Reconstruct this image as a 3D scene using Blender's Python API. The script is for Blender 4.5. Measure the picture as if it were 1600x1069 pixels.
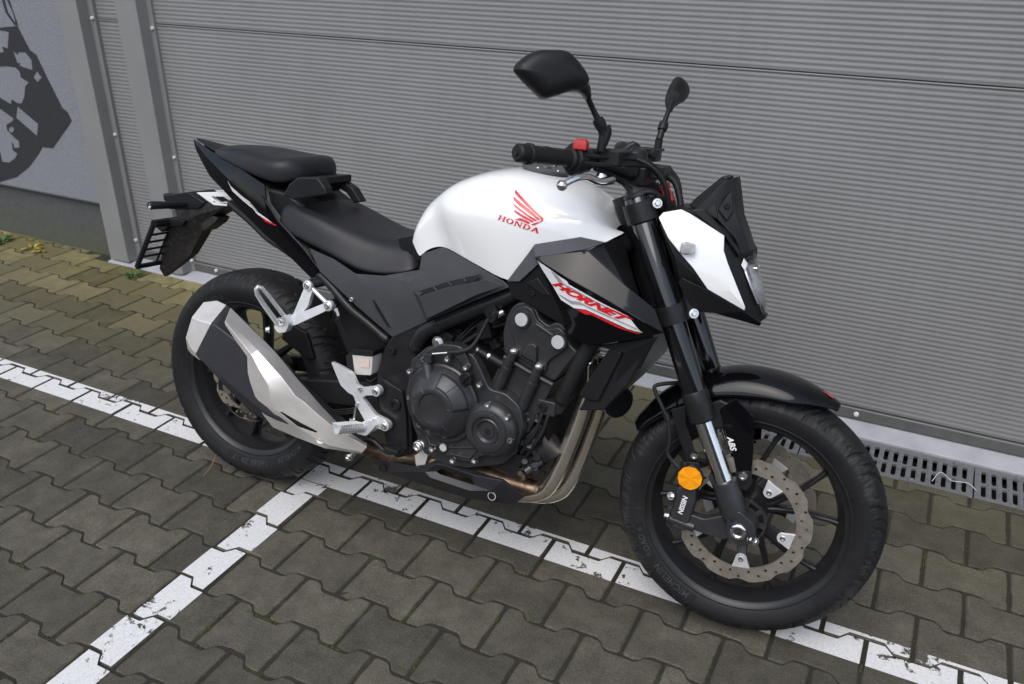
import bpy, bmesh, math, random
import numpy as np
from mathutils import Vector, Matrix
from mathutils.geometry import tessellate_polygon
from mathutils.bvhtree import BVHTree
random.seed(7)
rad = math.radians
sc = bpy.context.scene
col = sc.collection
for o in list(bpy.data.objects): bpy.data.objects.remove(o)

# ------------------------------------------------------------------ camera
cam_d = bpy.data.cameras.new('camera'); cam = bpy.data.objects.new('camera', cam_d); col.objects.link(cam)
sc.camera = cam
cam_d.sensor_width = 36.0; cam_d.lens = 30.493
cam_d.clip_start = 0.05; cam_d.clip_end = 2000
cam.matrix_world = Matrix(((0.892675, -0.201929, 0.402935, 1.536222),
                           (0.450684, 0.391957, -0.802031, -1.088364),
                           (0.004020, 0.897549, 0.440897, 1.519469),
                           (0, 0, 0, 1)))
cam_d.dof.use_dof = True; cam_d.dof.focus_distance = 2.15; cam_d.dof.aperture_fstop = 5.6

# ------------------------------------------------------------------ sky, sun, exposure (overcast daylight)
SUN_EL, SUN_AZ = 56.0, 180.0            # azimuth measured from +Y clockwise
world = bpy.data.worlds.new('World'); sc.world = world; world.use_nodes = True
nt = world.node_tree; nt.nodes.clear()
wo = nt.nodes.new('ShaderNodeOutputWorld'); bg = nt.nodes.new('ShaderNodeBackground')
sky = nt.nodes.new('ShaderNodeTexSky'); sky.sky_type = 'NISHITA'; sky.sun_disc = False
sky.sun_elevation = rad(SUN_EL); sky.sun_rotation = rad(SUN_AZ)
sky.air_density = 1.0; sky.dust_density = 2.0; sky.ozone_density = 1.0
hs = nt.nodes.new('ShaderNodeHueSaturation'); hs.inputs['Saturation'].default_value = 0.62
nt.links.new(sky.outputs[0], hs.inputs['Color']); nt.links.new(hs.outputs[0], bg.inputs['Color'])
bg.inputs['Strength'].default_value = 0.15
nt.links.new(bg.outputs[0], wo.inputs['Surface'])
sun_d = bpy.data.lights.new('sun', 'SUN'); sun = bpy.data.objects.new('sun', sun_d); col.objects.link(sun)
sun_d.energy = 1.1; sun_d.angle = rad(50); sun_d.color = (1.0, 0.985, 0.965)
az = rad(SUN_AZ); sdir = Vector((math.sin(az)*math.cos(rad(SUN_EL)), math.cos(az)*math.cos(rad(SUN_EL)), math.sin(rad(SUN_EL))))
sun.rotation_euler = sdir.to_track_quat('Z', 'Y').to_euler()
sun.location = (3, -6, 8)
vs = sc.view_settings; vs.view_transform = 'Standard'; vs.look = 'None'; vs.gamma = 1; vs.use_curve_mapping = False
vs.exposure = 0.56
sc.render.engine = 'CYCLES'

# ------------------------------------------------------------------ materials
def newmat(name):
    m = bpy.data.materials.new(name); m.use_nodes = True
    return m, m.node_tree, m.node_tree.nodes['Principled BSDF']
def ramp(nt_, fac, stops):
    r = nt_.nodes.new('ShaderNodeValToRGB'); e = r.color_ramp.elements
    while len(e) > 1: e.remove(e[-1])
    e[0].position = stops[0][0]; e[0].color = (*stops[0][1], 1) if len(stops[0][1]) == 3 else stops[0][1]
    for p_, c_ in stops[1:]:
        k = e.new(p_); k.color = (*c_, 1) if len(c_) == 3 else c_
    nt_.links.new(fac, r.inputs[0]); return r.outputs[0]
def noise(nt_, scale, detail=4, rough=0.55, vec=None, dist=0):
    n = nt_.nodes.new('ShaderNodeTexNoise'); n.inputs['Scale'].default_value = scale
    n.inputs['Detail'].default_value = detail; n.inputs['Roughness'].default_value = rough; n.inputs['Distortion'].default_value = dist
    if vec is not None: nt_.links.new(vec, n.inputs['Vector'])
    return n.outputs['Fac']
def coords(nt_, kind='Object'):
    return nt_.nodes.new('ShaderNodeTexCoord').outputs[kind]
def geo_pos(nt_): return nt_.nodes.new('ShaderNodeNewGeometry').outputs['Position']
def math_(nt_, op, a, b=None, clamp=False):
    n = nt_.nodes.new('ShaderNodeMath'); n.operation = op; n.use_clamp = clamp
    for i, v in enumerate((a, b)):
        if v is None: continue
        if hasattr(v, 'links'): nt_.links.new(v, n.inputs[i])
        else: n.inputs[i].default_value = v
    return n.outputs[0]
def mix(nt_, fac, a, b, mode='MIX'):
    n = nt_.nodes.new('ShaderNodeMix'); n.data_type = 'RGBA'; n.blend_type = mode
    for i, v in ((0, fac), (6, a), (7, b)):
        if hasattr(v, 'links'): nt_.links.new(v, n.inputs[i])
        else: n.inputs[i].default_value = v if i == 0 else (*v, 1)
    return n.outputs[2]
def bump(nt_, b, height, strength, dist):
    n = nt_.nodes.new('ShaderNodeBump'); n.inputs['Strength'].default_value = strength; n.inputs['Distance'].default_value = dist
    nt_.links.new(height, n.inputs['Height']); nt_.links.new(n.outputs[0], b.inputs['Normal'])
def simple(name, color, rough=0.5, metal=0.0, coat=0.0, var=0.15, vscale=30, grain=0.0, gscale=600, gdist=0.0004, spec=None, rvar=0.1):
    """plain surface with slight colour and gloss variation and an optional fine grain"""
    m, t, b = newmat(name)
    c = coords(t)
    n = noise(t, vscale, 5, 0.6, c)
    lo = tuple(max(0, x*(1-var)) for x in color); hi = tuple(min(1, x*(1+var)) for x in color)
    t.links.new(ramp(t, n, [(0.3, lo), (0.7, hi)]), b.inputs['Base Color'])
    n2 = noise(t, vscale*2.3, 4, 0.6, c)
    rr = t.nodes.new('ShaderNodeMapRange'); rr.inputs[1].default_value = 0.3; rr.inputs[2].default_value = 0.7
    rr.inputs[3].default_value = max(0.02, rough*(1-rvar)); rr.inputs[4].default_value = min(1, rough*(1+rvar)); t.links.new(n2, rr.inputs[0])
    t.links.new(rr.outputs[0], b.inputs['Roughness'])
    b.inputs['Metallic'].default_value = metal
    b.inputs['Coat Weight'].default_value = coat; b.inputs['Coat Roughness'].default_value = 0.04
    b.inputs['Specular IOR Level'].default_value = spec if spec is not None else (0.30 if max(color) < 0.06 and not coat else 0.5)
    if grain:
        bump(t, b, noise(t, gscale, 3, 0.6, c), grain, gdist)
    return m
MT = {}
MT['white_paint'] = simple('white_paint', (0.80, 0.80, 0.79), 0.16, coat=0.9, var=0.02, vscale=6)
MT['black_gloss'] = simple('black_gloss', (0.003, 0.003, 0.004), 0.06, coat=0.0, var=0.1, vscale=6, rvar=.2)
MT['plastic'] = simple('plastic_matte', (0.0095, 0.0095, 0.0105), 0.42, var=0.12, grain=0.25, gscale=900, gdist=0.0003)
MT['fork'] = simple('fork_black', (0.006, 0.006, 0.007), 0.12, coat=0.5, var=0.1)
MT['plastic_grey'] = simple('plastic_grey', (0.046, 0.047, 0.050), 0.42, var=0.08, grain=0.25, gscale=900, gdist=0.0003)
MT['guard'] = simple('guard_black', (0.020, 0.020, 0.023), 0.36, var=0.1, grain=0.15, spec=0.5)
MT['vinyl'] = simple('seat_vinyl', (0.015, 0.015, 0.0175), 0.40, var=0.15, vscale=14, grain=0.35, gscale=420, gdist=0.0006)
MT['frame'] = simple('frame_black', (0.014, 0.014, 0.015), 0.34, var=0.2, grain=0.12, gscale=500)
MT['engine'] = simple('engine_black', (0.030, 0.030, 0.032), 0.32, metal=0.1, var=0.2, grain=0.3, gscale=420, gdist=0.0005, spec=0.5)
MT['engine_shade'] = simple('recess_shade', (0.004, 0.004, 0.004), 0.7, var=0.3)  # near-black: the deep shadow in gaps and openings is put into this colour
MT['alu'] = simple('satin_aluminium', (0.74, 0.74, 0.74), 0.38, metal=0.55, var=0.08, vscale=40, grain=0.1, gscale=800)
MT['bolt'] = simple('zinc_bolt', (0.66, 0.66, 0.64), 0.26, metal=1.0, var=0.15, vscale=120)
MT['chrome'] = simple('chrome', (0.75, 0.75, 0.75), 0.10, metal=1.0, var=0.05)
MT['muffler_metal'] = simple('brushed_steel', (0.84, 0.80, 0.755), 0.42, metal=0.65, var=0.06, vscale=25, grain=0.08, gscale=700)
MT['muffler_black'] = simple('muffler_black', (0.034, 0.034, 0.039), 0.40, var=0.1, grain=0.1)
MT['disc'] = simple('brake_disc_steel', (0.44, 0.39, 0.33), 0.32, metal=0.75, var=0.2, vscale=60)
MT['rubber_part'] = simple('rubber_part', (0.012, 0.012, 0.012), 0.55, var=0.2)
MT['red'] = simple('red_plastic', (0.55, 0.018, 0.015), 0.35, var=0.08)
MT['red_print'] = simple('red_print', (0.62, 0.012, 0.018), 0.28, coat=0.5, var=0.04)
MT['white_print'] = simple('white_print', (0.74, 0.74, 0.74), 0.28, coat=0.5, var=0.03)
MT['grey_print'] = simple('grey_print', (0.30, 0.30, 0.31), 0.28, coat=0.5, var=0.03)
MT['silver_grey'] = simple('silver_grey_plastic', (0.085, 0.085, 0.09), 0.42, metal=0.2, var=0.08, grain=0.1)
MT['reservoir'] = simple('brake_fluid_reservoir', (0.52, 0.50, 0.46), 0.3, var=0.06, vscale=50)
MT['paper'] = simple('paper_label', (0.60, 0.48, 0.40), 0.6, var=0.1, vscale=200)
def header_mat():
    m, t, b = newmat('header_steel')
    c = geo_pos(t); n = noise(t, 9, 4, 0.6, c); n2 = noise(t, 60, 4, 0.6, c)
    sp = t.nodes.new('ShaderNodeSeparateXYZ'); t.links.new(c, sp.inputs[0])
    colr = ramp(t, n, [(0.25, (0.80, 0.66, 0.50)), (0.5, (0.90, 0.84, 0.75)), (0.72, (0.93, 0.90, 0.85))])
    t.links.new(mix(t, math_(t, 'MULTIPLY', n2, 0.10), colr, (0.50, 0.38, 0.26)), b.inputs['Base Color'])
    b.inputs['Metallic'].default_value = 0.95; b.inputs['Roughness'].default_value = 0.15
    return m
MT['header'] = header_mat()
def burnt_mat():
    m, t, b = newmat('heat_tinted_steel')
    c = geo_pos(t); n = noise(t, 22, 5, 0.65, c)
    t.links.new(ramp(t, n, [(0.25, (0.05, 0.035, 0.028)), (0.45, (0.15, 0.10, 0.07)), (0.62, (0.32, 0.24, 0.17)), (0.8, (0.13, 0.09, 0.08))]), b.inputs['Base Color'])
    b.inputs['Metallic'].default_value = 0.9; b.inputs['Roughness'].default_value = 0.42
    bump(t, b, noise(t, 200, 4, 0.6, c), 0.2, 0.0006)
    return m
MT['burnt'] = burnt_mat()
def tyre_mat():
    m, t, b = newmat('tyre_rubber')
    c = coords(t); n = noise(t, 26, 6, 0.65, c); n2 = noise(t, 140, 4, 0.6, c)
    at = t.nodes.new('ShaderNodeAttribute'); at.attribute_name = 'tread'
    spx = t.nodes.new('ShaderNodeSeparateXYZ'); t.links.new(at.outputs['Vector'], spx.inputs[0])
    base = ramp(t, n, [(0.3, (0.007, 0.007, 0.0075)), (0.7, (0.013, 0.013, 0.0135))])
    # dusty scuffs, streaked
    mp = t.nodes.new('ShaderNodeMapping'); mp.inputs['Scale'].default_value = (150, 26, 1); mp.inputs['Rotation'].default_value = (0, 0, 0.5); t.links.new(at.outputs['Vector'], mp.inputs[0])
    big = noise(t, 7, 3, 0.5, c)
    n3 = math_(t, 'MULTIPLY', noise(t, 1.0, 6, 0.7, mp.outputs[0]), math_(t, 'ADD', big, 0.45))
    band_ = ramp(t, math_(t, 'ABSOLUTE', spx.outputs[1]), [(0.030, (0.0,)*3), (0.048, (1.0,)*3), (0.066, (1.0,)*3), (0.080, (0.15,)*3)])
    n3 = math_(t, 'MULTIPLY', n3, math_(t, 'ADD', math_(t, 'MULTIPLY', band_, 0.45), 0.78))
    t.links.new(mix(t, ramp(t, n3, [(0.50, (0, 0, 0)), (0.80, (0.36, 0.36, 0.36))]), base, (0.11, 0.108, 0.104)), b.inputs['Base Color'])
    b.inputs['Roughness'].default_value = 0.60; b.inputs['Specular IOR Level'].default_value = 0.3
    bump(t, b, n2, 0.25, 0.0008)
    return m
MT['tyre'] = tyre_mat()
MT['tyre_letter'] = simple('tyre_lettering', (0.034, 0.034, 0.034), 0.6, var=0.2)
MT['tyre_band'] = simple('tyre_band', (0.009, 0.009, 0.009), 0.75, var=0.2)
MT['rim'] = simple('rim_satin_black', (0.018, 0.018, 0.019), 0.32, metal=0.1, spec=0.35, var=0.15)
def plate_dirt():
    m, t, b = newmat('dusty_plastic')
    c = coords(t); n = noise(t, 90, 6, 0.7, c)
    t.links.new(ramp(t, n, [(0.45, (0.012, 0.012, 0.012)), (0.62, (0.035, 0.028, 0.022)), (0.75, (0.13, 0.10, 0.07))]), b.inputs['Base Color'])
    b.inputs['Roughness'].default_value = 0.55; bump(t, b, n, 0.3, 0.001)
    return m
MT['dusty'] = plate_dirt()
def amber():
    m, t, b = newmat('amber_reflector'); c = coords(t)
    v = t.nodes.new('ShaderNodeTexVoronoi'); v.inputs['Scale'].default_value = 420; t.links.new(c, v.inputs['Vector'])
    t.links.new(ramp(t, v.outputs['Distance'], [(0.0, (1.0, 0.42, 0.012)), (0.8, (0.80, 0.26, 0.0))]), b.inputs['Base Color'])
    b.inputs['Roughness'].default_value = 0.16; b.inputs['Coat Weight'].default_value = 1
    b.inputs['Emission Color'].default_value = (0, 0, 0, 1)
    return m
MT['amber'] = amber()
def clear(name, colr, rough=0.03, trans=1.0):
    m, t, b = newmat(name); b.inputs['Base Color'].default_value = (*colr, 1)
    b.inputs['Transmission Weight'].default_value = trans; b.inputs['Roughness'].default_value = rough; b.inputs['IOR'].default_value = 1.4
    n = noise(t, 300, 2, 0.5, coords(t)); bump(t, b, n, 0.02, 0.0002)
    return m
MT['lens'] = clear('headlight_lens', (0.9, 0.92, 0.95))
MT['smoke_lens'] = clear('indicator_lens', (0.80, 0.80, 0.82), 0.08)
MT['indicator'] = clear('indicator_clear', (0.62, 0.62, 0.63), 0.12, 0.45)
MT['mirror'] = simple('mirror_glass', (0.8, 0.8, 0.8), 0.03, metal=1, var=0.01)
MT['screen'] = simple('display_glass', (0.008, 0.008, 0.010), 0.08, coat=1, var=0.1)

# setting materials
def paver_mat():
    m, t, b = newmat('paving_concrete')
    pos = geo_pos(t); oi = t.nodes.new('ShaderNodeObjectInfo')
    big = noise(t, 3.2, 4, 0.6, pos); mid = noise(t, 14, 7, 0.72, pos); fine = noise(t, 230, 6, 0.80, pos)
    base = ramp(t, mid, [(0.25, (0.044, 0.040, 0.029)), (0.5, (0.076, 0.069, 0.052)), (0.75, (0.114, 0.105, 0.080))])
    base = mix(t, ramp(t, fine, [(0.34, (0.75,)*3), (0.50, (0, 0, 0))]), base, (0.022, 0.019, 0.015))
    base = mix(t, ramp(t, fine, [(0.56, (0, 0, 0)), (0.70, (0.8,)*3)]), base, (0.20, 0.18, 0.14))
    # each stone a little different
    rnd = t.nodes.new('ShaderNodeMapRange'); rnd.inputs[3].default_value = 0.70; rnd.inputs[4].default_value = 1.28
    t.links.new(oi.outputs['Random'], rnd.inputs[0])
    hsv = t.nodes.new('ShaderNodeHueSaturation'); t.links.new(base, hsv.inputs['Color']); t.links.new(rnd.outputs[0], hsv.inputs['Value'])
    # pale lime bloom and algae growing near the building
    sp = t.nodes.new('ShaderNodeSeparateXYZ'); t.links.new(pos, sp.inputs[0])
    near = t.nodes.new('ShaderNodeMapRange'); near.inputs[1].default_value = 0.75; near.inputs[2].default_value = 1.55; t.links.new(sp.outputs[1], near.inputs[0])
    left = t.nodes.new('ShaderNodeMapRange'); left.inputs[1].default_value = 1.2; left.inputs[2].default_value = -1.0
    left.inputs[3].default_value = 0.25; t.links.new(sp.outputs[0], left.inputs[0])
    alg = math_(t, 'MULTIPLY', math_(t, 'MULTIPLY', near.outputs[0], left.outputs[0]), math_(t, 'ADD', big, 0.35), True)
    tint = mix(t, oi.outputs['Random'], (0.075, 0.066, 0.018), (0.30, 0.255, 0.115))
    moss = mix(t, ramp(t, mid, [(0.35, (0, 0, 0)), (0.65, (1, 1, 1))]), tint, (0.13, 0.115, 0.045))
    pale = mix(t, alg, hsv.outputs[0], moss)
    t.links.new(pale, b.inputs['Base Color'])
    b.inputs['Roughness'].default_value = 0.82; b.inputs['Specular IOR Level'].default_value = 0.35
    h = mix(t, 0.5, mid, fine)
    bump(t, b, h, 0.75, 0.0030)
    return m
MT['paver'] = paver_mat()
def joint_mat():
    m, t, b = newmat('joint_soil'); pos = geo_pos(t)
    n = noise(t, 14, 6, 0.7, pos); f = noise(t, 240, 5, 0.7, pos)
    base = ramp(t, f, [(0.3, (0.013, 0.011, 0.007)), (0.6, (0.032, 0.028, 0.018)), (0.8, (0.085, 0.074, 0.052))])
    t.links.new(mix(t, ramp(t, n, [(0.52, (0, 0, 0)), (0.68, (0.8,)*3)]), base, (0.045, 0.055, 0.012)), b.inputs['Base Color'])
    b.inputs['Roughness'].default_value = 0.95; bump(t, b, f, 0.9, 0.006)
    return m
MT['joint'] = joint_mat()
def line_mat():
    m, t, b = newmat('worn_line_paint'); pos = geo_pos(t)
    n = noise(t, 26, 8, 0.74, pos, 0.4); f = noise(t, 200, 4, 0.65, pos); patch = noise(t, 5.0, 4, 0.6, pos)
    t.links.new(ramp(t, f, [(0.25, (0.50, 0.49, 0.47)), (0.6, (0.66, 0.66, 0.66))]), b.inputs['Base Color'])
    s = math_(t, 'ADD', math_(t, 'MULTIPLY', n, 0.85), math_(t, 'MULTIPLY', patch, 0.55))
    chip = ramp(t, s, [(0.795, (1, 1, 1)), (0.815, (0, 0, 0))])
    spk = ramp(t, f, [(0.23, (0, 0, 0)), (0.26, (1, 1, 1))])
    al = math_(t, 'MULTIPLY', chip, spk)
    t.links.new(al, b.inputs['Alpha']); b.inputs['Roughness'].default_value = 0.6
    bump(t, b, n, 0.3, 0.001)
    return m
MT['line'] = line_mat()
def door_mat():
    m, t, b = newmat('door_panel_paint'); pos = geo_pos(t)
    n = noise(t, 1.6, 4, 0.6, pos); f = noise(t, 60, 5, 0.7, pos)
    mp = t.nodes.new('ShaderNodeMapping'); mp.inputs['Scale'].default_value = (9, 1, 0.5); t.links.new(pos, mp.inputs[0])
    streak = noise(t, 2.5, 5, 0.65, mp.outputs[0])
    base = ramp(t, n, [(0.3, (0.200, 0.199, 0.197)), (0.7, (0.226, 0.226, 0.224))])
    base = mix(t, ramp(t, streak, [(0.5, (0, 0, 0)), (0.8, (0.30,)*3)]), base, (0.160, 0.158, 0.150))
    spk = ramp(t, noise(t, 25, 8, 0.8, pos), [(0.70, (0, 0, 0)), (0.76, (0.4,)*3)])
    t.links.new(mix(t, spk, base, (0.30, 0.30, 0.29)), b.inputs['Base Color'])
    b.inputs['Roughness'].default_value = 0.45; b.inputs['Metallic'].default_value = 0.0
    bump(t, b, mix(t, 0.12, noise(t, 2.2, 3, 0.5, pos), f), 0.35, 0.012)
    return m
MT['door'] = door_mat()
MT['post'] = simple('frame_paint_grey', (0.225, 0.224, 0.22), 0.42, var=0.06, vscale=5, grain=0.05, gscale=200)
def sill_mat():
    m, t, b = newmat('sill_aluminium'); pos = geo_pos(t)
    n = noise(t, 12, 6, 0.7, pos); f = noise(t, 90, 6, 0.75, pos)
    base = ramp(t, n, [(0.3, (0.30, 0.305, 0.325)), (0.7, (0.40, 0.405, 0.43))])
    t.links.new(mix(t, ramp(t, f, [(0.60, (0, 0, 0)), (0.75, (0.6,)*3)]), base, (0.22, 0.21, 0.18)), b.inputs['Base Color'])
    b.inputs['Roughness'].default_value = 0.5; bump(t, b, f, 0.15, 0.001)
    return m
MT['sill'] = sill_mat()
def seal_mat():
    m, t, b = newmat('door_seal'); pos = geo_pos(t)
    n = noise(t, 30, 6, 0.7, pos)
    t.links.new(ramp(t, n, [(0.3, (0.075, 0.075, 0.07)), (0.7, (0.105, 0.105, 0.098))]), b.inputs['Base Color'])
    b.inputs['Roughness'].default_value = 0.6; return m
MT['seal'] = seal_mat()
def stucco_mat():
    m, t, b = newmat('grey_stucco'); pos = geo_pos(t)
    n = noise(t, 120, 5, 0.7, pos); l = noise(t, 2.5, 4, 0.6, pos)
    base = ramp(t, n, [(0.3, (0.175, 0.182, 0.20)), (0.7, (0.255, 0.262, 0.285))])
    t.links.new(mix(t, math_(t, 'MULTIPLY', l, 0.25), base, (0.18, 0.185, 0.20)), b.inputs['Base Color'])
    b.inputs['Roughness'].default_value = 0.9; bump(t, b, n, 0.9, 0.004); return m
MT['stucco'] = stucco_mat()
def mural_mat():
    m, t, b = newmat('mural_black_paint'); pos = geo_pos(t); n = noise(t, 120, 5, 0.7, pos)
    t.links.new(ramp(t, n, [(0.3, (0.017, 0.018, 0.021)), (0.7, (0.028, 0.029, 0.033))]), b.inputs['Base Color'])
    b.inputs['Roughness'].default_value = 0.85; bump(t, b, n, 0.9, 0.004); return m
MT['mural'] = mural_mat()
def plinth_mat():
    m, t, b = newmat('plinth_render'); pos = geo_pos(t)
    n = noise(t, 40, 6, 0.7, pos); l = noise(t, 4, 4, 0.6, pos)
    sp = t.nodes.new('ShaderNodeSeparateXYZ'); t.links.new(pos, sp.inputs[0])
    lowm = t.nodes.new('ShaderNodeMapRange'); lowm.inputs[1].default_value = 0.16; lowm.inputs[2].default_value = 0.0; t.links.new(sp.outputs[2], lowm.inputs[0])
    base = ramp(t, n, [(0.3, (0.062, 0.063, 0.062)), (0.7, (0.085, 0.086, 0.084))])
    t.links.new(mix(t, math_(t, 'MULTIPLY', lowm.outputs[0], l, True), base, (0.075, 0.085, 0.035)), b.inputs['Base Color'])
    b.inputs['Roughness'].default_value = 0.85; bump(t, b, n, 0.5, 0.002); return m
MT['plinth'] = plinth_mat()
def drain_mat():
    m, t, b = newmat('drain_grate_grey'); pos = geo_pos(t); n = noise(t, 45, 6, 0.7, pos)
    t.links.new(ramp(t, n, [(0.35, (0.10, 0.105, 0.115)), (0.58, (0.14, 0.145, 0.15)), (0.72, (0.15, 0.145, 0.07))]), b.inputs['Base Color'])
    b.inputs['Roughness'].default_value = 0.55; bump(t, b, n, 0.3, 0.0015); return m
MT['drain'] = drain_mat()
MT['pit'] = simple('drain_pit', (0.012, 0.008, 0.007), 0.9, var=0.4)
MT['rivet'] = simple('rivet_white', (0.62, 0.62, 0.60), 0.35, var=0.08)
MT['asphalt'] = simple('far_asphalt', (0.055, 0.053, 0.050), 0.9, var=0.3, vscale=3)
MT['facade'] = simple('facade_render', (0.11, 0.10, 0.09), 0.85, var=0.12, vscale=1.5)
MT['leaf_green'] = simple('weed_green', (0.06, 0.13, 0.02), 0.6, var=0.3, vscale=40)
MT['leaf_yellow'] = simple('leaf_yellow', (0.42, 0.34, 0.03), 0.6, var=0.2, vscale=40)
MT['moss'] = simple('moss', (0.050, 0.056, 0.014), 0.9, var=0.5, vscale=60, grain=0.6, gscale=900, gdist=0.001)
MT['twig'] = simple('dry_stalk', (0.20, 0.12, 0.06), 0.7, var=0.2, vscale=40)
MT['thread'] = simple('plastic_thread', (0.55, 0.55, 0.56), 0.4, var=0.1)

# ------------------------------------------------------------------ mesh helpers
def V3(p): return Vector(p)
def mk(name, VF, mat, parent=None, smooth=35, bevel=0, seg=2, sub=0, solid=0, M=None, recalc=True, soff=0, wn=True):
    V, F_ = VF
    me = bpy.data.meshes.new(name)
    V = [Vector(v) for v in V]
    if M is not None: V = [M @ v for v in V]
    me.from_pydata([tuple(v) for v in V], [], [tuple(f) for f in F_])
    if recalc:
        bm = bmesh.new(); bm.from_mesh(me)
        bmesh.ops.remove_doubles(bm, verts=bm.verts, dist=1e-6)
        bmesh.ops.recalc_face_normals(bm, faces=bm.faces); bm.to_mesh(me); bm.free()
    me.update()
    if smooth:
        me.shade_smooth()
        if smooth < 180: me.set_sharp_from_angle(angle=rad(smooth))
    me.materials.append(MT[mat] if isinstance(mat, str) else mat)
    o = bpy.data.objects.new(name, me); col.objects.link(o)
    if parent is not None: o.parent = parent
    if solid:
        s = o.modifiers.new('solid', 'SOLIDIFY'); s.thickness = solid; s.offset = soff
    if sub:
        s = o.modifiers.new('sub', 'SUBSURF'); s.levels = sub; s.render_levels = sub
    if bevel:
        b = o.modifiers.new('bevel', 'BEVEL'); b.width = bevel; b.segments = seg; b.limit_method = 'ANGLE'; b.angle_limit = rad(28)
        b.harden_normals = bool(smooth)
    return o
def join(*parts):
    V, F_ = [], []
    for v, f in parts:
        n = len(V); V += list(v); F_ += [tuple(i+n for i in q) for q in f]
    return V, F_
def box(c, s, rot=None):
    cx, cy, cz = c; a, b, d = s[0]/2, s[1]/2, s[2]/2
    V = [(-a,-b,-d),(a,-b,-d),(a,b,-d),(-a,b,-d),(-a,-b,d),(a,-b,d),(a,b,d),(-a,b,d)]
    if rot is not None: V = [tuple(rot @ Vector(v)) for v in V]
    V = [(v[0]+cx, v[1]+cy, v[2]+cz) for v in V]
    return V, [(0,3,2,1),(4,5,6,7),(0,1,5,4),(1,2,6,5),(2,3,7,6),(3,0,4,7)]
def frame_of(d):
    d = Vector(d).normalized(); a = Vector((0,0,1)) if abs(d.z) < 0.9 else Vector((1,0,0))
    u = d.cross(a).normalized(); return d, u, d.cross(u)
def lathe(prof, origin, axis, n=32, cap=True):
    """prof: list of (radius, height along axis)"""
    d, u, w = frame_of(axis); o = Vector(origin); V, F_ = [], []
    for r, h in prof:
        for k in range(n):
            a = 2*math.pi*k/n; V.append(o + d*h + (u*math.cos(a) + w*math.sin(a))*max(r, 1e-5))
    for i in range(len(prof)-1):
        for k in range(n):
            k2 = (k+1) % n; F_.append((i*n+k, i*n+k2, (i+1)*n+k2, (i+1)*n+k))
    if cap:
        F_.append(tuple(range(n))[::-1]); m = (len(prof)-1)*n; F_.append(tuple(range(m, m+n)))
    return [tuple(v) for v in V], F_
def cyl(p0, p1, r0, r1=None, n=20, cap=True):
    p0, p1 = Vector(p0), Vector(p1); r1 = r0 if r1 is None else r1
    return lathe([(r0, 0), (r1, (p1-p0).length)], p0, p1-p0, n, cap)
def spline(pts, res=6, closed=False):
    P = [Vector(p) for p in pts]; out = []
    n = len(P); rng = n if closed else n-1
    for i in range(rng):
        p1, p2 = P[i % n], P[(i+1) % n]
        p0 = P[i-1] if (i > 0 or closed) else p1*2-p2
        p3 = P[(i+2) % n] if (i+2 < n or closed) else p2*2-p1
        for k in range(res):
            t = k/res
            out.append(0.5*((2*p1)+(p2-p0)*t+(2*p0-5*p1+4*p2-p3)*t*t+(3*p1-p0-3*p2+p3)*t*t*t))
    if not closed: out.append(P[-1])
    return out
def tube(pts, r, n=12, res=6, cap=True, sp=True, radii=None):
    Pp = spline(pts, res) if sp and len(pts) > 2 else [Vector(p) for p in pts]
    V, F_ = [], []; m = len(Pp)
    t0 = (Pp[1]-Pp[0]).normalized(); d, u, w = frame_of(t0)
    for i, p in enumerate(Pp):
        t = (Pp[min(i+1, m-1)]-Pp[max(i-1, 0)]).normalized()
        u = (u - t*u.dot(t)).normalized(); w = t.cross(u)
        if radii is None: rr = r
        else:
            f = i/(m-1)*(len(radii)-1); k = min(int(f), len(radii)-2); rr = radii[k]+(radii[k+1]-radii[k])*(f-k)
        for k in range(n):
            a = 2*math.pi*k/n; V.append(tuple(p + (u*math.cos(a)+w*math.sin(a))*rr))
    for i in range(m-1):
        for k in range(n):
            k2 = (k+1) % n; F_.append((i*n+k, i*n+k2, (i+1)*n+k2, (i+1)*n+k))
    if cap: F_.append(tuple(range(n))[::-1]); F_.append(tuple(range((m-1)*n, m*n)))
    return V, F_
def grid(rows, closed=False):
    V, F_ = [], []; n = len(rows[0])
    for r in rows: V += [tuple(p) for p in r]
    for i in range(len(rows)-1):
        for k in range(n if closed else n-1):
            k2 = (k+1) % n; F_.append((i*n+k, i*n+k2, (i+1)*n+k2, (i+1)*n+k))
    return V, F_
def loft(rings):
    """closed rings, capped at both ends"""
    V, F_ = grid(rings, True); n = len(rings[0]); m = (len(rings)-1)*n
    F_ = list(F_)+[tuple(range(n))[::-1], tuple(range(m, m+n))]
    return V, F_
def mir(VF):
    V, F_ = VF; return [(v[0], -v[1], v[2]) for v in V], [tuple(f)[::-1] for f in F_]
def sym(VF): return join(VF, mir(VF))
def plate(pts, dy):
    """polygon in side view given as 3-D points, extruded along y by dy"""
    n = len(pts); V = [tuple(p) for p in pts]+[(p[0], p[1]+dy, p[2]) for p in pts]
    F_ = [tuple(range(n)), tuple(range(n, 2*n))[::-1]]+[(i, n+i, n+(i+1) % n, (i+1) % n) for i in range(n)]
    return V, F_
def plate_holes(outer, holes, dy):
    loops = [[Vector((p[0], p[2], 0)) for p in outer]]+[[Vector((p[0], p[2], 0)) for p in h] for h in holes]
    pts = list(outer); [pts.extend(h) for h in holes]
    tri = tessellate_polygon(loops); n = len(pts)
    V = [tuple(p) for p in pts]+[(p[0], p[1]+dy, p[2]) for p in pts]
    F_ = [tuple(t) for t in tri]+[tuple(i+n for i in t)[::-1] for t in tri]
    s = 0
    for lp in [outer]+list(holes):
        k = len(lp)
        for i in range(k): F_.append((s+i, n+s+i, n+s+(i+1) % k, s+(i+1) % k))
        s += k
    return V, F_
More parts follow.
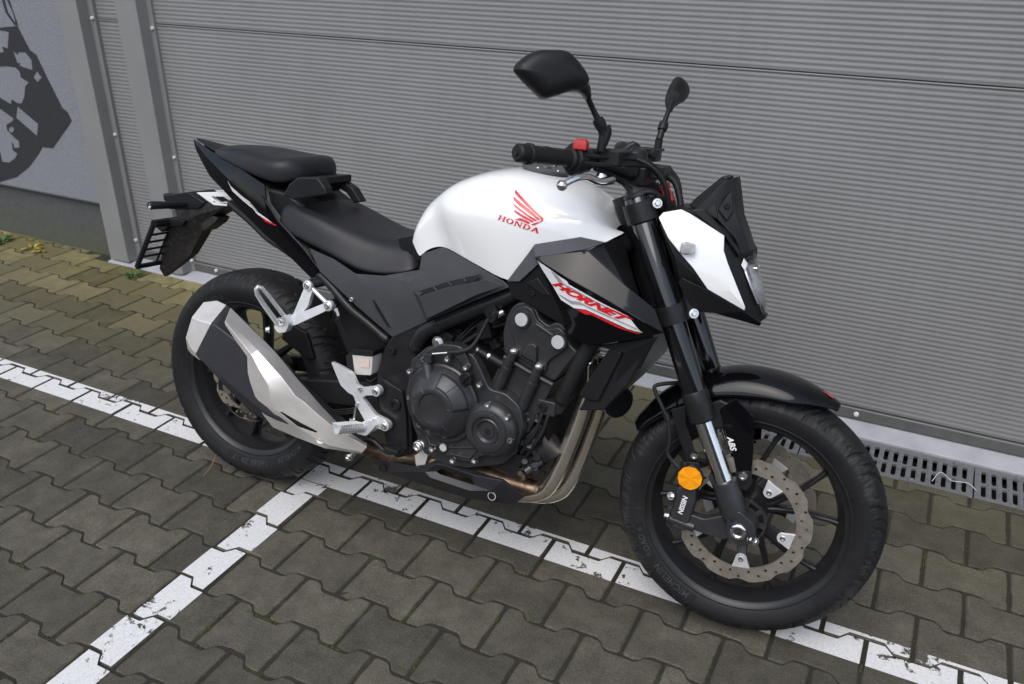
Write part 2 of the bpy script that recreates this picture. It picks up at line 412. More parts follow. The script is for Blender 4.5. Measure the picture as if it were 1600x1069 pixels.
def rounded(pts, r, n=4):
    """round the corners of a closed polyline of 3-D points"""
    out = []; m = len(pts)
    for i in range(m):
        p, a, b = Vector(pts[i]), Vector(pts[i-1]), Vector(pts[(i+1) % m])
        da, db = (a-p), (b-p); ra = min(r, da.length*0.45, db.length*0.45)
        s, e = p+da.normalized()*ra, p+db.normalized()*ra
        for k in range(n+1):
            t = k/n; out.append(tuple(s*(1-t)**2+p*2*t*(1-t)+e*t*t))
    return out
def hexbolt(c, axis, r=0.006, h=0.005, name='bolt', parent=None, M=None, mat='bolt'):
    d = Vector(axis).normalized(); c = Vector(c)
    g = join(lathe([(r*1.5, 0), (r*1.5, h*0.25)], c, d, 16), lathe([(r, h*0.25), (r, h*0.85), (r*0.8, h)], c, d, 6))
    return mk(name, g, mat, parent, smooth=30, M=M)
def capbolt(c, axis, r=0.0062, h=0.006, name='bolt', parent=None, M=None, mat='bolt'):
    d = Vector(axis).normalized(); c = Vector(c)
    g = lathe([(r*1.05, -0.004), (r*1.05, h*0.55), (r*0.85, h), (r*0.5, h), (r*0.42, h*0.45), (0, h*0.45)], c, d, 14)
    return mk(name, g, mat, parent, smooth=40, M=M)
def text_mesh(s, size, shear=0.0, bold=0.0, extr=0.0, spacing=1.0):
    cu = bpy.data.curves.new('t', 'FONT'); cu.body = s; cu.size = size; cu.shear = shear; cu.offset = bold; cu.extrude = extr
    cu.space_character = spacing; cu.align_x = 'CENTER'; cu.align_y = 'CENTER'; cu.resolution_u = 4
    o = bpy.data.objects.new('t', cu); col.objects.link(o)
    dg = bpy.context.evaluated_depsgraph_get(); me = o.evaluated_get(dg).to_mesh()
    V = [tuple(v.co) for v in me.vertices]; F_ = [tuple(p.vertices) for p in me.polygons]
    o.evaluated_get(dg).to_mesh_clear(); bpy.data.objects.remove(o); bpy.data.curves.remove(cu)
    return V, F_
def tag(o, label=None, cat=None, group=None, kind=None):
    for k, v in (('label', label), ('category', cat), ('group', group), ('kind', kind)):
        if v: o[k] = v
    return o
def cellcut(VF, cell=0.004):
    """cut flat side-view faces (x,z) along a fine grid so that they can follow a curved body"""
    V, F_ = [], []
    for f in VF[1]:
        pl = [(VF[0][i][0], VF[0][i][2]) for i in f]
        xs = [p[0] for p in pl]; zs = [p[1] for p in pl]
        for i in range(math.floor(min(xs)/cell), math.floor(max(xs)/cell)+1):
            st = clip_poly(pl, [(-1, 0, -i*cell), (1, 0, (i+1)*cell)])
            if len(st) < 3: continue
            z0, z1 = min(p[1] for p in st), max(p[1] for p in st)
            for j in range(math.floor(z0/cell), math.floor(z1/cell)+1):
                c = clip_poly(st, [(0, -1, -j*cell), (0, 1, (j+1)*cell)])
                if len(c) < 3: continue
                b = len(V); V += [(p[0], 0, p[1]) for p in c]; F_.append(tuple(range(b, b+len(c))))
    return V, F_
def tess(outer, holes=()):
    loops = [[Vector((p[0], p[2], 0)) for p in outer]]+[[Vector((p[0], p[2], 0)) for p in h] for h in holes]
    pts = [tuple(p) for p in outer]
    for h in holes: pts += [tuple(p) for p in h]
    return pts, [tuple(t) for t in tessellate_polygon(loops)]
def clip_poly(poly, inside):
    """Sutherland-Hodgman with a list of half planes (a,b,c): a*x+b*y<=c"""
    for a, b, c in inside:
        out = []; n = len(poly)
        for i in range(n):
            p, q = poly[i], poly[(i+1) % n]; dp, dq = a*p[0]+b*p[1]-c, a*q[0]+b*q[1]-c
            if dp <= 0: out.append(p)
            if (dp < 0 < dq) or (dq < 0 < dp):
                t = dp/(dp-dq); out.append((p[0]+(q[0]-p[0])*t, p[1]+(q[1]-p[1])*t))
        poly = out
        if len(poly) < 3: return []
    return poly

# ------------------------------------------------------------------ ground
gv, gf = [], []
for x0, x1, y0, y1 in ((-400, 400, -400, -4.02), (-400, 400, 1.80, 400), (-400, -4.6, -4.02, 1.80), (5.1, 400, -4.02, 1.80)):
    n = len(gv); gv += [(x0, y0, -0.006), (x1, y0, -0.006), (x1, y1, -0.006), (x0, y1, -0.006)]; gf.append((n, n+1, n+2, n+3))
ground = mk('ground', (gv, gf), 'asphalt', smooth=0)
tag(ground, kind='structure')
def bed(x0, x1, y0, y1, st=0.05):
    xs = np.linspace(x0, x1, max(2, int((x1-x0)/st))); ys = np.linspace(y0, y1, max(2, int((y1-y0)/st)))
    return grid([[(x, y, -0.0030+random.uniform(-.0020, .0018)) for x in xs] for y in ys])
pav = mk('pavement', join(bed(-4.6, 5.1, -4.02, 1.371), bed(-4.6, 0.81, 1.371, 1.80)), 'joint', smooth=180)
tag(pav, kind='structure')
PX, PY, PA, PG = 0.2, 0.14016, 0.0122, 0.0033
def paver_outline(g):
    h = PY/2
    q = g+0.0009
    t = [(-PX/2+q, h+PA-g), (-0.060+g*.3, h+PA-g), (-0.040+g*.3, h-PA-g), (0.040-g*.3, h-PA-g), (0.060-g*.3, h+PA-g), (PX/2-q, h+PA-g)]
    return t+[(x, -y) for x, y in reversed(t)]
def paver_mesh(poly_o, poly_i, name):
    """outer outline (sides) and inset outline (top face) -> stone with a worn chamfer"""
    n = len(poly_o)
    if len(poly_i) != n: poly_i = poly_o
    V = [(x, y, -0.03) for x, y in poly_o]+[(x, y, -0.0035) for x, y in poly_o]+[(x, y, 0.0) for x, y in poly_i]
    F_ = []
    for i in range(n):
        j = (i+1) % n; F_ += [(i, j, n+j, n+i), (n+i, n+j, 2*n+j, 2*n+i)]
    F_.append(tuple(range(2*n, 3*n)))
    me = bpy.data.meshes.new(name); me.from_pydata(V, [], F_); me.update(); me.materials.append(MT['paver']); return me
PO, PI_ = paver_outline(PG), paver_outline(PG+0.0035)
def worn(poly_o, poly_i, rng):
    """split the long edges and let them wander a little, as worn concrete edges do"""
    out, inn = [], []; n = len(poly_o)
    for i in range(n):
        (ax, ay), (bx, by) = poly_o[i], poly_o[(i+1) % n]; (cx_, cy_), (dx_, dy_) = poly_i[i], poly_i[(i+1) % n]
        k = max(1, int(math.hypot(bx-ax, by-ay)/0.018))
        for j in range(k):
            t_ = j/k; jx, jy = rng.gauss(0, .0004), rng.gauss(0, .0004); w = rng.uniform(-.0010, .0008) if rng.random() > .10 else .0024
            out.append((ax+(bx-ax)*t_+jx, ay+(by-ay)*t_+jy)); px_, py_ = cx_+(dx_-cx_)*t_, cy_+(dy_-cy_)*t_
            l_ = math.hypot(px_, py_); inn.append((px_*(1-w/l_)+jx*.5, py_*(1-w/l_)+jy*.5))
    return out, inn
def rnd2(poly): return [(p[0], p[1]) for p in rounded([(x, y, 0) for x, y in poly], 0.009, 3)]
variants = []
for k in range(9):
    o_, i_ = worn(rnd2(PO), rnd2(PI_), random.Random(40+k)); variants.append((o_, i_, paver_mesh(o_, i_, 'paving_stone')))
cmw = cam.matrix_world.inverted()
def in_view(x, y, m=0.12):
    p = cmw @ Vector((x, y, 0))
    if p.z > -0.2: return 0
    u = p.x/-p.z*30.493/18.0; v = p.y/-p.z*30.493/18.0*1.4967
    if abs(u) < 1+m and abs(v) < 1+m*1.5: return 1/(-p.z)
    return 0
SILL_Y, PLINTH_Y, DRAIN_X0, DRAIN_Y = 1.563, 1.634, 0.81, 1.371
stones = []
for j in range(-24, 13):
    for i in range(-24, 27):
        cx = (i+(0.5 if j % 2 == 0 else 0.0))*PX; cy = j*PY
        if cx < -4.4 or cx > 5: continue
        if cx < -2.1: lim = PLINTH_Y
        elif cx-0.1 < DRAIN_X0: lim = SILL_Y
        else: lim = DRAIN_Y
        if cy-PY/2-PA > lim-0.012: continue
        stones.append((in_view(cx, min(cy, lim)), cx, cy, lim))
stones.sort(key=lambda s: -s[0])
rest = []
line_src = []
for k, (vis, cx, cy, lim) in enumerate(stones):
    cut = cy+PY/2+PA > lim
    z = random.uniform(-0.0012, 0.0012); rx, ry = random.uniform(-.006, .006), random.uniform(-.006, .006)
    line_src.append((cx, cy, lim, z))
    if vis and k < 300:
        if cut:
            o_ = clip_poly([(x+cx, y+cy) for x, y in PO], [(0, 1, lim)]); i_ = clip_poly([(x+cx, y+cy) for x, y in PI_], [(0, 1, lim)])
            me = paver_mesh([(x-cx, y-cy) for x, y in o_], [(x-cx, y-cy) for x, y in i_], 'paving_stone')
        else: me = variants[random.randrange(9)][2]
        o = bpy.data.objects.new('paving_stone', me); col.objects.link(o); o.parent = pav
        o.location = (cx, cy, z); o.rotation_euler = (rx, ry, random.uniform(-.004, .004))
    else:
        o_ = clip_poly([(x+cx, y+cy) for x, y in PO], [(0, 1, lim)])
        if len(o_) >= 3: rest.append(o_)
V, F_ = [], []
for pl in rest:
    n = len(pl); b0 = len(V); V += [(x, y, -0.02) for x, y in pl]+[(x, y, 0) for x, y in pl]
    F_ += [(b0+i, b0+(i+1) % n, b0+n+(i+1) % n, b0+n+i) for i in range(n)]+[tuple(range(b0+n, b0+2*n))]
o = mk('paving_beyond', (V, F_), 'paver', pav, smooth=0, recalc=False); tag(o, kind='stuff')

# moss cushions growing in the joints
def moss_lumps():
    rng = random.Random(5); V, F_ = [], []
    while len(V) < 26*900:
        j = rng.randrange(-6, 11); i = rng.randrange(-12, 13); cx = (i+(0.5 if j % 2 == 0 else 0.0))*PX; cy = j*PY
        if not in_view(cx, cy, 0.02) or (cx > 0.7 and cy > 1.2): continue
        dens = 0.5+0.5*math.sin(cx*5.1+1.3*math.sin(cy*7))*math.cos(cy*6.3+cx*2)
        if rng.random() > dens**2.2+0.03+(0.25 if cy > 1.1 else 0): continue
        if rng.random() < 0.5: px_, py_, dx_, dy_ = cx-PX/2, cy+rng.uniform(-.08, .08), 0.0, 1.0
        else:
            px_ = cx+rng.choice((-1, 1))*rng.uniform(0.0, 0.039); py_ = cy+PY/2-PA; dx_, dy_ = 1.0, 0.0
        for q in range(rng.randrange(2, 9)):
            a = rng.uniform(-.022, .022); x, y = px_+dx_*a+rng.gauss(0, .0010), py_+dy_*a+rng.gauss(0, .0010)
            r, h = rng.uniform(.0016, .0036), rng.uniform(.0012, .0032); b = len(V)
            for ring, (rr, hh) in enumerate(((1.0, -0.2), (0.85, 0.55), (0.45, 0.92))):
                for k in range(6):
                    an = k*math.pi/3+ring*.5; V.append((x+r*rr*math.cos(an)*rng.uniform(.8, 1.2), y+r*rr*math.sin(an)*rng.uniform(.8, 1.2), -0.003+h*hh+.0015))
            V.append((x, y, -0.003+h+.0015))
            for ring in (0, 1):
                for k in range(6): F_.append((b+ring*6+k, b+ring*6+(k+1) % 6, b+ring*6+6+(k+1) % 6, b+ring*6+6+k))
            for k in range(6): F_.append((b+12+k, b+12+(k+1) % 6, b+18))
    return V, F_
moss_o = mk('joint_moss', moss_lumps(), 'moss', pav, smooth=60, recalc=False); tag(moss_o, kind='stuff')

# painted bay lines: the paint lies on the stones, the joints stay bare
def paint(name, x0, x1, y0, y1, slope=0.0, slopey=0.0):
    V, F_ = [], []
    IN = paver_outline(PG+0.002)
    for cx, cy, lim, z in line_src:
        if cx+0.12 < x0-0.1 or cx-0.12 > x1+0.1 or cy+0.1 < y0-0.15 or cy-0.1 > y1+0.15: continue
        pl = clip_poly([(x+cx, y+cy) for x, y in IN], [(1, -slopey, x1), (-1, slopey, -x0), (-slope, 1, y1), (slope, -1, -y0), (0, 1, lim)])
        if len(pl) < 3: continue
        loops = [[Vector((x, y, 0)) for x, y in pl]]
        try: tri = tessellate_polygon(loops)
        except Exception: continue
        b0 = len(V); V += [(x, y, z+0.0022) for x, y in pl]; F_ += [tuple(b0+i for i in t) for t in tri]
    o = mk(name, (V, F_), 'line', None, smooth=0, recalc=False); tag(o, kind='structure')
    for p in o.data.polygons:
        if p.normal.z < 0: p.flip()
    return o
paint('parking_line', -4.2, 4.8, 0.556, 0.658)
paint('bay_divider_line', -0.003, 0.103, -3.5, 0.553)

# ------------------------------------------------------------------ building wall
DOOR_Y = 1.650
wall = bpy.data.objects.new('building_wall', None); col.objects.link(wall); wall.location = (-3.2, 1.62, 0)
tag(wall, 'grey stucco building wall with dark plinth and black painted stencil, left of the roller door', 'wall')
def wmk(name, VF, mat, **k):
    V, F_ = VF
    return mk(name, ([(v[0]+3.2, v[1]-1.62, v[2]) for v in V], F_), mat, wall, **k)
wmk('stucco_face', box((-6.49, 1.715, 1.64), (9.0, 0.20, 2.73)), 'stucco', smooth=0, bevel=0.004)
wmk('plinth', box((-6.49, 1.735, 0.122), (9.0, 0.20, 0.306)), 'plinth', smooth=0)
wmk('drip_rail', box((-6.49, 1.621, 0.2755), (9.0, 0.022, 0.005)), 'seal', smooth=0)

# plain building across the yard behind the camera: only its mirror image shows, in the glossy paint
ob = bpy.data.objects.new('yard_building', None); col.objects.link(ob); ob.location = (4, -15, 0)
tag(ob, 'plain dark building across the yard, seen only mirrored in the glossy black fender', 'building')
OBX0, OBX1, OBH = -24.0, 26.0, 3.7
wall_holes, wins = [], []
for k in range(12):
    for z0 in (1.0,):
        x0 = OBX0+2.2+k*4.05; wall_holes.append([(x0, 0, z0), (x0+1.6, 0, z0), (x0+1.6, 0, z0+1.5), (x0, 0, z0+1.5)]); wins.append((x0, z0))
mk('facade', plate_holes([(OBX0, 0, 0), (OBX1, 0, 0), (OBX1, 0, OBH), (OBX0, 0, OBH)], wall_holes, -0.3), 'facade', ob, smooth=0)
mk('building_body', box(((OBX0+OBX1)/2, -5.2, OBH/2), (OBX1-OBX0, 9.6, OBH)), 'facade', ob, smooth=0)
mk('roof', box(((OBX0+OBX1)/2, -5.0, OBH+0.16), (OBX1-OBX0+0.6, 10.4, 0.3)), 'asphalt', ob, smooth=0)
for x0, z0 in wins:
    w_ = mk('window', box((x0+0.8, -0.22, z0+0.75), (1.6, 0.06, 1.5)), 'screen', ob, smooth=0)
    mk('window_frame', join(box((x0+0.8, -0.17, z0+0.75), (0.07, 0.05, 1.5)), box((x0+0.8, -0.17, z0+0.04), (1.6, 0.05, 0.08)), box((x0+0.8, -0.17, z0+1.46), (1.6, 0.05, 0.08)), box((x0+0.04, -0.17, z0+0.75), (0.08, 0.05, 1.34)), box((x0+1.56, -0.17, z0+0.75), (0.08, 0.05, 1.34))), 'post', w_, smooth=0)
MURAL_OUT = [(-2.5362, 1.613, 1.0488), (-2.4602, 1.613, 1.0489), (-2.4076, 1.613, 1.0556), (-2.3364, 1.613, 1.0632), (-2.2882, 1.613, 0.9612), (-2.2513, 1.613, 0.944), (-2.212, 1.613, 0.848), (-2.153, 1.613, 0.7156), (-2.1225, 1.613, 0.698), (-2.1078, 1.613, 0.6609), (-2.1369, 1.613, 0.6347), (-2.2864, 1.613, 0.513), (-2.3597, 1.613, 0.5109), (-2.3983, 1.613, 0.4742), (-2.499, 1.613, 0.3954), (-2.6168, 1.613, 0.3307), (-2.7582, 1.613, 0.2873), (-2.8508, 1.613, 0.2678)]
MURAL_HOLES = [[(-2.515, 1.613, 1.0382), (-2.4392, 1.613, 1.0384), (-2.4057, 1.613, 1.0338), (-2.4418, 1.613, 0.9594), (-2.4775, 1.613, 0.9651), (-2.4768, 1.613, 0.9412), (-2.559, 1.613, 0.9279)],
 [(-2.4096, 1.613, 0.9509), (-2.3778, 1.613, 0.9357), (-2.376, 1.613, 0.9477), (-2.3225, 1.613, 0.9512), (-2.2917, 1.613, 0.9175), (-2.3014, 1.613, 0.8732), (-2.3607, 1.613, 0.8809), (-2.3897, 1.613, 0.8868), (-2.3793, 1.613, 0.8981), (-2.398, 1.613, 0.8983)],
 [(-2.2704, 1.613, 0.8729), (-2.2605, 1.613, 0.8563), (-2.2473, 1.613, 0.8453), (-2.2856, 1.613, 0.8197), (-2.3086, 1.613, 0.8421)],
 [(-2.5824, 1.613, 0.8691), (-2.4756, 1.613, 0.8784), (-2.4187, 1.613, 0.8767), (-2.394, 1.613, 0.8584), (-2.3968, 1.613, 0.8339), (-2.3479, 1.613, 0.8131), (-2.3799, 1.613, 0.7942), (-2.405, 1.613, 0.7428), (-2.436, 1.613, 0.7106), (-2.4625, 1.613, 0.7083), (-2.5028, 1.613, 0.7215), (-2.5183, 1.613, 0.6991), (-2.5878, 1.613, 0.7228), (-2.634, 1.613, 0.74)],
 [(-2.4747, 1.613, 0.6931), (-2.3506, 1.613, 0.6217), (-2.3805, 1.613, 0.5614), (-2.5051, 1.613, 0.6366)],
 [(-2.6623, 1.613, 0.6689), (-2.6086, 1.613, 0.6696), (-2.5242, 1.613, 0.6304), (-2.539, 1.613, 0.6161), (-2.5917, 1.613, 0.5933), (-2.5952, 1.613, 0.5668), (-2.5427, 1.613, 0.5285), (-2.5255, 1.613, 0.5216), (-2.5336, 1.613, 0.4896), (-2.574, 1.613, 0.4807), (-2.5826, 1.613, 0.511), (-2.5915, 1.613, 0.4698), (-2.5635, 1.613, 0.4552), (-2.5863, 1.613, 0.4301), (-2.6453, 1.613, 0.4006), (-2.7009, 1.613, 0.3985), (-2.6967, 1.613, 0.4443), (-2.7545, 1.613, 0.4377)],
 [(-2.5407, 1.613, 0.5767), (-2.5542, 1.613, 0.5623), (-2.5744, 1.613, 0.5577), (-2.5863, 1.613, 0.5652), (-2.5792, 1.613, 0.5799), (-2.5602, 1.613, 0.5887), (-2.5434, 1.613, 0.587)]]
MURAL_LOOP = [(-2.3949, 1.613, 1.2159), (-2.4002, 1.613, 1.1707), (-2.3961, 1.613, 1.1176), (-2.3537, 1.613, 1.0661), (-2.3293, 1.613, 1.0657), (-2.3504, 1.613, 1.1727), (-2.3577, 1.613, 1.2172)]
MURAL_LOOP_HOLE = [(-2.3851, 1.613, 1.1938), (-2.3828, 1.613, 1.1714), (-2.3803, 1.613, 1.1199), (-2.3416, 1.613, 1.0727), (-2.3457, 1.613, 1.1199), (-2.365, 1.613, 1.1721), (-2.3687, 1.613, 1.1944)]
wmk('wall_stencil', plate_holes(MURAL_OUT, MURAL_HOLES, 0.0012), 'mural', smooth=0)
wmk('wall_stencil', plate_holes(MURAL_LOOP, [MURAL_LOOP_HOLE], 0.0012), 'mural', smooth=0)

# sectional door of horizontally ribbed sheet
door = bpy.data.objects.new('garage_door', None); col.objects.link(door); door.location = (0.5, DOOR_Y, 0)
tag(door, 'large grey sectional garage door of fine horizontal ribs behind the motorcycle', 'garage door')
def dmk(name, VF, mat, **k):
    V, F_ = VF
    return mk(name, ([(v[0]-0.5, v[1]-DOOR_Y, v[2]) for v in V], F_), mat, door, **k)
def ribbed(x0, x1, z0, z1, y, pitch=0.0162, depth=0.0019):
    prof = [(z0, 0.012), (z0, 0.0), (z0+0.002, -0.0006)]
    z = z0+0.003
    while z+pitch < z1-0.006:
        prof += [(z+pitch*0.08, -depth*0.15), (z+pitch*0.34, -depth), (z+pitch*0.50, -depth), (z+pitch*0.78, -depth*0.15), (z+pitch*0.97, 0.0)]
        z += pitch
    prof += [(z1-0.006, -0.0008), (z1-0.004, -0.0032), (z1-0.0008, -0.0036), (z1, -0.0028), (z1, 0.012)]
    return grid([[(x0, y+d, z_), (x1, y+d, z_)] for z_, d in prof])
seams = [0.062, 1.112, 2.160, 3.10]
for a, b_ in zip(seams[:-1], seams[1:]):
    dmk('door_panel', ribbed(-1.515, 4.5, a+0.0015, b_-0.0025, DOOR_Y), 'door', smooth=60, recalc=False)
dmk('door_backing', box((1.49, DOOR_Y+0.03, 1.58), (6.04, 0.03, 3.06)), 'seal', smooth=0)
dmk('rail_lip', box((1.49, DOOR_Y-0.0105, 0.0600), (6.0, 0.005, 0.002)), 'post', smooth=0)
dmk('bottom_rail', box((1.49, DOOR_Y-0.002, 0.041), (6.0, 0.022, 0.036)), 'seal', smooth=0, bevel=0.002)
for k, (x, z) in enumerate([(1.445, 0.043), (-1.36, 0.046), (-0.35, 0.043), (0.55, 0.043), (2.35, 0.043)]):
    dmk('rail_bolt', lathe([(0.0085, 0), (0.0085, 0.004), (0.006, 0.008), (0.0, 0.0085)], (x, DOOR_Y-0.013, z), (0, -1, 0), 14), 'rivet', smooth=50)

fr = bpy.data.objects.new('door_frame', None); col.objects.link(fr); fr.location = (-1.7, 1.6, 0)
tag(fr, 'grey sheet metal door frame of two tall posts with a narrow ribbed strip between', 'door frame')
def fmk(name, VF, mat, **k):
    V, F_ = VF
    return mk(name, ([(v[0]+1.7, v[1]-1.6, v[2]) for v in V], F_), mat, fr, **k)
ZP = 3.1
def prism(poly, z0, z1):
    n = len(poly); V = [(x, y, z0) for x, y in poly]+[(x, y, z1) for x, y in poly]
    return V, [tuple(range(n))[::-1], tuple(range(n, 2*n))]+[(i, (i+1) % n, n+(i+1) % n, n+i) for i in range(n)]
fmk('post', prism([(-1.988,1.575),(-1.866,1.575),(-1.864,1.630),(-1.842,1.634),(-1.842,1.655),(-1.988,1.655)], 0.016, ZP), 'post', smooth=0, bevel=0.002)
fmk('post', prism([(-1.632,1.572),(-1.540,1.572),(-1.516,1.578),(-1.514,1.632),(-1.496,1.636),(-1.496,1.655),(-1.655,1.655),(-1.655,1.636),(-1.634,1.632)], 0.016, ZP), 'post', smooth=0, bevel=0.002)
fmk('strip_panel', ribbed(-1.845, -1.652, 0.062, 1.113, DOOR_Y+0.002), 'door', smooth=60, recalc=False)
fmk('strip_panel', ribbed(-1.845, -1.652, 1.116, 3.0, DOOR_Y+0.002), 'door', smooth=60, recalc=False)
fmk('strip_backing', box((-1.75, DOOR_Y+0.03, 1.55), (0.22, 0.03, 3.06)), 'seal', smooth=0)
fmk('strip_foot', box((-1.75, DOOR_Y, 0.040), (0.19, 0.014, 0.044)), 'seal', smooth=0, bevel=0.002)
for x, z, y in [(-1.853,1.118,1.633),(-1.853,0.62,1.633),(-1.853,0.115,1.633),(-1.645,1.105,1.634),(-1.645,0.60,1.634),(-1.505,1.095,1.635),(-1.505,0.555,1.635),(-1.505,0.07,1.635),(-1.853,1.62,1.633),(-1.505,1.62,1.635)]:
    fmk('frame_bolt', lathe([(0.0085, 0), (0.0085, 0.005), (0.0055, 0.010), (0.0, 0.0105)], (x, y, z), (0, -1, 0), 12), 'rivet', smooth=50)

sill = mk('door_sill', ([(-2.0,1.564,-0.03),(4.5,1.564,-0.03),(4.5,1.66,-0.03),(-2.0,1.66,-0.03),(-2.0,1.564,0.004),(4.5,1.564,0.004),(4.5,1.66,0.021),(-2.0,1.66,0.021)], [(0,3,2,1),(4,5,6,7),(0,1,5,4),(1,2,6,5),(2,3,7,6),(3,0,4,7)]), 'sill', smooth=0, bevel=0.0025)
tag(sill, 'pale flat metal threshold strip along the foot of the garage door', 'threshold')

# linear drain in front of the door
for x0 in (0.81, 1.311, 1.812, 2.313):
    first = x0 == 1.311
    d = bpy.data.objects.new('drain_grate', None); col.objects.link(d); d.location = (x0, 1.372, 0)
    lab = {0.81: 'slotted grey drain grate glimpsed behind the front wheel spokes', 1.311: 'slotted grey drain grate by the door sill right of the front tyre with pale thread',
           1.812: 'slotted grey drain grate at the right edge of the picture, right of the grate gap', 2.313: 'slotted grey drain grate beyond the right picture edge'}[x0]
    if x0 > 2.3:
        bpy.data.objects.remove(d); continue
    tag(d, lab, 'drain grate', 'drain grates along the door sill')
    Lg, Wg = 0.497, 0.186
    outer = [(0, 0, 0), (Lg, 0, 0), (Lg, 0, Wg), (0, 0, Wg)]
    holes = []; n = 17; pit = (Lg-0.02)/n
    for k in range(n):
        cx = 0.010+pit*(k+0.5); hw = pit*0.235
        for r0, r1 in ((0.020, 0.085), (0.096, 0.164)):
            hp = []
            for (ax, ay, a0) in ((cx, r1-hw, 0), (cx, r0+hw, math.pi)):
                for q in range(6):
                    a = a0+math.pi*q/5; hp.append((ax+hw*math.cos(a), 0, ay+hw*math.sin(a)))
            holes.append(hp)
    V, F_ = plate_holes(outer, holes, 0.007)
    V = [(v[0], v[2], -0.002-v[1]) for v in V]
    mk('grate', (V, F_), 'drain', d, smooth=0, bevel=0)
    rb = []
    for k in range(n-1):
        cx = 0.010+pit*(k+1)
        for q in range(9):
            yy = 0.026+q*0.0165
            rb.append(box((cx, yy, -0.001), (pit*0.36, 0.006, 0.004), Matrix.Rotation(rad(28), 3, 'Z')))
    mk('grip_ridges', join(*rb), 'drain', d, smooth=0, bevel=0.001, seg=1)
    mk('channel', box((Lg/2, Wg/2, -0.090), (Lg, Wg-0.002, 0.10)), 'pit', d, smooth=0)
    for sy, cx in ((0.013, 0.33), (0.174, 0.12), (0.174, 0.45)):
        mk('clip', lathe([(0.011, -0.002), (0.011, 0.0012), (0.007, 0.002), (0.004, -0.001), (0, -0.001)], (cx, sy, 0), (0, 0, 1), 16), 'drain', d, smooth=30)
# loose bits
def weed(name, c, n, h, label, cat, mat='leaf_green', flat=0.6):
    V, F_ = [], []
    for k in range(n):
        a = random.uniform(0, 6.28); l = h*random.uniform(.6, 1.2); w = l*random.uniform(.16, .26)
        d = Vector((math.cos(a), math.sin(a), 0)); s = Vector((-d.y, d.x, 0)); b0 = Vector(c)+d*random.uniform(0, h*.3)
        p1 = b0+d*l*.5+Vector((0, 0, l*(1-flat)*.8)); p2 = b0+d*l+Vector((0, 0, l*(1-flat)*.6))
        q = len(V); V += [tuple(b0), tuple(p1+s*w), tuple(p2), tuple(p1-s*w)]; F_ += [(q, q+1, q+2, q+3)]
    o = mk(name, (V, F_), mat, None, smooth=60, recalc=False, solid=0.0006); tag(o, label, cat); return o
weed('weed', (-1.7371, 1.4905, 0.002), 16, 0.045, 'small green weed in the paving beside the post foot and sill', 'weed')
weed('weed', (-2.7111, 1.5148, 0.002), 12, 0.06, 'small green weed in the paving at the left picture edge', 'weed')
weed('fallen_leaf', (-2.4868, 1.5169, 0.004), 4, 0.05, 'yellow fallen leaf on mossy paving below the plinth, left of the pair', 'leaf', 'leaf_yellow', .8)
weed('fallen_leaf', (-2.4109, 1.5248, 0.004), 4, 0.045, 'yellow fallen leaf on mossy paving below the plinth, right of the pair', 'leaf', 'leaf_yellow', .8)
tw = mk('dry_stalk', tube([(-0.2624, 0.4283, 0.003), (-0.2609, 0.4619, 0.02), (-0.2686, 0.5018, 0.045)], 0.0014, 6, radii=[0.0008, 0.0015, 0.002]), 'twig'); tag(tw, 'thin dry brown stalk on the paving beside the rear tyre', 'stalk')
th = mk('pale_thread', tube([(1.696, 1.3967, 0.006), (1.7146, 1.4196, 0.03), (1.7486, 1.4242, 0.008), (1.7918, 1.4316, 0.008), (1.8172, 1.4076, 0.004)], 0.0011, 6), 'thread'); tag(th, 'bit of pale plastic thread lying on the drain grate', 'thread')

# ------------------------------------------------------------------ motorcycle
bike = bpy.data.objects.new('motorcycle', None); col.objects.link(bike)
bike.location = (-0.1177, 0.5304, 0.0054)
bike.rotation_euler = (Matrix.Rotation(0.013705, 3, 'Z') @ Matrix.Rotation(-0.176751, 3, 'X')).to_euler()
tag(bike, 'white and black naked motorcycle leaning on its stand beside the garage door', 'motorcycle')
# steering: the front assembly is turned slightly to the left about the steering axis
_ax = Vector((-math.sin(rad(25.5)), 0, math.cos(rad(25.5)))); _a0 = Vector((1.513, 0, 0))
FM = Matrix.Translation(_a0) @ Matrix.Rotation(0.073989, 4, _ax) @ Matrix.Translation(-_a0)
RIGHT = (0, -1, 0)

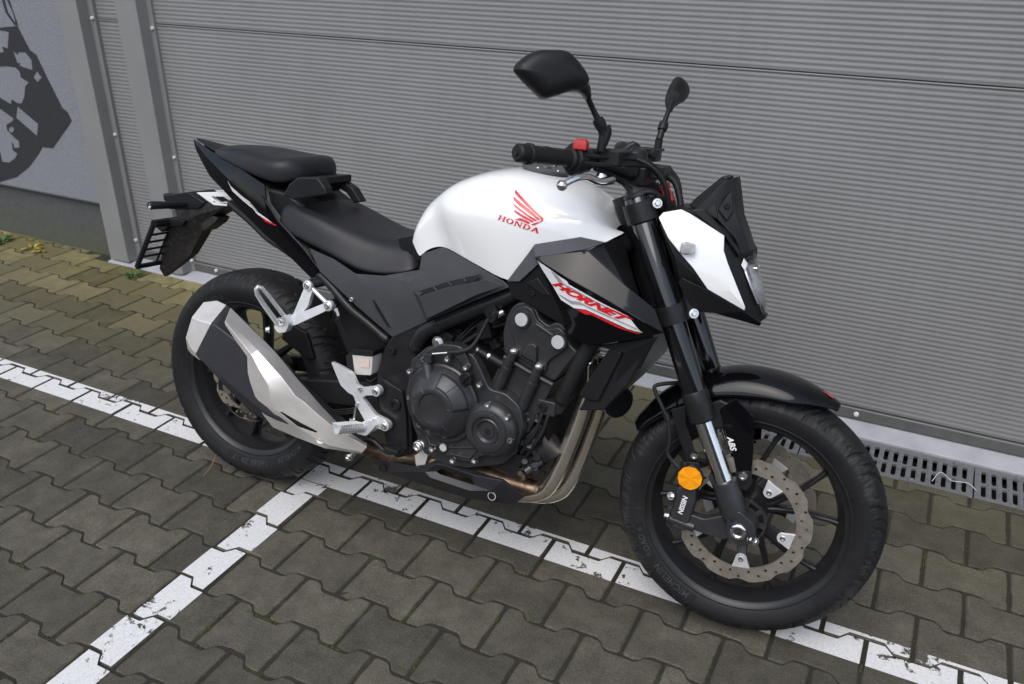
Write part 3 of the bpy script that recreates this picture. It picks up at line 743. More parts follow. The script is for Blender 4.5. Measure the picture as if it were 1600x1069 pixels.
# ---- wheels
def tyre(name, c, half, R_, W_, M, seed, pitch_n):
    NT, NS = 1100, 150
    hp = spline([(y, r, 0) for y, r in half], 10)
    ys = np.array([p.x for p in hp]); rs = np.array([p.y for p in hp])
    ds = np.concatenate([[0], np.cumsum(np.hypot(np.diff(ys), np.diff(rs)))])
    full_y = np.concatenate([ys, -ys[::-1][1:]]); full_r = np.concatenate([rs, rs[::-1][1:]])
    arc = np.concatenate([[0], np.cumsum(np.hypot(np.diff(full_y), np.diff(full_r)))]); arc -= arc[-1]/2
    s = np.linspace(arc[0], arc[-1], NS); Y = np.interp(s, arc, full_y); Rr = np.interp(s, arc, full_r)
    th = np.linspace(0, 2*np.pi, NT, endpoint=False)
    TH, SS = np.meshgrid(th, s, indexing='ij')
    per = 2*np.pi/pitch_n; depth = np.zeros_like(TH)
    hw = np.interp(0, [0], [0])
    W2 = W_*0.66
    def groove(side, off, pts, wd, dp):
        nonlocal depth
        v = SS*side; u = ((TH/per+off) % 1.0)*per*R_
        u = np.where(u > per*R_*0.75, u-per*R_, u)
        for (u0, v0), (u1, v1) in zip(pts[:-1], pts[1:]):
            du, dv = u1-u0, v1-v0; L2 = du*du+dv*dv
            for sh in (0, per*R_, -per*R_):
                t = np.clip(((u+sh-u0)*du+(v-v0)*dv)/L2, 0, 1)
                d = np.hypot(u+sh-(u0+t*du), v-(v0+t*dv))
                depth = np.maximum(depth, dp*np.clip((wd-d)/(wd*0.35), 0, 1))
    pl = per*R_
    for side, off in ((1, 0.0), (-1, 0.5)):
        groove(side, off, [(0.02*pl, 0.08*W2), (0.20*pl, 0.26*W2), (0.32*pl, 0.52*W2), (0.36*pl, 0.76*W2)], 0.0046, 0.0048)
        groove(side, off, [(0.30*pl, 0.10*W2), (0.44*pl, 0.34*W2), (0.52*pl, 0.62*W2), (0.53*pl, 0.70*W2)], 0.0026, 0.0042)
        groove(side, off, [(0.62*pl, 0.34*W2), (0.74*pl, 0.62*W2), (0.77*pl, 0.84*W2)], 0.0050, 0.0048)
        groove(side, off, [(0.86*pl, 0.50*W2), (0.92*pl, 0.66*W2)], 0.0026, 0.0042)
    rng = np.random.RandomState(seed)
    RR = Rr[None, :]-depth
    # two moulded rings on the side walls
    for yy in (arc[-1]-0.022, -(arc[-1]-0.022)):
        RR = RR; 
    X = c[0]+RR*np.cos(TH); Z = c[2]+RR*np.sin(TH); YY = c[1]+np.broadcast_to(Y[None, :], TH.shape)
    V = np.stack([X, YY, Z], -1).reshape(-1, 3)
    idx = np.arange(NT*NS).reshape(NT, NS); a = idx[:, :-1]; b = np.roll(idx, -1, 0)[:, :-1]; c2 = np.roll(idx, -1, 0)[:, 1:]; d2 = idx[:, 1:]
    F_ = np.stack([a, b, c2, d2], -1).reshape(-1, 4)
    o = mk(name, (V.tolist(), F_.tolist()), 'tyre', None, smooth=180, M=M, recalc=False)
    at = o.data.attributes.new('tread', 'FLOAT_VECTOR', 'POINT')
    at.data.foreach_set('vector', np.stack([TH*R_, SS, np.zeros_like(TH)], -1).reshape(-1).astype(np.float32))
    return o
def rim_geo(c, w, rf):
    prof = [(rf, w+0.003), (rf+0.001, w), (rf-0.001, w-0.005), (rf-0.009, w-0.008), (rf-0.014, w-0.014), (rf-0.0155, w-0.024), (rf-0.024, w-0.031), (rf-0.028, w-0.038), (rf-0.029, 0.006), (rf-0.031, 0.0)]
    outp = [(rf-0.004, w+0.0035), (rf-0.010, w-0.0035), (rf-0.017, w-0.006), (rf-0.0205, w-0.016), (rf-0.028, w-0.028), (rf-0.032, w-0.040), (rf-0.034, 0.0)]
    ring = [(r, h) for r, h in prof]+[(r, -h) for r, h in prof[::-1][1:]]
    inner = [(r, h) for r, h in outp]+[(r, -h) for r, h in outp[::-1][1:]]
    full = ring+inner[::-1]+[ring[0]]
    return lathe(full, c, (0, 1, 0), 96, cap=False)
def sideletters(s, size, c, r, y, ang, spacing=1.0, off=0.0016, shear=0.0, bold=0.0):
    """lettering bent round the right side wall, tops outward, reading clockwise seen from the right"""
    V, F_ = text_mesh(s, size, shear, bold, 0.0, spacing); out = []
    for x, y_, z in V:
        rr = r+y_; a = ang-x/r
        # side wall slopes: y a little outward with radius
        out.append((c[0]+rr*math.cos(a), y(rr)-off, c[2]+rr*math.sin(a)))
    return out, F_
fc, rc = (1.41, 0, 0.3), (0, 0, 0.311)
half_f = [(0.049, 0.2215), (0.0550, 0.232), (0.0590, 0.245), (0.0600, 0.2555), (0.0578, 0.2655), (0.0450, 0.2800), (0.0245, 0.2930), (0, 0.2985)]
half_r = [(0.062, 0.2215), (0.070, 0.233), (0.077, 0.250), (0.080, 0.267), (0.0755, 0.2835), (0.060, 0.2985), (0.032, 0.309), (0, 0.312)]
def half_y(half):
    rr = [p[1] for p in half[:4]]; yy = [p[0] for p in half[:4]]
    return lambda r: -float(np.interp(r, rr, yy))
def spoke(c, ang, r0, r1, w0, w1, t0, t1, dy0=0, dy1=0, twist=0.0):
    rings = []
    for f in (0, .15, .5, .85, 1.0):
        r = r0+(r1-r0)*f; w = (w0+(w1-w0)*f)*(1.5 if f in (0, 1.0) else 1.0); t = (t0+(t1-t0)*f)*(1.25 if f == 1.0 else 1); dy = dy0+(dy1-dy0)*f
        a = ang+twist*(1-f); d = Vector((math.cos(a), 0, math.sin(a))); n = Vector((-d.z, 0, d.x)); o = Vector(c)+d*r
        ring = []
        for k in range(10):
            q = 2*math.pi*k/10; cx, cy = math.cos(q), math.sin(q)
            ring.append(tuple(o+n*(w*(abs(cx)**.6)*(1 if cx > 0 else -1))+Vector((0, dy+t*(abs(cy)**.6)*(1 if cy > 0 else -1), 0))))
        rings.append(ring)
    return loft(rings)
fw = mk('front_wheel', rim_geo(fc, 0.050, 0.2295), 'rim', bike, smooth=40, M=FM)
t = tyre('tyre', fc, half_f, 0.3, 0.12, FM, 3, 14); t.parent = fw
for k in range(10):
    mk('spoke', spoke(fc, rad(4.5+36*k), 0.042, 0.203, 0.0075, 0.0055, 0.017, 0.010, twist=rad(-13 if k % 2 else 13)), 'rim', fw, smooth=50, M=FM)
mk('hub', lathe([(0.0, 0.055), (0.02, 0.055), (0.034, 0.05), (0.048, 0.035), (0.050, 0), (0.048, -0.035), (0.046, -0.056), (0.02, -0.058), (0, -0.058)], fc, (0, 1, 0), 32, False), 'rim', fw, smooth=40, M=FM)
# tone ring with windows on the right side of the hub
def annulus(c, r0, r1, y, dy, n=64, wave=None, holes=()):
    outer, inner = [], []
    for k in range(n):
        a = 2*math.pi*k/n; ro = r1 if wave is None else wave(a)
        outer.append((c[0]+ro*math.cos(a), y, c[2]+ro*math.sin(a)))
    m = max(24, n//2)
    for k in range(m):
        a = 2*math.pi*k/m; inner.append((c[0]+r0*math.cos(a), y, c[2]+r0*math.sin(a)))
    return plate_holes(outer, [inner]+list(holes), dy)
def ring_hole(c, r, ang, hr, y, n=8):
    x, z = c[0]+r*math.cos(ang), c[2]+r*math.sin(ang)
    return [(x+hr*math.cos(2*math.pi*k/n), y, z+hr*math.sin(2*math.pi*k/n)) for k in range(n)]
def slot_hole(c, r, a0, a1, hr, y):
    pts = []
    for a in np.linspace(a0, a1, 5): pts.append((c[0]+(r+hr)*math.cos(a), y, c[2]+(r+hr)*math.sin(a)))
    for a in np.linspace(a1, a0, 5): pts.append((c[0]+(r-hr)*math.cos(a), y, c[2]+(r-hr)*math.sin(a)))
    return pts
mk('tone_ring', annulus(fc, 0.026, 0.052, -0.076, 0.008, 48, None, [slot_hole(fc, 0.041, rad(45*k+5), rad(45*k+34), 0.006, -0.076) for k in range(8)]), 'engine', fw, smooth=30, M=FM)
def disc(name, c, R1, R0, y, dy, nw, M, parent, ph=0.0, amp=0.0055):
    def wave(a):
        f = (a*nw/(2*math.pi)+ph) % 1.0
        g = 0 if f < 0.55 else math.sin((f-0.55)/0.45*math.pi)
        return R1-amp*g*1.25
    hs_ = []
    w = (R1-R0)
    for k in range(nw):
        a = 2*math.pi*(k-ph)/nw
        for j, fr_ in enumerate((0.30, 0.62, 0.34, 0.66)):
            hs_.append(ring_hole(c, R0+w*fr_, a+2*math.pi/nw*(0.04+0.24*j), 0.0037, y))
    return mk(name, annulus(c, R0, R1, y, dy, nw*14, wave, hs_), 'disc', parent, smooth=25, M=M)
for y in (-0.0735, 0.069):
    d = disc('brake_disc', fc, 0.148, 0.1135, y, 0.0045, 10, FM, fw, 0.12)
    for k in range(5):
        a = rad(61-72*k); ct = Vector(fc)+Vector((math.cos(a), 0, math.sin(a)))*0.0915
        tvec = Vector((-math.sin(a), 0, math.cos(a))); rv = Vector((math.cos(a), 0, math.sin(a)))
        yy = y-0.0035
        poly = []
        for q in range(9):
            b_ = math.pi*(0.5+q/8); poly.append(ct+rv*(0.0130*math.cos(b_))+tvec*(0.0130*math.sin(b_)))
        poly += [ct-tvec*0.0185+rv*0.0165, ct-tvec*0.0195+rv*0.021, ct+tvec*0.0195+rv*0.021, ct+tvec*0.0185+rv*0.0165][::1]
        # keep ring order: half circle runs tvec+ -> tvec-
        mk('disc_bobbin', plate([(p.x, yy, p.z) for p in poly], 0.007), 'alu', d, smooth=30, bevel=0.001, M=FM)
        s_ = -1 if y < 0 else 1
        capbolt((ct.x, yy if y < 0 else yy+0.007, ct.z), (0, s_, 0), 0.0060, 0.003, parent=d, M=FM)
        mk('disc_arm', spoke(fc, a, 0.036, 0.090, 0.014, 0.010, 0.006, 0.004, dy0=s_*0.050, dy1=y+s_*-0.004-0), 'rim', d, smooth=40, M=FM)
yf, yr = half_y(half_f), half_y(half_r)
V, F_ = sideletters('MICHELIN', 0.021, fc, 0.2435, yf, rad(-124), 1.12, bold=0.0004); mk('tyre_lettering', (V, F_), 'tyre_letter', t, smooth=0, recalc=False, M=FM)
V, F_ = sideletters('ROAD 6', 0.019, fc, 0.2435, yf, rad(-150.5), 1.12, bold=0.0004); mk('tyre_lettering', (V, F_), 'tyre_letter', t, smooth=0, recalc=False, M=FM)
def band(c, r0, r1, a0, a1, yfn, off):
    rows = []
    for a in np.linspace(a0, a1, 24):
        rows.append([(c[0]+r*math.cos(a), yfn(r)-off, c[2]+r*math.sin(a)) for r in np.linspace(r0, r1, 5)])
    return grid(rows)
mk('tyre_band', band(fc, 0.2345, 0.2525, rad(-162), rad(-108), yf, 0.0010), 'tyre_band', t, smooth=180, recalc=False, M=FM)

rw = mk('rear_wheel', rim_geo(rc, 0.065, 0.2305), 'rim', bike, smooth=40)
t = tyre('tyre', rc, half_r, 0.312, 0.16, None, 5, 15); t.parent = rw
for k in range(10):
    mk('spoke', spoke(rc, rad(-97+36*k+(4 if k % 2 else -4)), 0.05, 0.205, 0.010, 0.008, 0.020, 0.018, twist=rad(-12 if k % 2 else 12)), 'rim', rw, smooth=50)
mk('hub', lathe([(0, 0.07), (0.06, 0.07), (0.065, 0.04), (0.055, 0), (0.055, -0.05), (0.045, -0.066), (0, -0.066)], rc, (0, 1, 0), 32, False), 'rim', rw, smooth=40)
disc('brake_disc', rc, 0.120, 0.088, -0.076, 0.005, 10, None, rw, 0.3, 0.006)
V, F_ = sideletters('160/60 ZR 17', 0.0225, rc, 0.247, yr, rad(-86), 1.05, bold=0.0004); mk('tyre_lettering', (V, F_), 'tyre_letter', t, smooth=0, recalc=False)
V, F_ = sideletters('MICHELIN', 0.0225, rc, 0.247, yr, rad(-49), 1.05, bold=0.0004); mk('tyre_lettering', (V, F_), 'tyre_letter', t, smooth=0, recalc=False)
V, F_ = sideletters('ROAD 6', 0.0225, rc, 0.247, yr, rad(118), 1.05, bold=0.0004); mk('tyre_lettering', (V, F_), 'tyre_letter', t, smooth=0, recalc=False)
mk('tyre_band', band(rc, 0.2365, 0.2575, rad(-106), rad(-30), yr, 0.0010), 'tyre_band', t, smooth=180, recalc=False)
mk('tyre_band', band(rc, 0.2365, 0.2575, rad(168), rad(196), yr, 0.0010), 'tyre_band', t, smooth=180, recalc=False)
mk('valve', tube([(-0.015, 0.0, 0.115), (-0.013, 0, 0.15)], 0.0035, 8), 'rubber_part', rw)

# ---- front fork (front frame)
def fpart(name, VF, mat, parent=None, **k): return mk(name, VF, mat, parent if parent is not None else bike, M=FM, **k)
fork_dir = (Vector((1.1038, -0.102, 0.9605))-Vector((1.3593, -0.102, 0.3934))).normalized()
f_top, f_lo = Vector((1.0822, -0.102, 0.9766)), Vector((1.3891, -0.102, 0.3276))
for s in (-1, 1):
    def sy(v): return (v[0], s*abs(v[1]), v[2])
    T_, A_, B_, C_ = Vector(sy(f_top)), Vector(sy((1.29, -0.102, 0.5269))), Vector(sy((1.3593, -0.102, 0.3934))), Vector(sy(f_lo))
    leg = fpart('fork_leg', lathe([(0.024, 0), (0.0265, 0.004), (0.0268, (T_-A_).length*0.97), (0.024, (T_-A_).length)], T_, A_-T_, 32), 'fork', smooth=40)
    Ln = (A_-T_).length; dd = (A_-T_).normalized()
    fpart('fork_collar', lathe([(0.0272, 0), (0.0292, 0.006), (0.0292, 0.034), (0.0282, 0.052), (0.0282, 0.066), (0.0245, 0.070), (0.022, 0.071)], A_-dd*0.062, dd, 32), 'frame', leg, smooth=30)
    fpart('stanchion', cyl(A_-dd*0.02, B_+dd*0.02, 0.0205, n=32), 'chrome', leg, smooth=40)
    fpart('fork_cap', lathe([(0.026, 0), (0.0265, 0.006), (0.020, 0.010), (0.020, 0.016), (0.010, 0.016), (0.010, 0.020), (0, 0.020)], T_, -dd, 24), 'engine', leg, smooth=30)
    foot = fpart('fork_foot', lathe([(0.0215, 0), (0.0275, 0.002), (0.0285, 0.03), (0.0290, 0.075), (0.026, 0.092), (0.018, 0.10)], B_-dd*0.003, dd, 32), 'engine', leg, smooth=40)
    ax = Vector((1.41, s*0.102, 0.3))
    ctr = C_
    fpart('axle_lug', loft([[tuple(Vector((p[0], ax.y+dy, p[2]))) for p in rounded([ (1.378,0,0.325),(1.40,0,0.345),(1.440,0,0.320),(1.446,0,0.282),(1.418,0,0.262),(1.385,0,0.275)], 0.012)] for dy in (-0.026, -0.022, 0.022, 0.026)]), 'engine', leg, smooth=40, bevel=0.002)
    yy = s*0.128
    fpart('axle_nut', lathe([(0.0175, 0), (0.0175, 0.004), (0.014, 0.006), (0.0115, 0.006), (0.010, -0.004), (0, -0.004)], (1.408, yy, 0.2965), (0, s, 0), 24), 'chrome', leg, smooth=30)
    # caliper bracket arms
    arm = [(1.395,0,0.292),(1.388,0,0.262),(1.340,0,0.262),(1.300,0,0.268),(1.262,0,0.272),(1.255,0,0.290),(1.275,0,0.305),(1.330,0,0.298),(1.370,0,0.318)]
    fpart('caliper_bracket', plate([(x, s*0.112, z) for x, _, z in rounded(arm, 0.008)], 0.026*-s*-1 if s > 0 else 0.026), 'engine', leg, smooth=30, bevel=0.003)
    arm2 = [(1.338,0,0.412),(1.322,0,0.400),(1.345,0,0.360),(1.385,0,0.322),(1.405,0,0.335),(1.375,0,0.378)]
    fpart('caliper_bracket', plate([(x, s*0.108, z) for x, _, z in rounded(arm2, 0.008)], 0.022 if s < 0 else -0.022), 'engine', leg, smooth=30, bevel=0.003)
hexbolt((1.4456, -0.118, 0.2796), (0.5, -0.6, 0.1), 0.006, 0.008, parent=bike, M=FM)
hexbolt((1.4344, -0.122, 0.2844), (0.5, -0.6, 0.1), 0.006, 0.008, parent=bike, M=FM)
# right brake caliper
cal_out = rounded([(1.2614, -0.118, 0.3591), (1.285, -0.118, 0.3729), (1.3047, -0.118, 0.3642), (1.3065, -0.118, 0.3338), (1.3013, -0.118, 0.2919), (1.2948, -0.118, 0.2585), (1.2656, -0.118, 0.2598), (1.2556, -0.118, 0.2792), (1.2605, -0.118, 0.3153)], 0.010)
cal = fpart('brake_caliper', plate(cal_out, 0.065), 'engine', smooth=35, bevel=0.005, seg=3)
cal2 = rounded([(1.2468, -0.1, 0.304), (1.2627, -0.1, 0.3554), (1.2665, -0.1, 0.2488), (1.2482, -0.1, 0.2533)], 0.006)
fpart('caliper_body', plate(cal2, 0.05), 'engine', cal, smooth=35, bevel=0.004)
fpart('caliper_pin', cyl((1.2549, -0.108, 0.2795), (1.3126, -0.108, 0.2716), 0.0115, n=16), 'engine', cal, smooth=30, bevel=0.002)
hexbolt((1.2537, -0.122, 0.3385), (-0.4, -0.8, 0.2), 0.006, 0.010, parent=cal, M=FM)
hexbolt((1.252, -0.112, 0.2852), (-0.9, -0.3, 0.1), 0.006, 0.010, parent=cal, M=FM)
V, F_ = text_mesh('NISSIN', 0.0150, 0.15, 0.0005, 0.0)
nc = Vector((1.2815, -0.1192, 0.3214)); ndir = (Vector((1.2853, -0.1192, 0.3534))-Vector((1.2762, -0.1192, 0.2886))).normalized()
nup = Vector((-ndir.z, 0, ndir.x))
fpart('caliper_lettering', ([tuple(nc+ndir*x+nup*y) for x, y, z in V], F_), 'white_print', cal, smooth=0, recalc=False)
cl_ = mk('brake_caliper', plate([(p[0], 0.118, p[2]) for p in cal_out], -0.065), 'engine', bike, smooth=35, bevel=0.005, M=FM)
rf_ = fpart('reflector', lathe([(0.0290, 0), (0.0290, 0.006), (0.0278, 0.0075)], (1.2878, -0.118, 0.392), RIGHT, 32), 'plastic', smooth=30)
rlc = Vector((1.2878, -0.118, 0.392)); rv_, rf2 = [(rlc.x, rlc.y-0.0125, rlc.z)], []
for k in range(12):
    a = k*math.pi/6+0.2; rv_.append((rlc.x+0.0268*math.cos(a), rlc.y-(0.0118 if k % 2 else 0.0095), rlc.z+0.0268*math.sin(a)))
for k in range(12): rv_.append((rlc.x+0.0268*math.cos(k*math.pi/6+0.2), rlc.y-0.005, rlc.z+0.0268*math.sin(k*math.pi/6+0.2)))
for k in range(12): rf2 += [(0, 1+k, 1+(k+1) % 12), (1+k, 13+k, 13+(k+1) % 12, 1+(k+1) % 12)]
fpart('reflector_lens', (rv_, rf2), 'amber', rf_, smooth=0)
fpart('reflector_bracket', plate([(1.2725, -0.112, 0.421), (1.3002, -0.112, 0.4248), (1.3145, -0.112, 0.3858), (1.3027, -0.112, 0.352), (1.272, -0.112, 0.347)], 0.004), 'frame', rf_, smooth=0, bevel=0.001)
# brake hose and sensor lead
hose = [(1.262, -0.03, 0.5839), (1.2215, -0.075, 0.5845), (1.182, -0.1, 0.5771), (1.1821, -0.105, 0.5637), (1.2013, -0.11, 0.5365), (1.2213, -0.115, 0.5036), (1.2307, -0.117, 0.4613), (1.2305, -0.118, 0.4343), (1.2459, -0.118, 0.4167), (1.2612, -0.112, 0.4014)]
bh = fpart('brake_hose', tube(hose, 0.0046, 10), 'rubber_part', smooth=180)
fpart('hose_fitting', tube([(1.2425, -0.118, 0.4204), (1.2644, -0.112, 0.3991)], 0.0062, 10), 'engine', bh, smooth=40)
fpart('hose_clip', tube([(1.2124, -0.113, 0.5234), (1.2207, -0.115, 0.5079)], 0.0078, 10), 'plastic', bh, smooth=40)

# ---- front fender
rows = []
for i, a in enumerate(np.linspace(rad(61.5), rad(151), 22)):
    tip = min(1, (i+0.3)/4.5); f = i/21
    r_top = 0.3335-0.009*abs(f-0.45)*2; wd = 0.074*min(1.0, 0.30+0.70*tip**0.7); wd = wd if f < 0.75 else 0.074-(f-0.75)*0.06
    drop = (0.040+0.012*math.exp(-((f-0.42)/0.16)**2))*min(1.0, 0.12+tip*0.88) if f < 0.8 else 0.045-(f-0.8)*0.09
    prof = [(0, r_top), (0.30, r_top-0.001), (0.58, r_top-0.006), (0.80, r_top-0.015), (0.93, r_top-drop*0.62), (1.0, r_top-drop)]
    ring = [(-q*wd, r) for q, r in prof[::-1]]+[(q*wd, r) for q, r in prof[1:]]
    rows.append([(1.41+r*math.cos(a), y, 0.3+r*math.sin(a)) for y, r in ring])
fen = fpart('front_fender', grid(rows), 'black_gloss', smooth=180, sub=1, solid=0.004)
# side covers of the fender reaching down beside the fork
for s in (-1, 1):
    g_ = [((1.3215, -0.083, 0.5459), (1.3523, -0.088, 0.5805), (1.3958, -0.09, 0.547)), ((1.3387, -0.086, 0.5092), (1.3629, -0.094, 0.5364), (1.3983, -0.092, 0.5336)),
          ((1.3676, -0.088, 0.4508), (1.3838, -0.095, 0.4751), (1.4069, -0.09, 0.4715)), ((1.3835, -0.088, 0.4033), (1.3987, -0.092, 0.4147), (1.4111, -0.088, 0.4194))]
    g_ = [[(p[0], s*abs(p[1]), p[2]) for p in r] for r in g_]
    c_ = fpart('fender_side_cover', grid(g_), 'black_gloss', fen, smooth=30, solid=0.004, bevel=0.0015)
    b_ = [(1.2172, -0.08, 0.522), (1.2473, -0.086, 0.5394), (1.2566, -0.09, 0.5007), (1.2943, -0.092, 0.4222), (1.2871, -0.09, 0.3919), (1.2483, -0.086, 0.4549)]
    b_ = [(p[0], s*abs(p[1]), p[2]) for p in b_]
    fpart('fender_stay', plate(b_, 0.006), 'frame', fen, smooth=0, bevel=0.002)
    br_ = [(1.2649, -0.085, 0.534), (1.3197, -0.085, 0.5682), (1.3951, -0.085, 0.5482), (1.3626, -0.085, 0.5143), (1.2897, -0.085, 0.4916)]
    fpart('fender_bracket', plate([(p[0], s*abs(p[1]), p[2]) for p in br_], 0.01), 'frame', fen, smooth=0, bevel=0.003)
V, F_ = text_mesh('ABS', 0.0175, 0.3, 0.0006, 0, 1.05); ac = Vector((1.3597, -0.097, 0.482)); ad = (Vector((1.3722, -0.097, 0.4551))-Vector((1.349, -0.097, 0.5062))).normalized(); au = Vector((-ad.z, 0, ad.x))
fpart('fender_lettering', ([tuple(ac+ad*x+au*y+Vector((0, -0.004, 0))) for x, y, z in V], F_), 'white_print', fen, smooth=0, recalc=False)
capbolt((1.3954, -0.096, 0.4124), RIGHT, 0.0095, 0.006, parent=fen, M=FM)
capbolt((1.2866, -0.1, 0.4354), RIGHT, 0.0085, 0.006, parent=fen, M=FM)
fpart('stay_foot', plate(rounded([(1.3794, -0.094, 0.4167), (1.4079, -0.094, 0.4268), (1.4178, -0.094, 0.3992), (1.4076, -0.094, 0.3783), (1.3876, -0.094, 0.3823)], 0.006), 0.006), 'frame', fen, smooth=30, bevel=0.001)
# red emblem on the fender nose
def fpol(l, a): return l
ew = []
for u, v in [(-.9,.0),(-.5,.35),(-.2,.15),(.1,.55),(.6,.6),(1.0,.2),(.9,-.35),(.4,-.5),(.1,-.15),(-.3,-.25)]:
    a = rad(68+(-u)*2.6); y = 0.0-v*0.016-0.004; r = 0.3272
    ew.append((1.41+(r+0.0016)*math.cos(a), y, 0.3+(r+0.0016)*math.sin(a)))
fpart('fender_emblem', (ew, [tuple(range(len(ew)))]), 'red_print', fen, smooth=0, recalc=False)

# ---- triple clamps, bars
for s in (-1, 1):
    pass
dd = -fork_dir
fT, fL = Vector(f_top), Vector((1.1928, -0.102, 0.7421))
def clamp_ring(p, r, h, n=28): return lathe([(0.0268, -h/2), (r, -h/2), (r*1.02, 0), (r, h/2), (0.0268, h/2)], p, -dd, n)
top_c = Vector((1.0959, -0.102, 0.9473)); lo_c = fL
up_cl = fpart('upper_clamp', clamp_ring((top_c.x, -0.102, top_c.z), 0.034, 0.042), 'frame', smooth=35)
fpart('clamp_ring', clamp_ring((top_c.x, 0.102, top_c.z), 0.034, 0.042), 'frame', up_cl, smooth=35)
fpart('upper_bridge', loft([[(top_c.x-0.035+e, y, top_c.z+0.014), (top_c.x+0.02+e, y, top_c.z+0.026), (top_c.x+0.03+e, y, top_c.z+0.006), (top_c.x-0.03+e, y, top_c.z-0.01)] for y, e in ((-0.09, 0), (-0.04, -0.012), (0.04, -0.012), (0.09, 0))]), 'frame', up_cl, smooth=30, bevel=0.003)
lo_cl = fpart('lower_clamp', clamp_ring((lo_c.x, -0.102, lo_c.z), 0.0335, 0.040), 'frame', smooth=35)
fpart('clamp_ring', clamp_ring((lo_c.x, 0.102, lo_c.z), 0.0335, 0.040), 'frame', lo_cl, smooth=35)
fpart('lower_bridge', loft([[(lo_c.x-0.045+e, y, lo_c.z+0.02), (lo_c.x+0.02+e, y, lo_c.z+0.03), (lo_c.x+0.03+e, y, lo_c.z-0.01), (lo_c.x-0.03+e, y, lo_c.z-0.025)] for y, e in ((-0.08, 0), (-0.03, -0.01), (0.03, -0.01), (0.08, 0))]), 'frame', lo_cl, smooth=30, bevel=0.004)
fpart('steering_stem', cyl((top_c.x-0.045, 0, top_c.z+0.01), (lo_c.x-0.04, 0, lo_c.z), 0.027), 'frame', lo_cl, smooth=30)
hexbolt((1.1314, -0.115, 0.9703), (0.3, -0.8, 0.2), 0.0068, 0.010, parent=up_cl, M=FM)
hexbolt((1.2403, -0.115, 0.7529), (0.3, -0.8, 0.2), 0.0068, 0.010, parent=lo_cl, M=FM)
bar_c = Vector(((1.0699, 0, 1.0335)))
bar = [(0.9135, -0.372, 1.0543), (0.9745, -0.245, 1.0477), (1.0082, -0.185, 1.0399), (1.0348, -0.1, 1.0246), (1.0613, -0.05, 1.0163)]
bar = [Vector(b) for b in bar]
barl = [Vector((b.x, -b.y, b.z)) for b in bar][::-1]
hb = fpart('handlebar', tube(bar+barl, 0.0115, 14), 'frame', smooth=180)
fpart('bar_clamp', join(box((bar[-1].x, 0, bar[-1].z), (0.05, 0.13, 0.04)), lathe([(0.024, 0), (0.026, 0.02), (0.026, 0.03), (0.018, 0.034), (0, 0.034)], (bar[-1].x-0.01, 0, bar[-1].z+0.02), (-0.3, 0, 1), 24)), 'frame', hb, smooth=35, bevel=0.004)
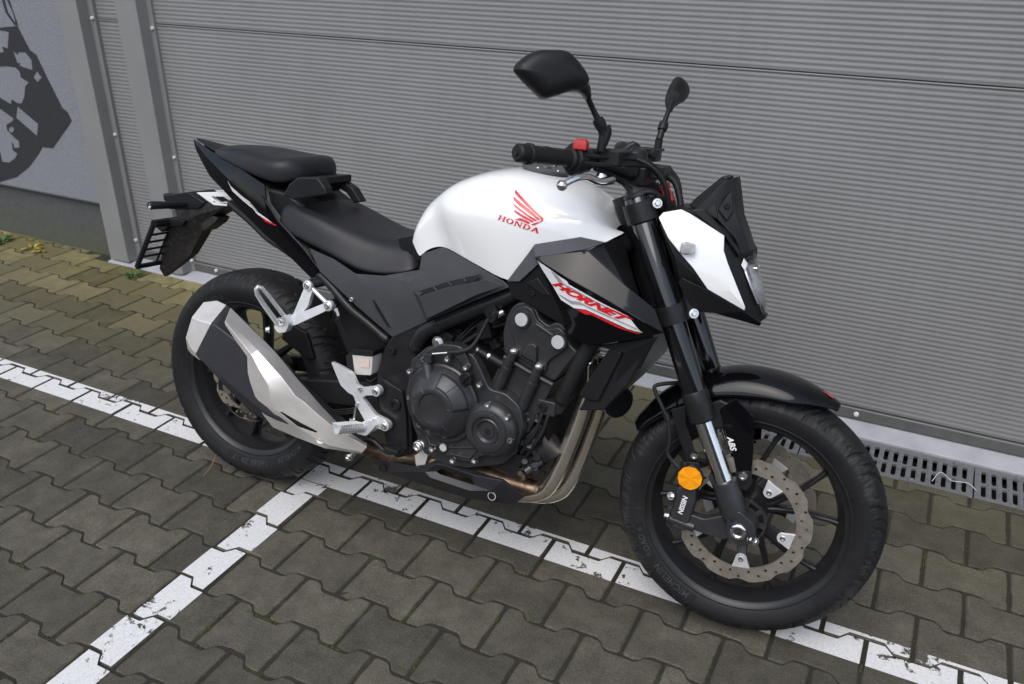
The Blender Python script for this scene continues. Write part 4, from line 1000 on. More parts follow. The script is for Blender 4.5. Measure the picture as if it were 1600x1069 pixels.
for s in (-1, 1):
    def m_(v): v = Vector(v); return Vector((v.x, -v.y if s > 0 else v.y, v.z))
    e0, e1 = m_(bar[0]), m_(bar[1]); dg_ = (e1-e0).normalized(); LnG = (e1-e0).length
    prof = [(0.0175, 0.0), (0.0185, 0.012)]
    k = 0.014
    prof = [(0.0165, 0.018), (0.0205, 0.020), (0.0205, 0.027), (0.0170, 0.030)]
    while k+0.03 < LnG-0.012:
        k += 0.0
        break
    for q in np.linspace(0.034, LnG-0.016, 9): prof += [(0.0172, q-0.001), (0.0166, q+0.003)]
    prof += [(0.0172, LnG-0.010), (0.0225, LnG-0.007), (0.0225, LnG)]
    gp = fpart('grip', lathe(prof, e0, dg_, 28), 'rubber_part', hb, smooth=35)
    # slanted grip ridges
    rg = []
    for q in range(7):
        pts = []
        for z_ in np.linspace(0, 1, 7):
            a = rad(110)+z_*rad(120)+q*0.9; _, u_, w_ = frame_of(dg_); h = 0.040+q*(LnG-0.075)/7+z_*0.022
            pts.append(e0+dg_*h+(u_*math.cos(a)+w_*math.sin(a))*0.0172)
        rg.append(tube(pts, 0.0011, 6, res=2))
    fpart('grip_ridge', join(*rg), 'rubber_part', gp, smooth=60)
    fpart('bar_weight', lathe([(0, -0.012), (0.006, -0.012), (0.0065, -0.0085), (0.013, -0.0085), (0.0172, -0.004), (0.0178, 0.010), (0.0172, 0.018)], e0, dg_, 28, False), 'rubber_part', hb, smooth=40)
    sw = e1+dg_*0.026
    _, u_, w_ = frame_of(dg_)
    swb = fpart('switch_box', loft([[tuple(e1+dg_*h+(u_*math.cos(2*math.pi*k/12)*1.0+w_*math.sin(2*math.pi*k/12)*1.15)*r*(1.08 if k % 3 == 0 else 1)) for k in range(12)] for h, r in ((0.0, 0.020), (0.004, 0.0275), (0.024, 0.0275), (0.028, 0.0225), (0.048, 0.0205), (0.052, 0.017))]), 'plastic', hb, smooth=45, bevel=0.0015)
    if s < 0:
        rk = Vector((0.9923, -0.245, 1.0769))
        fpart('stop_switch', loft([[tuple(rk+Vector((x*sx, y*sx, z))) for x, y in ((-.014,-.010),(.014,-.010),(.014,.010),(-.014,.010))] for z, sx in ((-0.010, 1.0), (0.004, 1.0), (0.011, 0.7))]), 'red', swb, smooth=30, bevel=0.002)
    mcp = m_((1.0419, -0.175, 1.0511)); 
    mc = fpart('master_cylinder', join(box(m_((1.0399, -0.17, 1.0558)), (0.042, 0.062, 0.030)), cyl(m_((0.9941, -0.2, 1.0591)), m_((1.0629, -0.12, 1.0613)), 0.0105, n=14), box(m_((1.0423, -0.165, 1.0688)), (0.050, 0.070, 0.007))), 'plastic', hb, smooth=30, bevel=0.003)
    lever = [m_((0.9934, -0.335, 1.0027)), m_((1.0111, -0.315, 1.016)), m_((1.0234, -0.285, 1.0186)), m_((1.0374, -0.245, 1.0099)), m_((1.0509, -0.2, 1.0133))]
    lv = fpart('hand_lever', tube(lever, 0.006, 10, radii=[0.0062, 0.0066, 0.0072, 0.0085, 0.0095]), 'chrome', hb, smooth=180)
    fpart('lever_ball', lathe([(0, -0.0105), (0.006, -0.009), (0.0095, -0.005), (0.0108, 0), (0.0095, 0.005), (0.006, 0.009), (0, 0.0105)], m_((0.9917, -0.337, 1.0014)), (0, 0, 1), 20, False), 'chrome', lv, smooth=180)
    fpart('lever_pivot', lathe([(0.010, -0.007), (0.0115, -0.003), (0.0115, 0.003), (0.009, 0.007)], m_((1.0339, -0.218, 1.0184)), (0.2, 0.2, 1), 18), 'chrome', lv, smooth=35, bevel=0.002)
# mirrors (front frame): shell outline seen from the back of the housing
def mirror_set(stem, housing, n_dir, glass_off, name_parent):
    st = fpart('mirror_stem', tube(stem[2:], 0.0062, 12, radii=[0.0068, 0.0058, 0.0064]), 'plastic', hb, smooth=180)
    fpart('stem_base', join(tube(stem[:2], 0.0095, 12), tube(stem[1:3], 0.0085, 12), lathe([(0.011, -0.010), (0.0125, 0), (0.011, 0.010)], stem[2], Vector(stem[3])-Vector(stem[2]), 14)), 'plastic', st, smooth=40)
    return st
def shell_from_outline(out, n_dir, depth, inset):
    """convex housing: rim outline, rounded back towards n_dir, flat other side"""
    n = Vector(n_dir).normalized(); P_ = spline(out, 3, True); c = sum(P_, Vector())/len(P_)
    rings = [[tuple(p+(c-p)*0.03-n*0.004) for p in P_], [tuple(p) for p in P_], [tuple(p+n*depth*0.25) for p in P_]]
    for f, h in ((0.03, 0.45), (0.10, 0.66), (0.28, 0.86), (0.55, 0.96), (0.85, 1.0)):
        rings.append([tuple(p+(c-p)*f*inset+n*depth*h) for p in P_])
    return loft(rings), [tuple(p+(c-p)*0.06-n*0.0045) for p in P_]
st = mirror_set([(1.0255, -0.215, 1.0677), (1.027, -0.215, 1.0977), (1.0183, -0.222, 1.1202), (1.0035, -0.232, 1.1467), (0.9928, -0.25, 1.1716)], None, None, None, None)
for a_, b_ in (((947,222),(949,197)),):
    pass
fpart('stem_elbow', tube([(1.0279, -0.215, 1.0804), (1.0337, -0.213, 1.1033), (1.0299, -0.215, 1.1165)], 0.0088, 10, res=3), 'plastic', st, smooth=60)
mo = [(0.8985, -0.4, 1.1962), (0.8972, -0.4, 1.2027), (0.8995, -0.397, 1.2109), (0.9108, -0.385, 1.2259), (0.9259, -0.372, 1.2368), (0.9461, -0.357, 1.2406), (0.9661, -0.34, 1.2423), (0.9791, -0.328, 1.2352), (0.9949, -0.317, 1.2191), (1.0051, -0.308, 1.2046), (1.008, -0.304, 1.1913), (0.9973, -0.312, 1.1762), (0.9809, -0.326, 1.1719), (0.9664, -0.34, 1.1643), (0.9554, -0.35, 1.1584), (0.9473, -0.358, 1.1545), (0.9416, -0.363, 1.1538), (0.9368, -0.368, 1.1572), (0.9264, -0.377, 1.1673), (0.9143, -0.388, 1.1792)]
g_, gl = shell_from_outline(mo, (0.60, -0.78, 0.12), 0.034, 0.75)
mh = fpart('mirror_housing', g_, 'plastic', st, smooth=80)
fpart('mirror_boss', tube([(0.995, -0.248, 1.1695), (0.994, -0.275, 1.1824), (0.9859, -0.3, 1.1874)], 0.010, 10, radii=[0.0085, 0.0125, 0.012]), 'plastic', st, smooth=80)
st2 = mirror_set([(1.0458, 0.215, 1.0642), (1.0466, 0.215, 1.0917), (1.0496, 0.225, 1.1223), (1.0521, 0.245, 1.1532), (1.0538, 0.262, 1.172)], None, None, None, None)
mo = [(1.0368, 0.3, 1.1686), (1.0292, 0.315, 1.1886), (1.0295, 0.335, 1.2143), (1.0313, 0.36, 1.2345), (1.0354, 0.38, 1.247), (1.0438, 0.4, 1.2425), (1.0506, 0.425, 1.2317), (1.0544, 0.435, 1.2165), (1.0546, 0.42, 1.1997), (1.0508, 0.39, 1.1854), (1.0451, 0.35, 1.1756), (1.0405, 0.315, 1.1663)]
g_, gl = shell_from_outline(mo, (0.95, -0.25, 0.1), 0.016, 0.75)
fpart('mirror_housing', g_, 'plastic', st2, smooth=80)
fpart('mirror_boss', tube([(1.0519, 0.262, 1.1627), (1.0494, 0.29, 1.1847), (1.0454, 0.33, 1.2014)], 0.010, 10, radii=[0.008, 0.012, 0.012]), 'plastic', st2, smooth=80)

# cables from the bars down to the frame and fork
def cable(name, pts, r=0.0042, mat='rubber_part', parent=None): return fpart(name, tube(pts, r, 8), mat, parent if parent is not None else hb, smooth=180)
cable('throttle_cable', [(0.9922, -0.25, 1.0572), (1.0374, -0.2, 1.0562), (1.0842, -0.12, 1.0545), (1.109, -0.07, 1.0401), (1.1306, -0.05, 1.0041), (1.1407, -0.03, 0.963), (1.1403, -0.02, 0.8919)])
cable('throttle_cable', [(0.9979, -0.25, 1.0429), (1.0459, -0.2, 1.0419), (1.0944, -0.11, 1.0423), (1.1167, -0.06, 1.0191), (1.1371, -0.05, 0.9776), (1.1458, -0.03, 0.9078)], 0.0038)
cable('brake_line', [(1.0588, -0.13, 1.0597), (1.1079, -0.13, 1.047), (1.1378, -0.12, 1.0188), (1.1515, -0.11, 0.9832), (1.1607, -0.08, 0.9147), (1.1817, -0.06, 0.8181), (1.2233, -0.04, 0.6919), (1.2696, -0.03, 0.6095)], 0.0045)
cable('wiring_loom', [(1.0106, -0.19, 1.0326), (1.0465, -0.12, 1.008), (1.0823, -0.1, 0.9926), (1.1113, -0.08, 0.9897), (1.1326, -0.05, 0.9702), (1.1363, -0.03, 0.9345)], 0.0065)
cable('wiring_loom', [(1.0546, -0.11, 1.0005), (1.0818, -0.115, 0.9827), (1.107, -0.11, 0.9909), (1.1275, -0.1, 0.9848), (1.138, -0.09, 0.9533)], 0.0055)
cable('clutch_cable', [(1.0823, 0.2, 1.0288), (1.1253, 0.12, 1.0024), (1.1465, 0.06, 0.9574), (1.1451, 0.03, 0.8874)], 0.0055)
cable('wiring_loom', [(1.0631, 0.05, 1.0198), (1.1229, 0.05, 1.0125), (1.148, 0.04, 0.9733), (1.1588, 0.03, 0.9326)], 0.008)
fpart('fork_adjuster', lathe([(0.012, 0), (0.012, 0.012), (0.007, 0.014), (0.007, 0.02), (0, 0.02)], (1.1098, 0.06, 0.9875), (-0.4, 0, 1), 16), 'red', hb, smooth=35)
fpart('warning_tag', loft([[(1.1134, -0.02, 1.0005), (1.1327, -0.02, 0.9946), (1.1459, -0.02, 0.9713), (1.136, -0.02, 0.9617), (1.1225, -0.02, 0.9766)], [(p[0], p[1]+0.02, p[2]) for p in ((1.1134, -0.02, 1.0005), (1.1327, -0.02, 0.9946), (1.1459, -0.02, 0.9713), (1.136, -0.02, 0.9617), (1.1225, -0.02, 0.9766))]]), 'red', hb, smooth=30, bevel=0.003)
fpart('ignition_switch', join(lathe([(0.022, 0), (0.022, 0.03), (0.016, 0.036), (0, 0.036)], (1.0657, 0, 0.9796), (-0.43, 0, 0.9), 20), box((1.0585, -0.06, 1.0341), (0.03, 0.03, 0.035)), box((1.0845, 0.03, 1.0258), (0.06, 0.08, 0.03))), 'plastic', hb, smooth=30, bevel=0.003)
fpart('key', box((1.0806, -0.02, 1.0215), (0.004, 0.016, 0.03)), 'alu', hb, smooth=0)
fpart('bar_riser', join(cyl((1.0614, -0.035, 0.9671), (1.0547, -0.035, 1.0163), 0.016), cyl((1.0752, 0.035, 0.9788), (1.069, 0.035, 1.0238), 0.016)), 'frame', hb, smooth=35)

# ---- headlight unit (front frame)
def f_sym(faces_pts): return None
hl_core = [
 [(1.149, -0.105, 0.9559), (1.1944, -0.092, 0.9609), (1.2522, -0.082, 0.9384), (1.2951, -0.06, 0.9154), (1.329, -0.03, 0.8883)],
 [(1.1423, -0.118, 0.9266), (1.2006, -0.118, 0.8972), (1.2757, -0.096, 0.8856), (1.3049, -0.068, 0.8771), (1.3306, -0.035, 0.8658)],
 [(1.181, -0.12, 0.8676), (1.23, -0.118, 0.8342), (1.2925, -0.098, 0.848), (1.323, -0.064, 0.8274), (1.3485, -0.032, 0.8196)],
 [(1.2004, -0.108, 0.8115), (1.2538, -0.112, 0.803), (1.3193, -0.092, 0.7901), (1.3466, -0.056, 0.7745), (1.3638, -0.026, 0.772)],
 [(1.2347, -0.085, 0.7547), (1.2794, -0.085, 0.7569), (1.3358, -0.065, 0.749), (1.3636, -0.032, 0.7362), (1.3749, -0.014, 0.7461)]]
rows = []
for r in hl_core: rows.append([Vector(p) for p in r]+[Vector((p[0]+0.004, -p[1], p[2])) for p in r[::-1]])
hl = fpart('headlight', grid([[p-Vector((0, 0.004 if p.y < 0 else -0.004, 0)) * -1 for p in r] for r in rows]), 'plastic', smooth=40, solid=0.004, bevel=0.002)
# closed rear of the shell
bk = [rows[i][0] for i in range(5)]+[rows[i][-1] for i in range(4, -1, -1)]
tp = rows[0]
fpart('headlight_back', ([tuple(p) for p in bk], [tuple(range(10))]), 'engine_shade', hl, smooth=0)
fpart('headlight_top', ([tuple(p) for p in tp], [(0, 1, 8, 9), (1, 2, 7, 8), (2, 3, 6, 7), (3, 4, 5, 6)]), 'plastic', hl, smooth=30, solid=0.004)
bt = rows[4]
fpart('headlight_belly', ([tuple(p) for p in bt], [(0, 1, 8, 9), (1, 2, 7, 8), (2, 3, 6, 7), (3, 4, 5, 6)]), 'plastic', hl, smooth=30, solid=0.004)
for s in (-1, 1):
    wp = {'a': (1.1406, -0.126, 0.9418), 'b': (1.1468, -0.118, 0.9526), 'c': (1.181, -0.108, 0.963), 'd': (1.2, -0.104, 0.9559), 'e': (1.2737, -0.092, 0.9197), 'f': (1.2782, -0.1, 0.8905),
          'g': (1.2901, -0.103, 0.8672), 'h': (1.3385, -0.084, 0.7796), 'i': (1.3381, -0.082, 0.7722), 'j': (1.2603, -0.118, 0.8105), 'k': (1.2253, -0.128, 0.8511), 'l': (1.2014, -0.131, 0.8721), 'm': (1.167, -0.13, 0.9044),
          'p': (1.2208, -0.122, 0.9006), 'q': (1.2614, -0.118, 0.8634), 'r': (1.3046, -0.104, 0.8101), 'n': (1.1785, -0.124, 0.9281)}
    ks = list(wp); vv = [(wp[k_][0], s*abs(wp[k_][1]), wp[k_][2]) for k_ in ks]; ix = {k_: i for i, k_ in enumerate(ks)}
    fs = ['abn', 'bcdn', 'dpn', 'depf' if False else 'dep', 'efp', 'fgqp', 'ghr', 'gqr'[::-1], 'hir', 'ijr', 'jqr', 'jkq', 'kpq', 'klp', 'lmnp', 'man']
    fpart('headlight_side_panel', (vv, [tuple(ix[c_] for c_ in f_) for f_ in fs]), 'white_paint', hl, smooth=50, solid=0.005, bevel=0.0015, soff=1 if s < 0 else 1)
    lo = [(1.1994, -0.119, 0.8144), (1.2062, -0.12, 0.8252), (1.2596, -0.121, 0.8095), (1.3389, -0.086, 0.7703), (1.3741, -0.035, 0.7401), (1.3694, -0.03, 0.7326), (1.2811, -0.097, 0.7581), (1.2391, -0.103, 0.756), (1.2162, -0.115, 0.7876)]
    lo = [(p[0], s*abs(p[1]), p[2]) for p in lo]
    fpart('headlight_lower_cover', (lo, [(0, 1, 2, 8), (2, 3, 6, 7), (8, 2, 7), (3, 4, 5, 6)]), 'plastic', hl, smooth=25, solid=0.004, bevel=0.0015)
    ic = Vector((1.2064, -0.128, 0.8885)); ic.y *= -s*1.0 if False else (1 if s < 0 else -1)
    ind = fpart('front_indicator', lathe([(0.006, -0.012), (0.0115, -0.003), (0.0130, 0.003), (0.0130, 0.006)], ic, (0.45, s, 0.10), 20), 'plastic', hl, smooth=40)
    ia = Vector((0.40, s, 0.10)).normalized(); iu = Vector((ia.y*-s, 0.40*s*0+0.0, 0)); iu = Vector((1, -0.40*s, 0)).normalized(); iw = ia.cross(iu).normalized()
    rr_i = rounded([tuple(iu*a_+iw*b_) for a_, b_ in ((-0.0150, -0.0120), (0.0165, -0.0105), (0.0150, 0.0120), (-0.0130, 0.0125))], 0.006, 4)
    fpart('indicator_lens', loft([[tuple(ic+ia*h_+Vector(p)*k_) for p in rr_i] for h_, k_ in ((0.004, 0.80), (0.008, 0.98), (0.016, 1.0), (0.020, 0.92), (0.0215, 0.75))]), 'indicator', ind, smooth=40)
# lens: stacked light units behind a clear cover
lr = [[(1.3138, -0.054, 0.8767), (1.322, -0.032, 0.8834), (1.3264, 0, 0.883)], [(1.3127, -0.058, 0.862), (1.3285, -0.034, 0.8612), (1.3388, 0, 0.8568)], [(1.3366, -0.052, 0.8167), (1.3473, -0.03, 0.8177), (1.3558, 0, 0.8116)],
      [(1.3558, -0.042, 0.782), (1.3625, -0.024, 0.7785), (1.3693, 0, 0.7711)], [(1.3695, -0.024, 0.7528), (1.3726, -0.013, 0.7512), (1.3773, 0, 0.7481)]]
lrow = [[Vector(p)+Vector((0.007, -0.005 if k_ == 0 else (-0.003 if k_ == 1 else 0), 0)) for k_, p in enumerate(r)]+[Vector((p[0]+0.007, -p[1]+(0.005 if k_ == 0 else 0.003), p[2])) for k_, p in list(enumerate(r[:2]))[::-1]] for r in lr]
fpart('reflector_bowl', grid([[Vector(p)+Vector((0.004, -0.003 if p[1] < -0.01 else 0, 0)) for p in r]+[Vector((p[0]+0.004, -p[1]+0.003, p[2])) for p in r[:2][::-1]] for r in lr[1:4]]), 'alu', hl, smooth=40, solid=0.002)
fpart('headlight_lens', grid(lrow), 'lens', hl, smooth=60, solid=0.003, sub=1)
lc_ = Vector((1.3517, 0, 0.8364)); lc2 = Vector((1.3697, 0, 0.7855))
fpart('lamp_unit', join(box((lc_.x-0.03, 0, lc_.z), (0.03, 0.075, 0.030)), box((lc_.x-0.02, -0.02, lc_.z+0.018), (0.03, 0.03, 0.004)), box((lc_.x-0.02, 0.02, lc_.z+0.018), (0.03, 0.03, 0.004))), 'chrome', hl, smooth=0, bevel=0.003)
fpart('lamp_unit', box((lc2.x-0.03, 0, lc2.z), (0.03, 0.05, 0.024)), 'chrome', hl, smooth=0, bevel=0.003)
lp_l = [(1.3152, -0.066, 0.8607), (1.3177, -0.063, 0.8757), (1.3269, -0.058, 0.8642), (1.3245, -0.062, 0.8493)]
fpart('daylight_strip', plate(lp_l, 0.01), 'white_print', hl, smooth=0, bevel=0.001)
# ---- dash
ds = [(1.1844, -0.045, 0.9696), (1.2483, -0.045, 1.038), (1.2581, -0.045, 1.0351), (1.2556, -0.045, 1.0256), (1.2058, -0.045, 0.9642), (1.195, -0.045, 0.9628)]
dash = fpart('dash_display', loft([[(p[0], y, p[2]) for p in ds] for y in (-0.047, -0.044, 0.044, 0.047)]), 'plastic', smooth=30, bevel=0.003)
d0, d1 = Vector(ds[0]), Vector(ds[1]); dn = Vector((-(d1-d0).z, 0, (d1-d0).x)).normalized()
fpart('display_glass', ([(d0.x+(d1-d0).x*f+dn.x*0.0015, y, d0.z+(d1-d0).z*f+dn.z*0.0015) for f, y in ((0.08, -0.040), (0.95, -0.040), (0.95, 0.040), (0.08, 0.040))], [(0, 1, 2, 3)]), 'screen', dash, smooth=0)
vz = [[(1.2582, -0.05, 1.0301), (1.269, -0.03, 1.0371), (1.2743, 0, 1.0379)], [(1.2416, -0.056, 0.9804), (1.2728, -0.04, 1.0048), (1.2834, 0, 1.0065)], [(1.253, -0.062, 0.9475), (1.2862, -0.045, 0.9586), (1.2962, 0, 0.9604)],
      [(1.2936, -0.07, 0.9162), (1.3082, -0.05, 0.9243), (1.3127, 0, 0.9254)], [(1.3133, -0.07, 0.884), (1.3257, -0.048, 0.8886), (1.3306, 0, 0.8906)]]
vrow = [[Vector(p) for p in r]+[Vector((p[0], -p[1], p[2])) for p in r[:2][::-1]] for r in vz]
vis = fpart('meter_visor', grid(vrow), 'plastic', smooth=40, solid=0.004, bevel=0.002)
fpart('visor_cheek', plate([(1.1971, -0.048, 0.9619), (1.2504, -0.048, 1.0277), (1.2602, -0.048, 1.0329), (1.2553, -0.05, 0.9898), (1.255, -0.056, 0.9459), (1.2201, -0.052, 0.9585)], 0.006), 'plastic', vis, smooth=0, bevel=0.002)
fpart('visor_cheek', plate([(p[0], -p[1], p[2]) for p in ((1.1971, -0.048, 0.9619), (1.2504, -0.048, 1.0277), (1.2602, -0.048, 1.0329), (1.2553, -0.05, 0.9898), (1.255, -0.056, 0.9459), (1.2201, -0.052, 0.9585))], -0.006), 'plastic', vis, smooth=0, bevel=0.002)
fpart('visor_inset', plate([(1.25, -0.064, 0.9687), (1.2632, -0.06, 0.9994), (1.2718, -0.056, 1.0082), (1.2808, -0.058, 0.9696), (1.2719, -0.064, 0.9475)], 0.008), 'plastic', vis, smooth=0, bevel=0.002)
capbolt((1.2672, -0.066, 0.9791), RIGHT, 0.006, 0.003, parent=vis, M=FM, mat='plastic')
fpart('visor_brow', plate([(1.1936, -0.09, 0.9633), (1.2247, -0.09, 0.97), (1.3107, -0.07, 0.8918), (1.3109, -0.072, 0.8758), (1.275, -0.09, 0.9183)], 0.012), 'plastic', vis, smooth=0, bevel=0.003)

# ---- fuel tank
def bpart(name, VF, mat, parent=None, **k): return mk(name, VF, mat, parent if parent is not None else bike, **k)
tk = [ # top centre, bottom edge, half width top shoulder, max, profile fractions
 ((0.5297, -0.075, 0.8266), (0.5716, -0.105, 0.7662), 0.055, 0.098), ((0.5397, -0.062, 0.8628), (0.5866, -0.108, 0.7862), 0.066, 0.106), ((0.5671, -0.045, 0.8992), (0.6118, -0.11, 0.7998), 0.078, 0.108), ((0.5963, -0.03, 0.9234), (0.6376, -0.113, 0.8065), 0.090, 0.112), ((0.6185, -0.015, 0.9421), (0.6672, -0.122, 0.8025), 0.100, 0.126),
 ((0.6443, 0, 0.9612), (0.7073, -0.138, 0.7945), 0.106, 0.146), ((0.7013, 0, 0.9862), (0.7708, -0.152, 0.7802), 0.118, 0.163), ((0.7674, 0, 1.0029), (0.8331, -0.16, 0.7611), 0.124, 0.172), ((0.838, 0, 1.0037), (0.9012, -0.16, 0.7744), 0.122, 0.171),
 ((0.9087, 0, 0.9873), (0.9624, -0.155, 0.8127), 0.112, 0.160), ((0.9696, 0, 0.9616), (1.0145, -0.14, 0.8541), 0.098, 0.140), ((1.0116, 0, 0.9324), (1.0473, -0.12, 0.8858), 0.080, 0.118), ((1.0395, 0, 0.9043), (1.0731, -0.09, 0.8998), 0.05, 0.085)]
rows = []
for tp_, bp_, wsh, wmx in tk:
    tx, tz, bx, bz, yb = tp_[0], tp_[2], bp_[0], bp_[2], abs(bp_[1]); H = tz-bz
    pr = [(0, 1.0), (wsh*0.45, 0.992), (wsh*0.85, 0.955), (wsh*1.10, 0.86), (wmx*0.985, 0.66), (wmx, 0.45), ((wmx+yb)/2, 0.22), (yb, 0.0)]
    half = [(tx+(bx-tx)*(1-f)**1.3, -y, bz+H*f) for y, f in pr]
    rows.append([half[-1-i] for i in range(len(half))]+[(p[0], -p[1], p[2]) for p in half[1:]])
tank = bpart('fuel_tank', grid(rows), 'white_paint', smooth=180, sub=2)
# front and rear closing
bpart('tank_base', loft([[(x, y, z) for x, z in ((0.50, 0.80), (0.52, 0.76), (0.80, 0.74), (1.02, 0.80), (1.02, 0.86), (0.7, 0.86))] for y in (-0.095, 0.095)]), 'engine_shade', tank, smooth=0)
cc = Vector((0.8343, 0, 0.993)); 
cz_ = None
def top_z(x):
    xs = [t_[0][0] for t_ in tk]; zs = [t_[0][2] for t_ in tk]; return float(np.interp(x, xs, zs))
tilt = Vector((-(top_z(cc.x+0.04)-top_z(cc.x-0.04))/0.08, 0, 1)).normalized()
cap0 = Vector((cc.x, 0, top_z(cc.x)-0.004))
cap = bpart('fuel_cap', lathe([(0.056, 0.0), (0.056, 0.006), (0.053, 0.0085), (0.040, 0.0085), (0.038, 0.007), (0.012, 0.007), (0.011, 0.011), (0, 0.011)], cap0, tilt, 40, False), 'silver_grey', tank, smooth=35)
for k in range(6):
    a = k*math.pi/3; _, u_, w_ = frame_of(tilt)
    capbolt(cap0+tilt*0.0075+(u_*math.cos(a)+w_*math.sin(a))*0.047, tilt, 0.0035, 0.003, parent=cap)

# surface projection for printed decals
def bvh_of(o, lvl=True):
    dg = bpy.context.evaluated_depsgraph_get(); dg.update(); e = o.evaluated_get(dg); me = e.to_mesh()
    me.calc_loop_triangles(); b = BVHTree.FromPolygons([v.co.copy() for v in me.vertices], [tuple(p.vertices) for p in me.loop_triangles]); e.to_mesh_clear(); return b
def drape(VF, bvh, off, y0=-0.6):
    """drop side-view geometry (x,z) on a body surface along +y"""
    V, F_ = VF; out = []
    for v in V:
        h, n, i, d = bvh.ray_cast(Vector((v[0], y0, v[2])), Vector((0, 1, 0)))
        out.append((v[0], (h.y if h is not None else v[1])-off, v[2]))
    return out, F_
def subdiv(VF, cuts):
    bm = bmesh.new(); vs_ = [bm.verts.new(v) for v in VF[0]]
    for f in VF[1]:
        try: bm.faces.new([vs_[i] for i in f])
        except ValueError: pass
    bmesh.ops.triangulate(bm, faces=bm.faces); 
    bmesh.ops.subdivide_edges(bm, edges=bm.edges, cuts=cuts, use_grid_fill=True)
    bm.verts.index_update(); r = [tuple(v.co) for v in bm.verts], [tuple(v.index for v in f.verts) for f in bm.faces]; bm.free(); return r
tb = bvh_of(tank)
# wing emblem: five swept feathers
def poly_side(pts): return [tuple(p) for p in pts], [tuple(range(len(pts)))]
wing = [[(0.824, -0.16, 0.9653), (0.861, -0.16, 0.9439), (0.8965, -0.16, 0.9219), (0.9053, -0.16, 0.9173), (0.9076, -0.16, 0.9129), (0.9066, -0.16, 0.9098), (0.9031, -0.16, 0.907), (0.891, -0.16, 0.8988), (0.8867, -0.16, 0.8976), (0.8814, -0.16, 0.8988), (0.8857, -0.16, 0.9015), (0.9011, -0.16, 0.9082), (0.9033, -0.16, 0.9112), (0.9018, -0.16, 0.9133), (0.893, -0.16, 0.919), (0.8617, -0.16, 0.9369), (0.8274, -0.16, 0.9576)],
 [(0.8268, -0.16, 0.9511), (0.8564, -0.16, 0.9373), (0.8808, -0.16, 0.925), (0.9, -0.16, 0.9131), (0.8988, -0.16, 0.9105), (0.895, -0.16, 0.9111), (0.8815, -0.16, 0.918), (0.8463, -0.16, 0.9349), (0.8304, -0.16, 0.9439)],
 [(0.8307, -0.16, 0.9381), (0.8711, -0.16, 0.9194), (0.8952, -0.16, 0.9094), (0.8916, -0.16, 0.9069), (0.889, -0.16, 0.9073), (0.8729, -0.16, 0.9138), (0.8375, -0.16, 0.9307)],
 [(0.8364, -0.16, 0.9258), (0.8582, -0.16, 0.9176), (0.8878, -0.16, 0.9066), (0.8841, -0.16, 0.9037), (0.8602, -0.16, 0.9115), (0.8412, -0.16, 0.9195)],
 [(0.8565, -0.16, 0.9098), (0.8697, -0.16, 0.9069), (0.8804, -0.16, 0.9026), (0.8763, -0.16, 0.8993), (0.8622, -0.16, 0.9029), (0.8438, -0.16, 0.9051)]]
bpart('tank_emblem', drape(cellcut(join(*[tess(w_) for w_ in wing])), tb, 0.0012), 'red_print', tank, smooth=180, recalc=False)
def text_on(s, size, p0, p1, up=None, shear=0, bold=0, spacing=1.0, fit=True):
    """text along the line p0-p1 in the side plane"""
    V, F_ = text_mesh(s, size, shear, bold, 0, spacing); p0, p1 = Vector(p0), Vector(p1); c = (p0+p1)/2; d = (p1-p0); Lw = d.length; d.normalize()
    u = Vector((-d.z, 0, d.x)) if up is None else Vector(up)
    xs = [v[0] for v in V]; k = Lw/(max(xs)-min(xs)) if fit else 1; x0 = (max(xs)+min(xs))/2
    ys = [v[1] for v in V]; y0 = (max(ys)+min(ys))/2
    return [tuple(c+d*(v[0]-x0)*k+u*(v[1]-y0)) for v in V], F_
# slab serif letters
def ell(cx, cy, rx, ry, n=20): return [(cx+rx*math.cos(2*math.pi*k/n), cy+ry*math.sin(2*math.pi*k/n)) for k in range(n)]
SERIF = {
 'H': (1.10, [(0,0),(.42,0),(.42,.12),(.32,.12),(.32,.44),(.78,.44),(.78,.12),(.68,.12),(.68,0),(1.1,0),(1.1,.12),(1.0,.12),(1.0,.88),(1.1,.88),(1.1,1),(.68,1),(.68,.88),(.78,.88),(.78,.56),(.32,.56),(.32,.88),(.42,.88),(.42,1),(0,1),(0,.88),(.1,.88),(.1,.12),(0,.12)], []),
 'O': (1.10, ell(.55,.5,.55,.52), [ell(.55,.5,.29,.39)]),
 'N': (1.15, [(0,0),(.36,0),(.36,.12),(.24,.12),(.24,.7),(.85,0),(1.02,0),(1.02,.88),(1.14,.88),(1.14,1),(.78,1),(.78,.88),(.9,.88),(.9,.33),(.34,1),(0,1),(0,.88),(.11,.88),(.11,.12),(0,.12)], []),
 'D': (1.08, [(0,0),(.55,0),(.8,.06),(.98,.25),(1.05,.5),(.98,.75),(.8,.94),(.55,1),(0,1),(0,.88),(.1,.88),(.1,.12),(0,.12)], [[(.34,.12),(.52,.12),(.68,.2),(.78,.36),(.8,.5),(.78,.64),(.68,.8),(.52,.88),(.34,.88)]]),
 'A': (1.15, [(0,0),(.36,0),(.36,.12),(.29,.12),(.36,.28),(.72,.28),(.8,.12),(.72,.12),(.72,0),(1.15,0),(1.15,.12),(1.07,.12),(.66,1),(.46,1),(.1,.12),(0,.12)], [[(.41,.4),(.66,.4),(.54,.7)]])}
def serif_text(word, p0, p1, up, gap=0.14):
    p0, p1, up = Vector(p0), Vector(p1), Vector(up); tot = sum(SERIF[c_][0] for c_ in word)+gap*(len(word)-1); x = 0; out = []
    for c_ in word:
        w_, o_, h_ = SERIF[c_]; f_ = lambda q: tuple(p0+(p1-p0)*((x+q[0])/tot)+up*q[1])
        out.append(tess([f_(q) for q in o_], [[f_(q) for q in hh] for hh in h_])); x += w_+gap
    return join(*out)
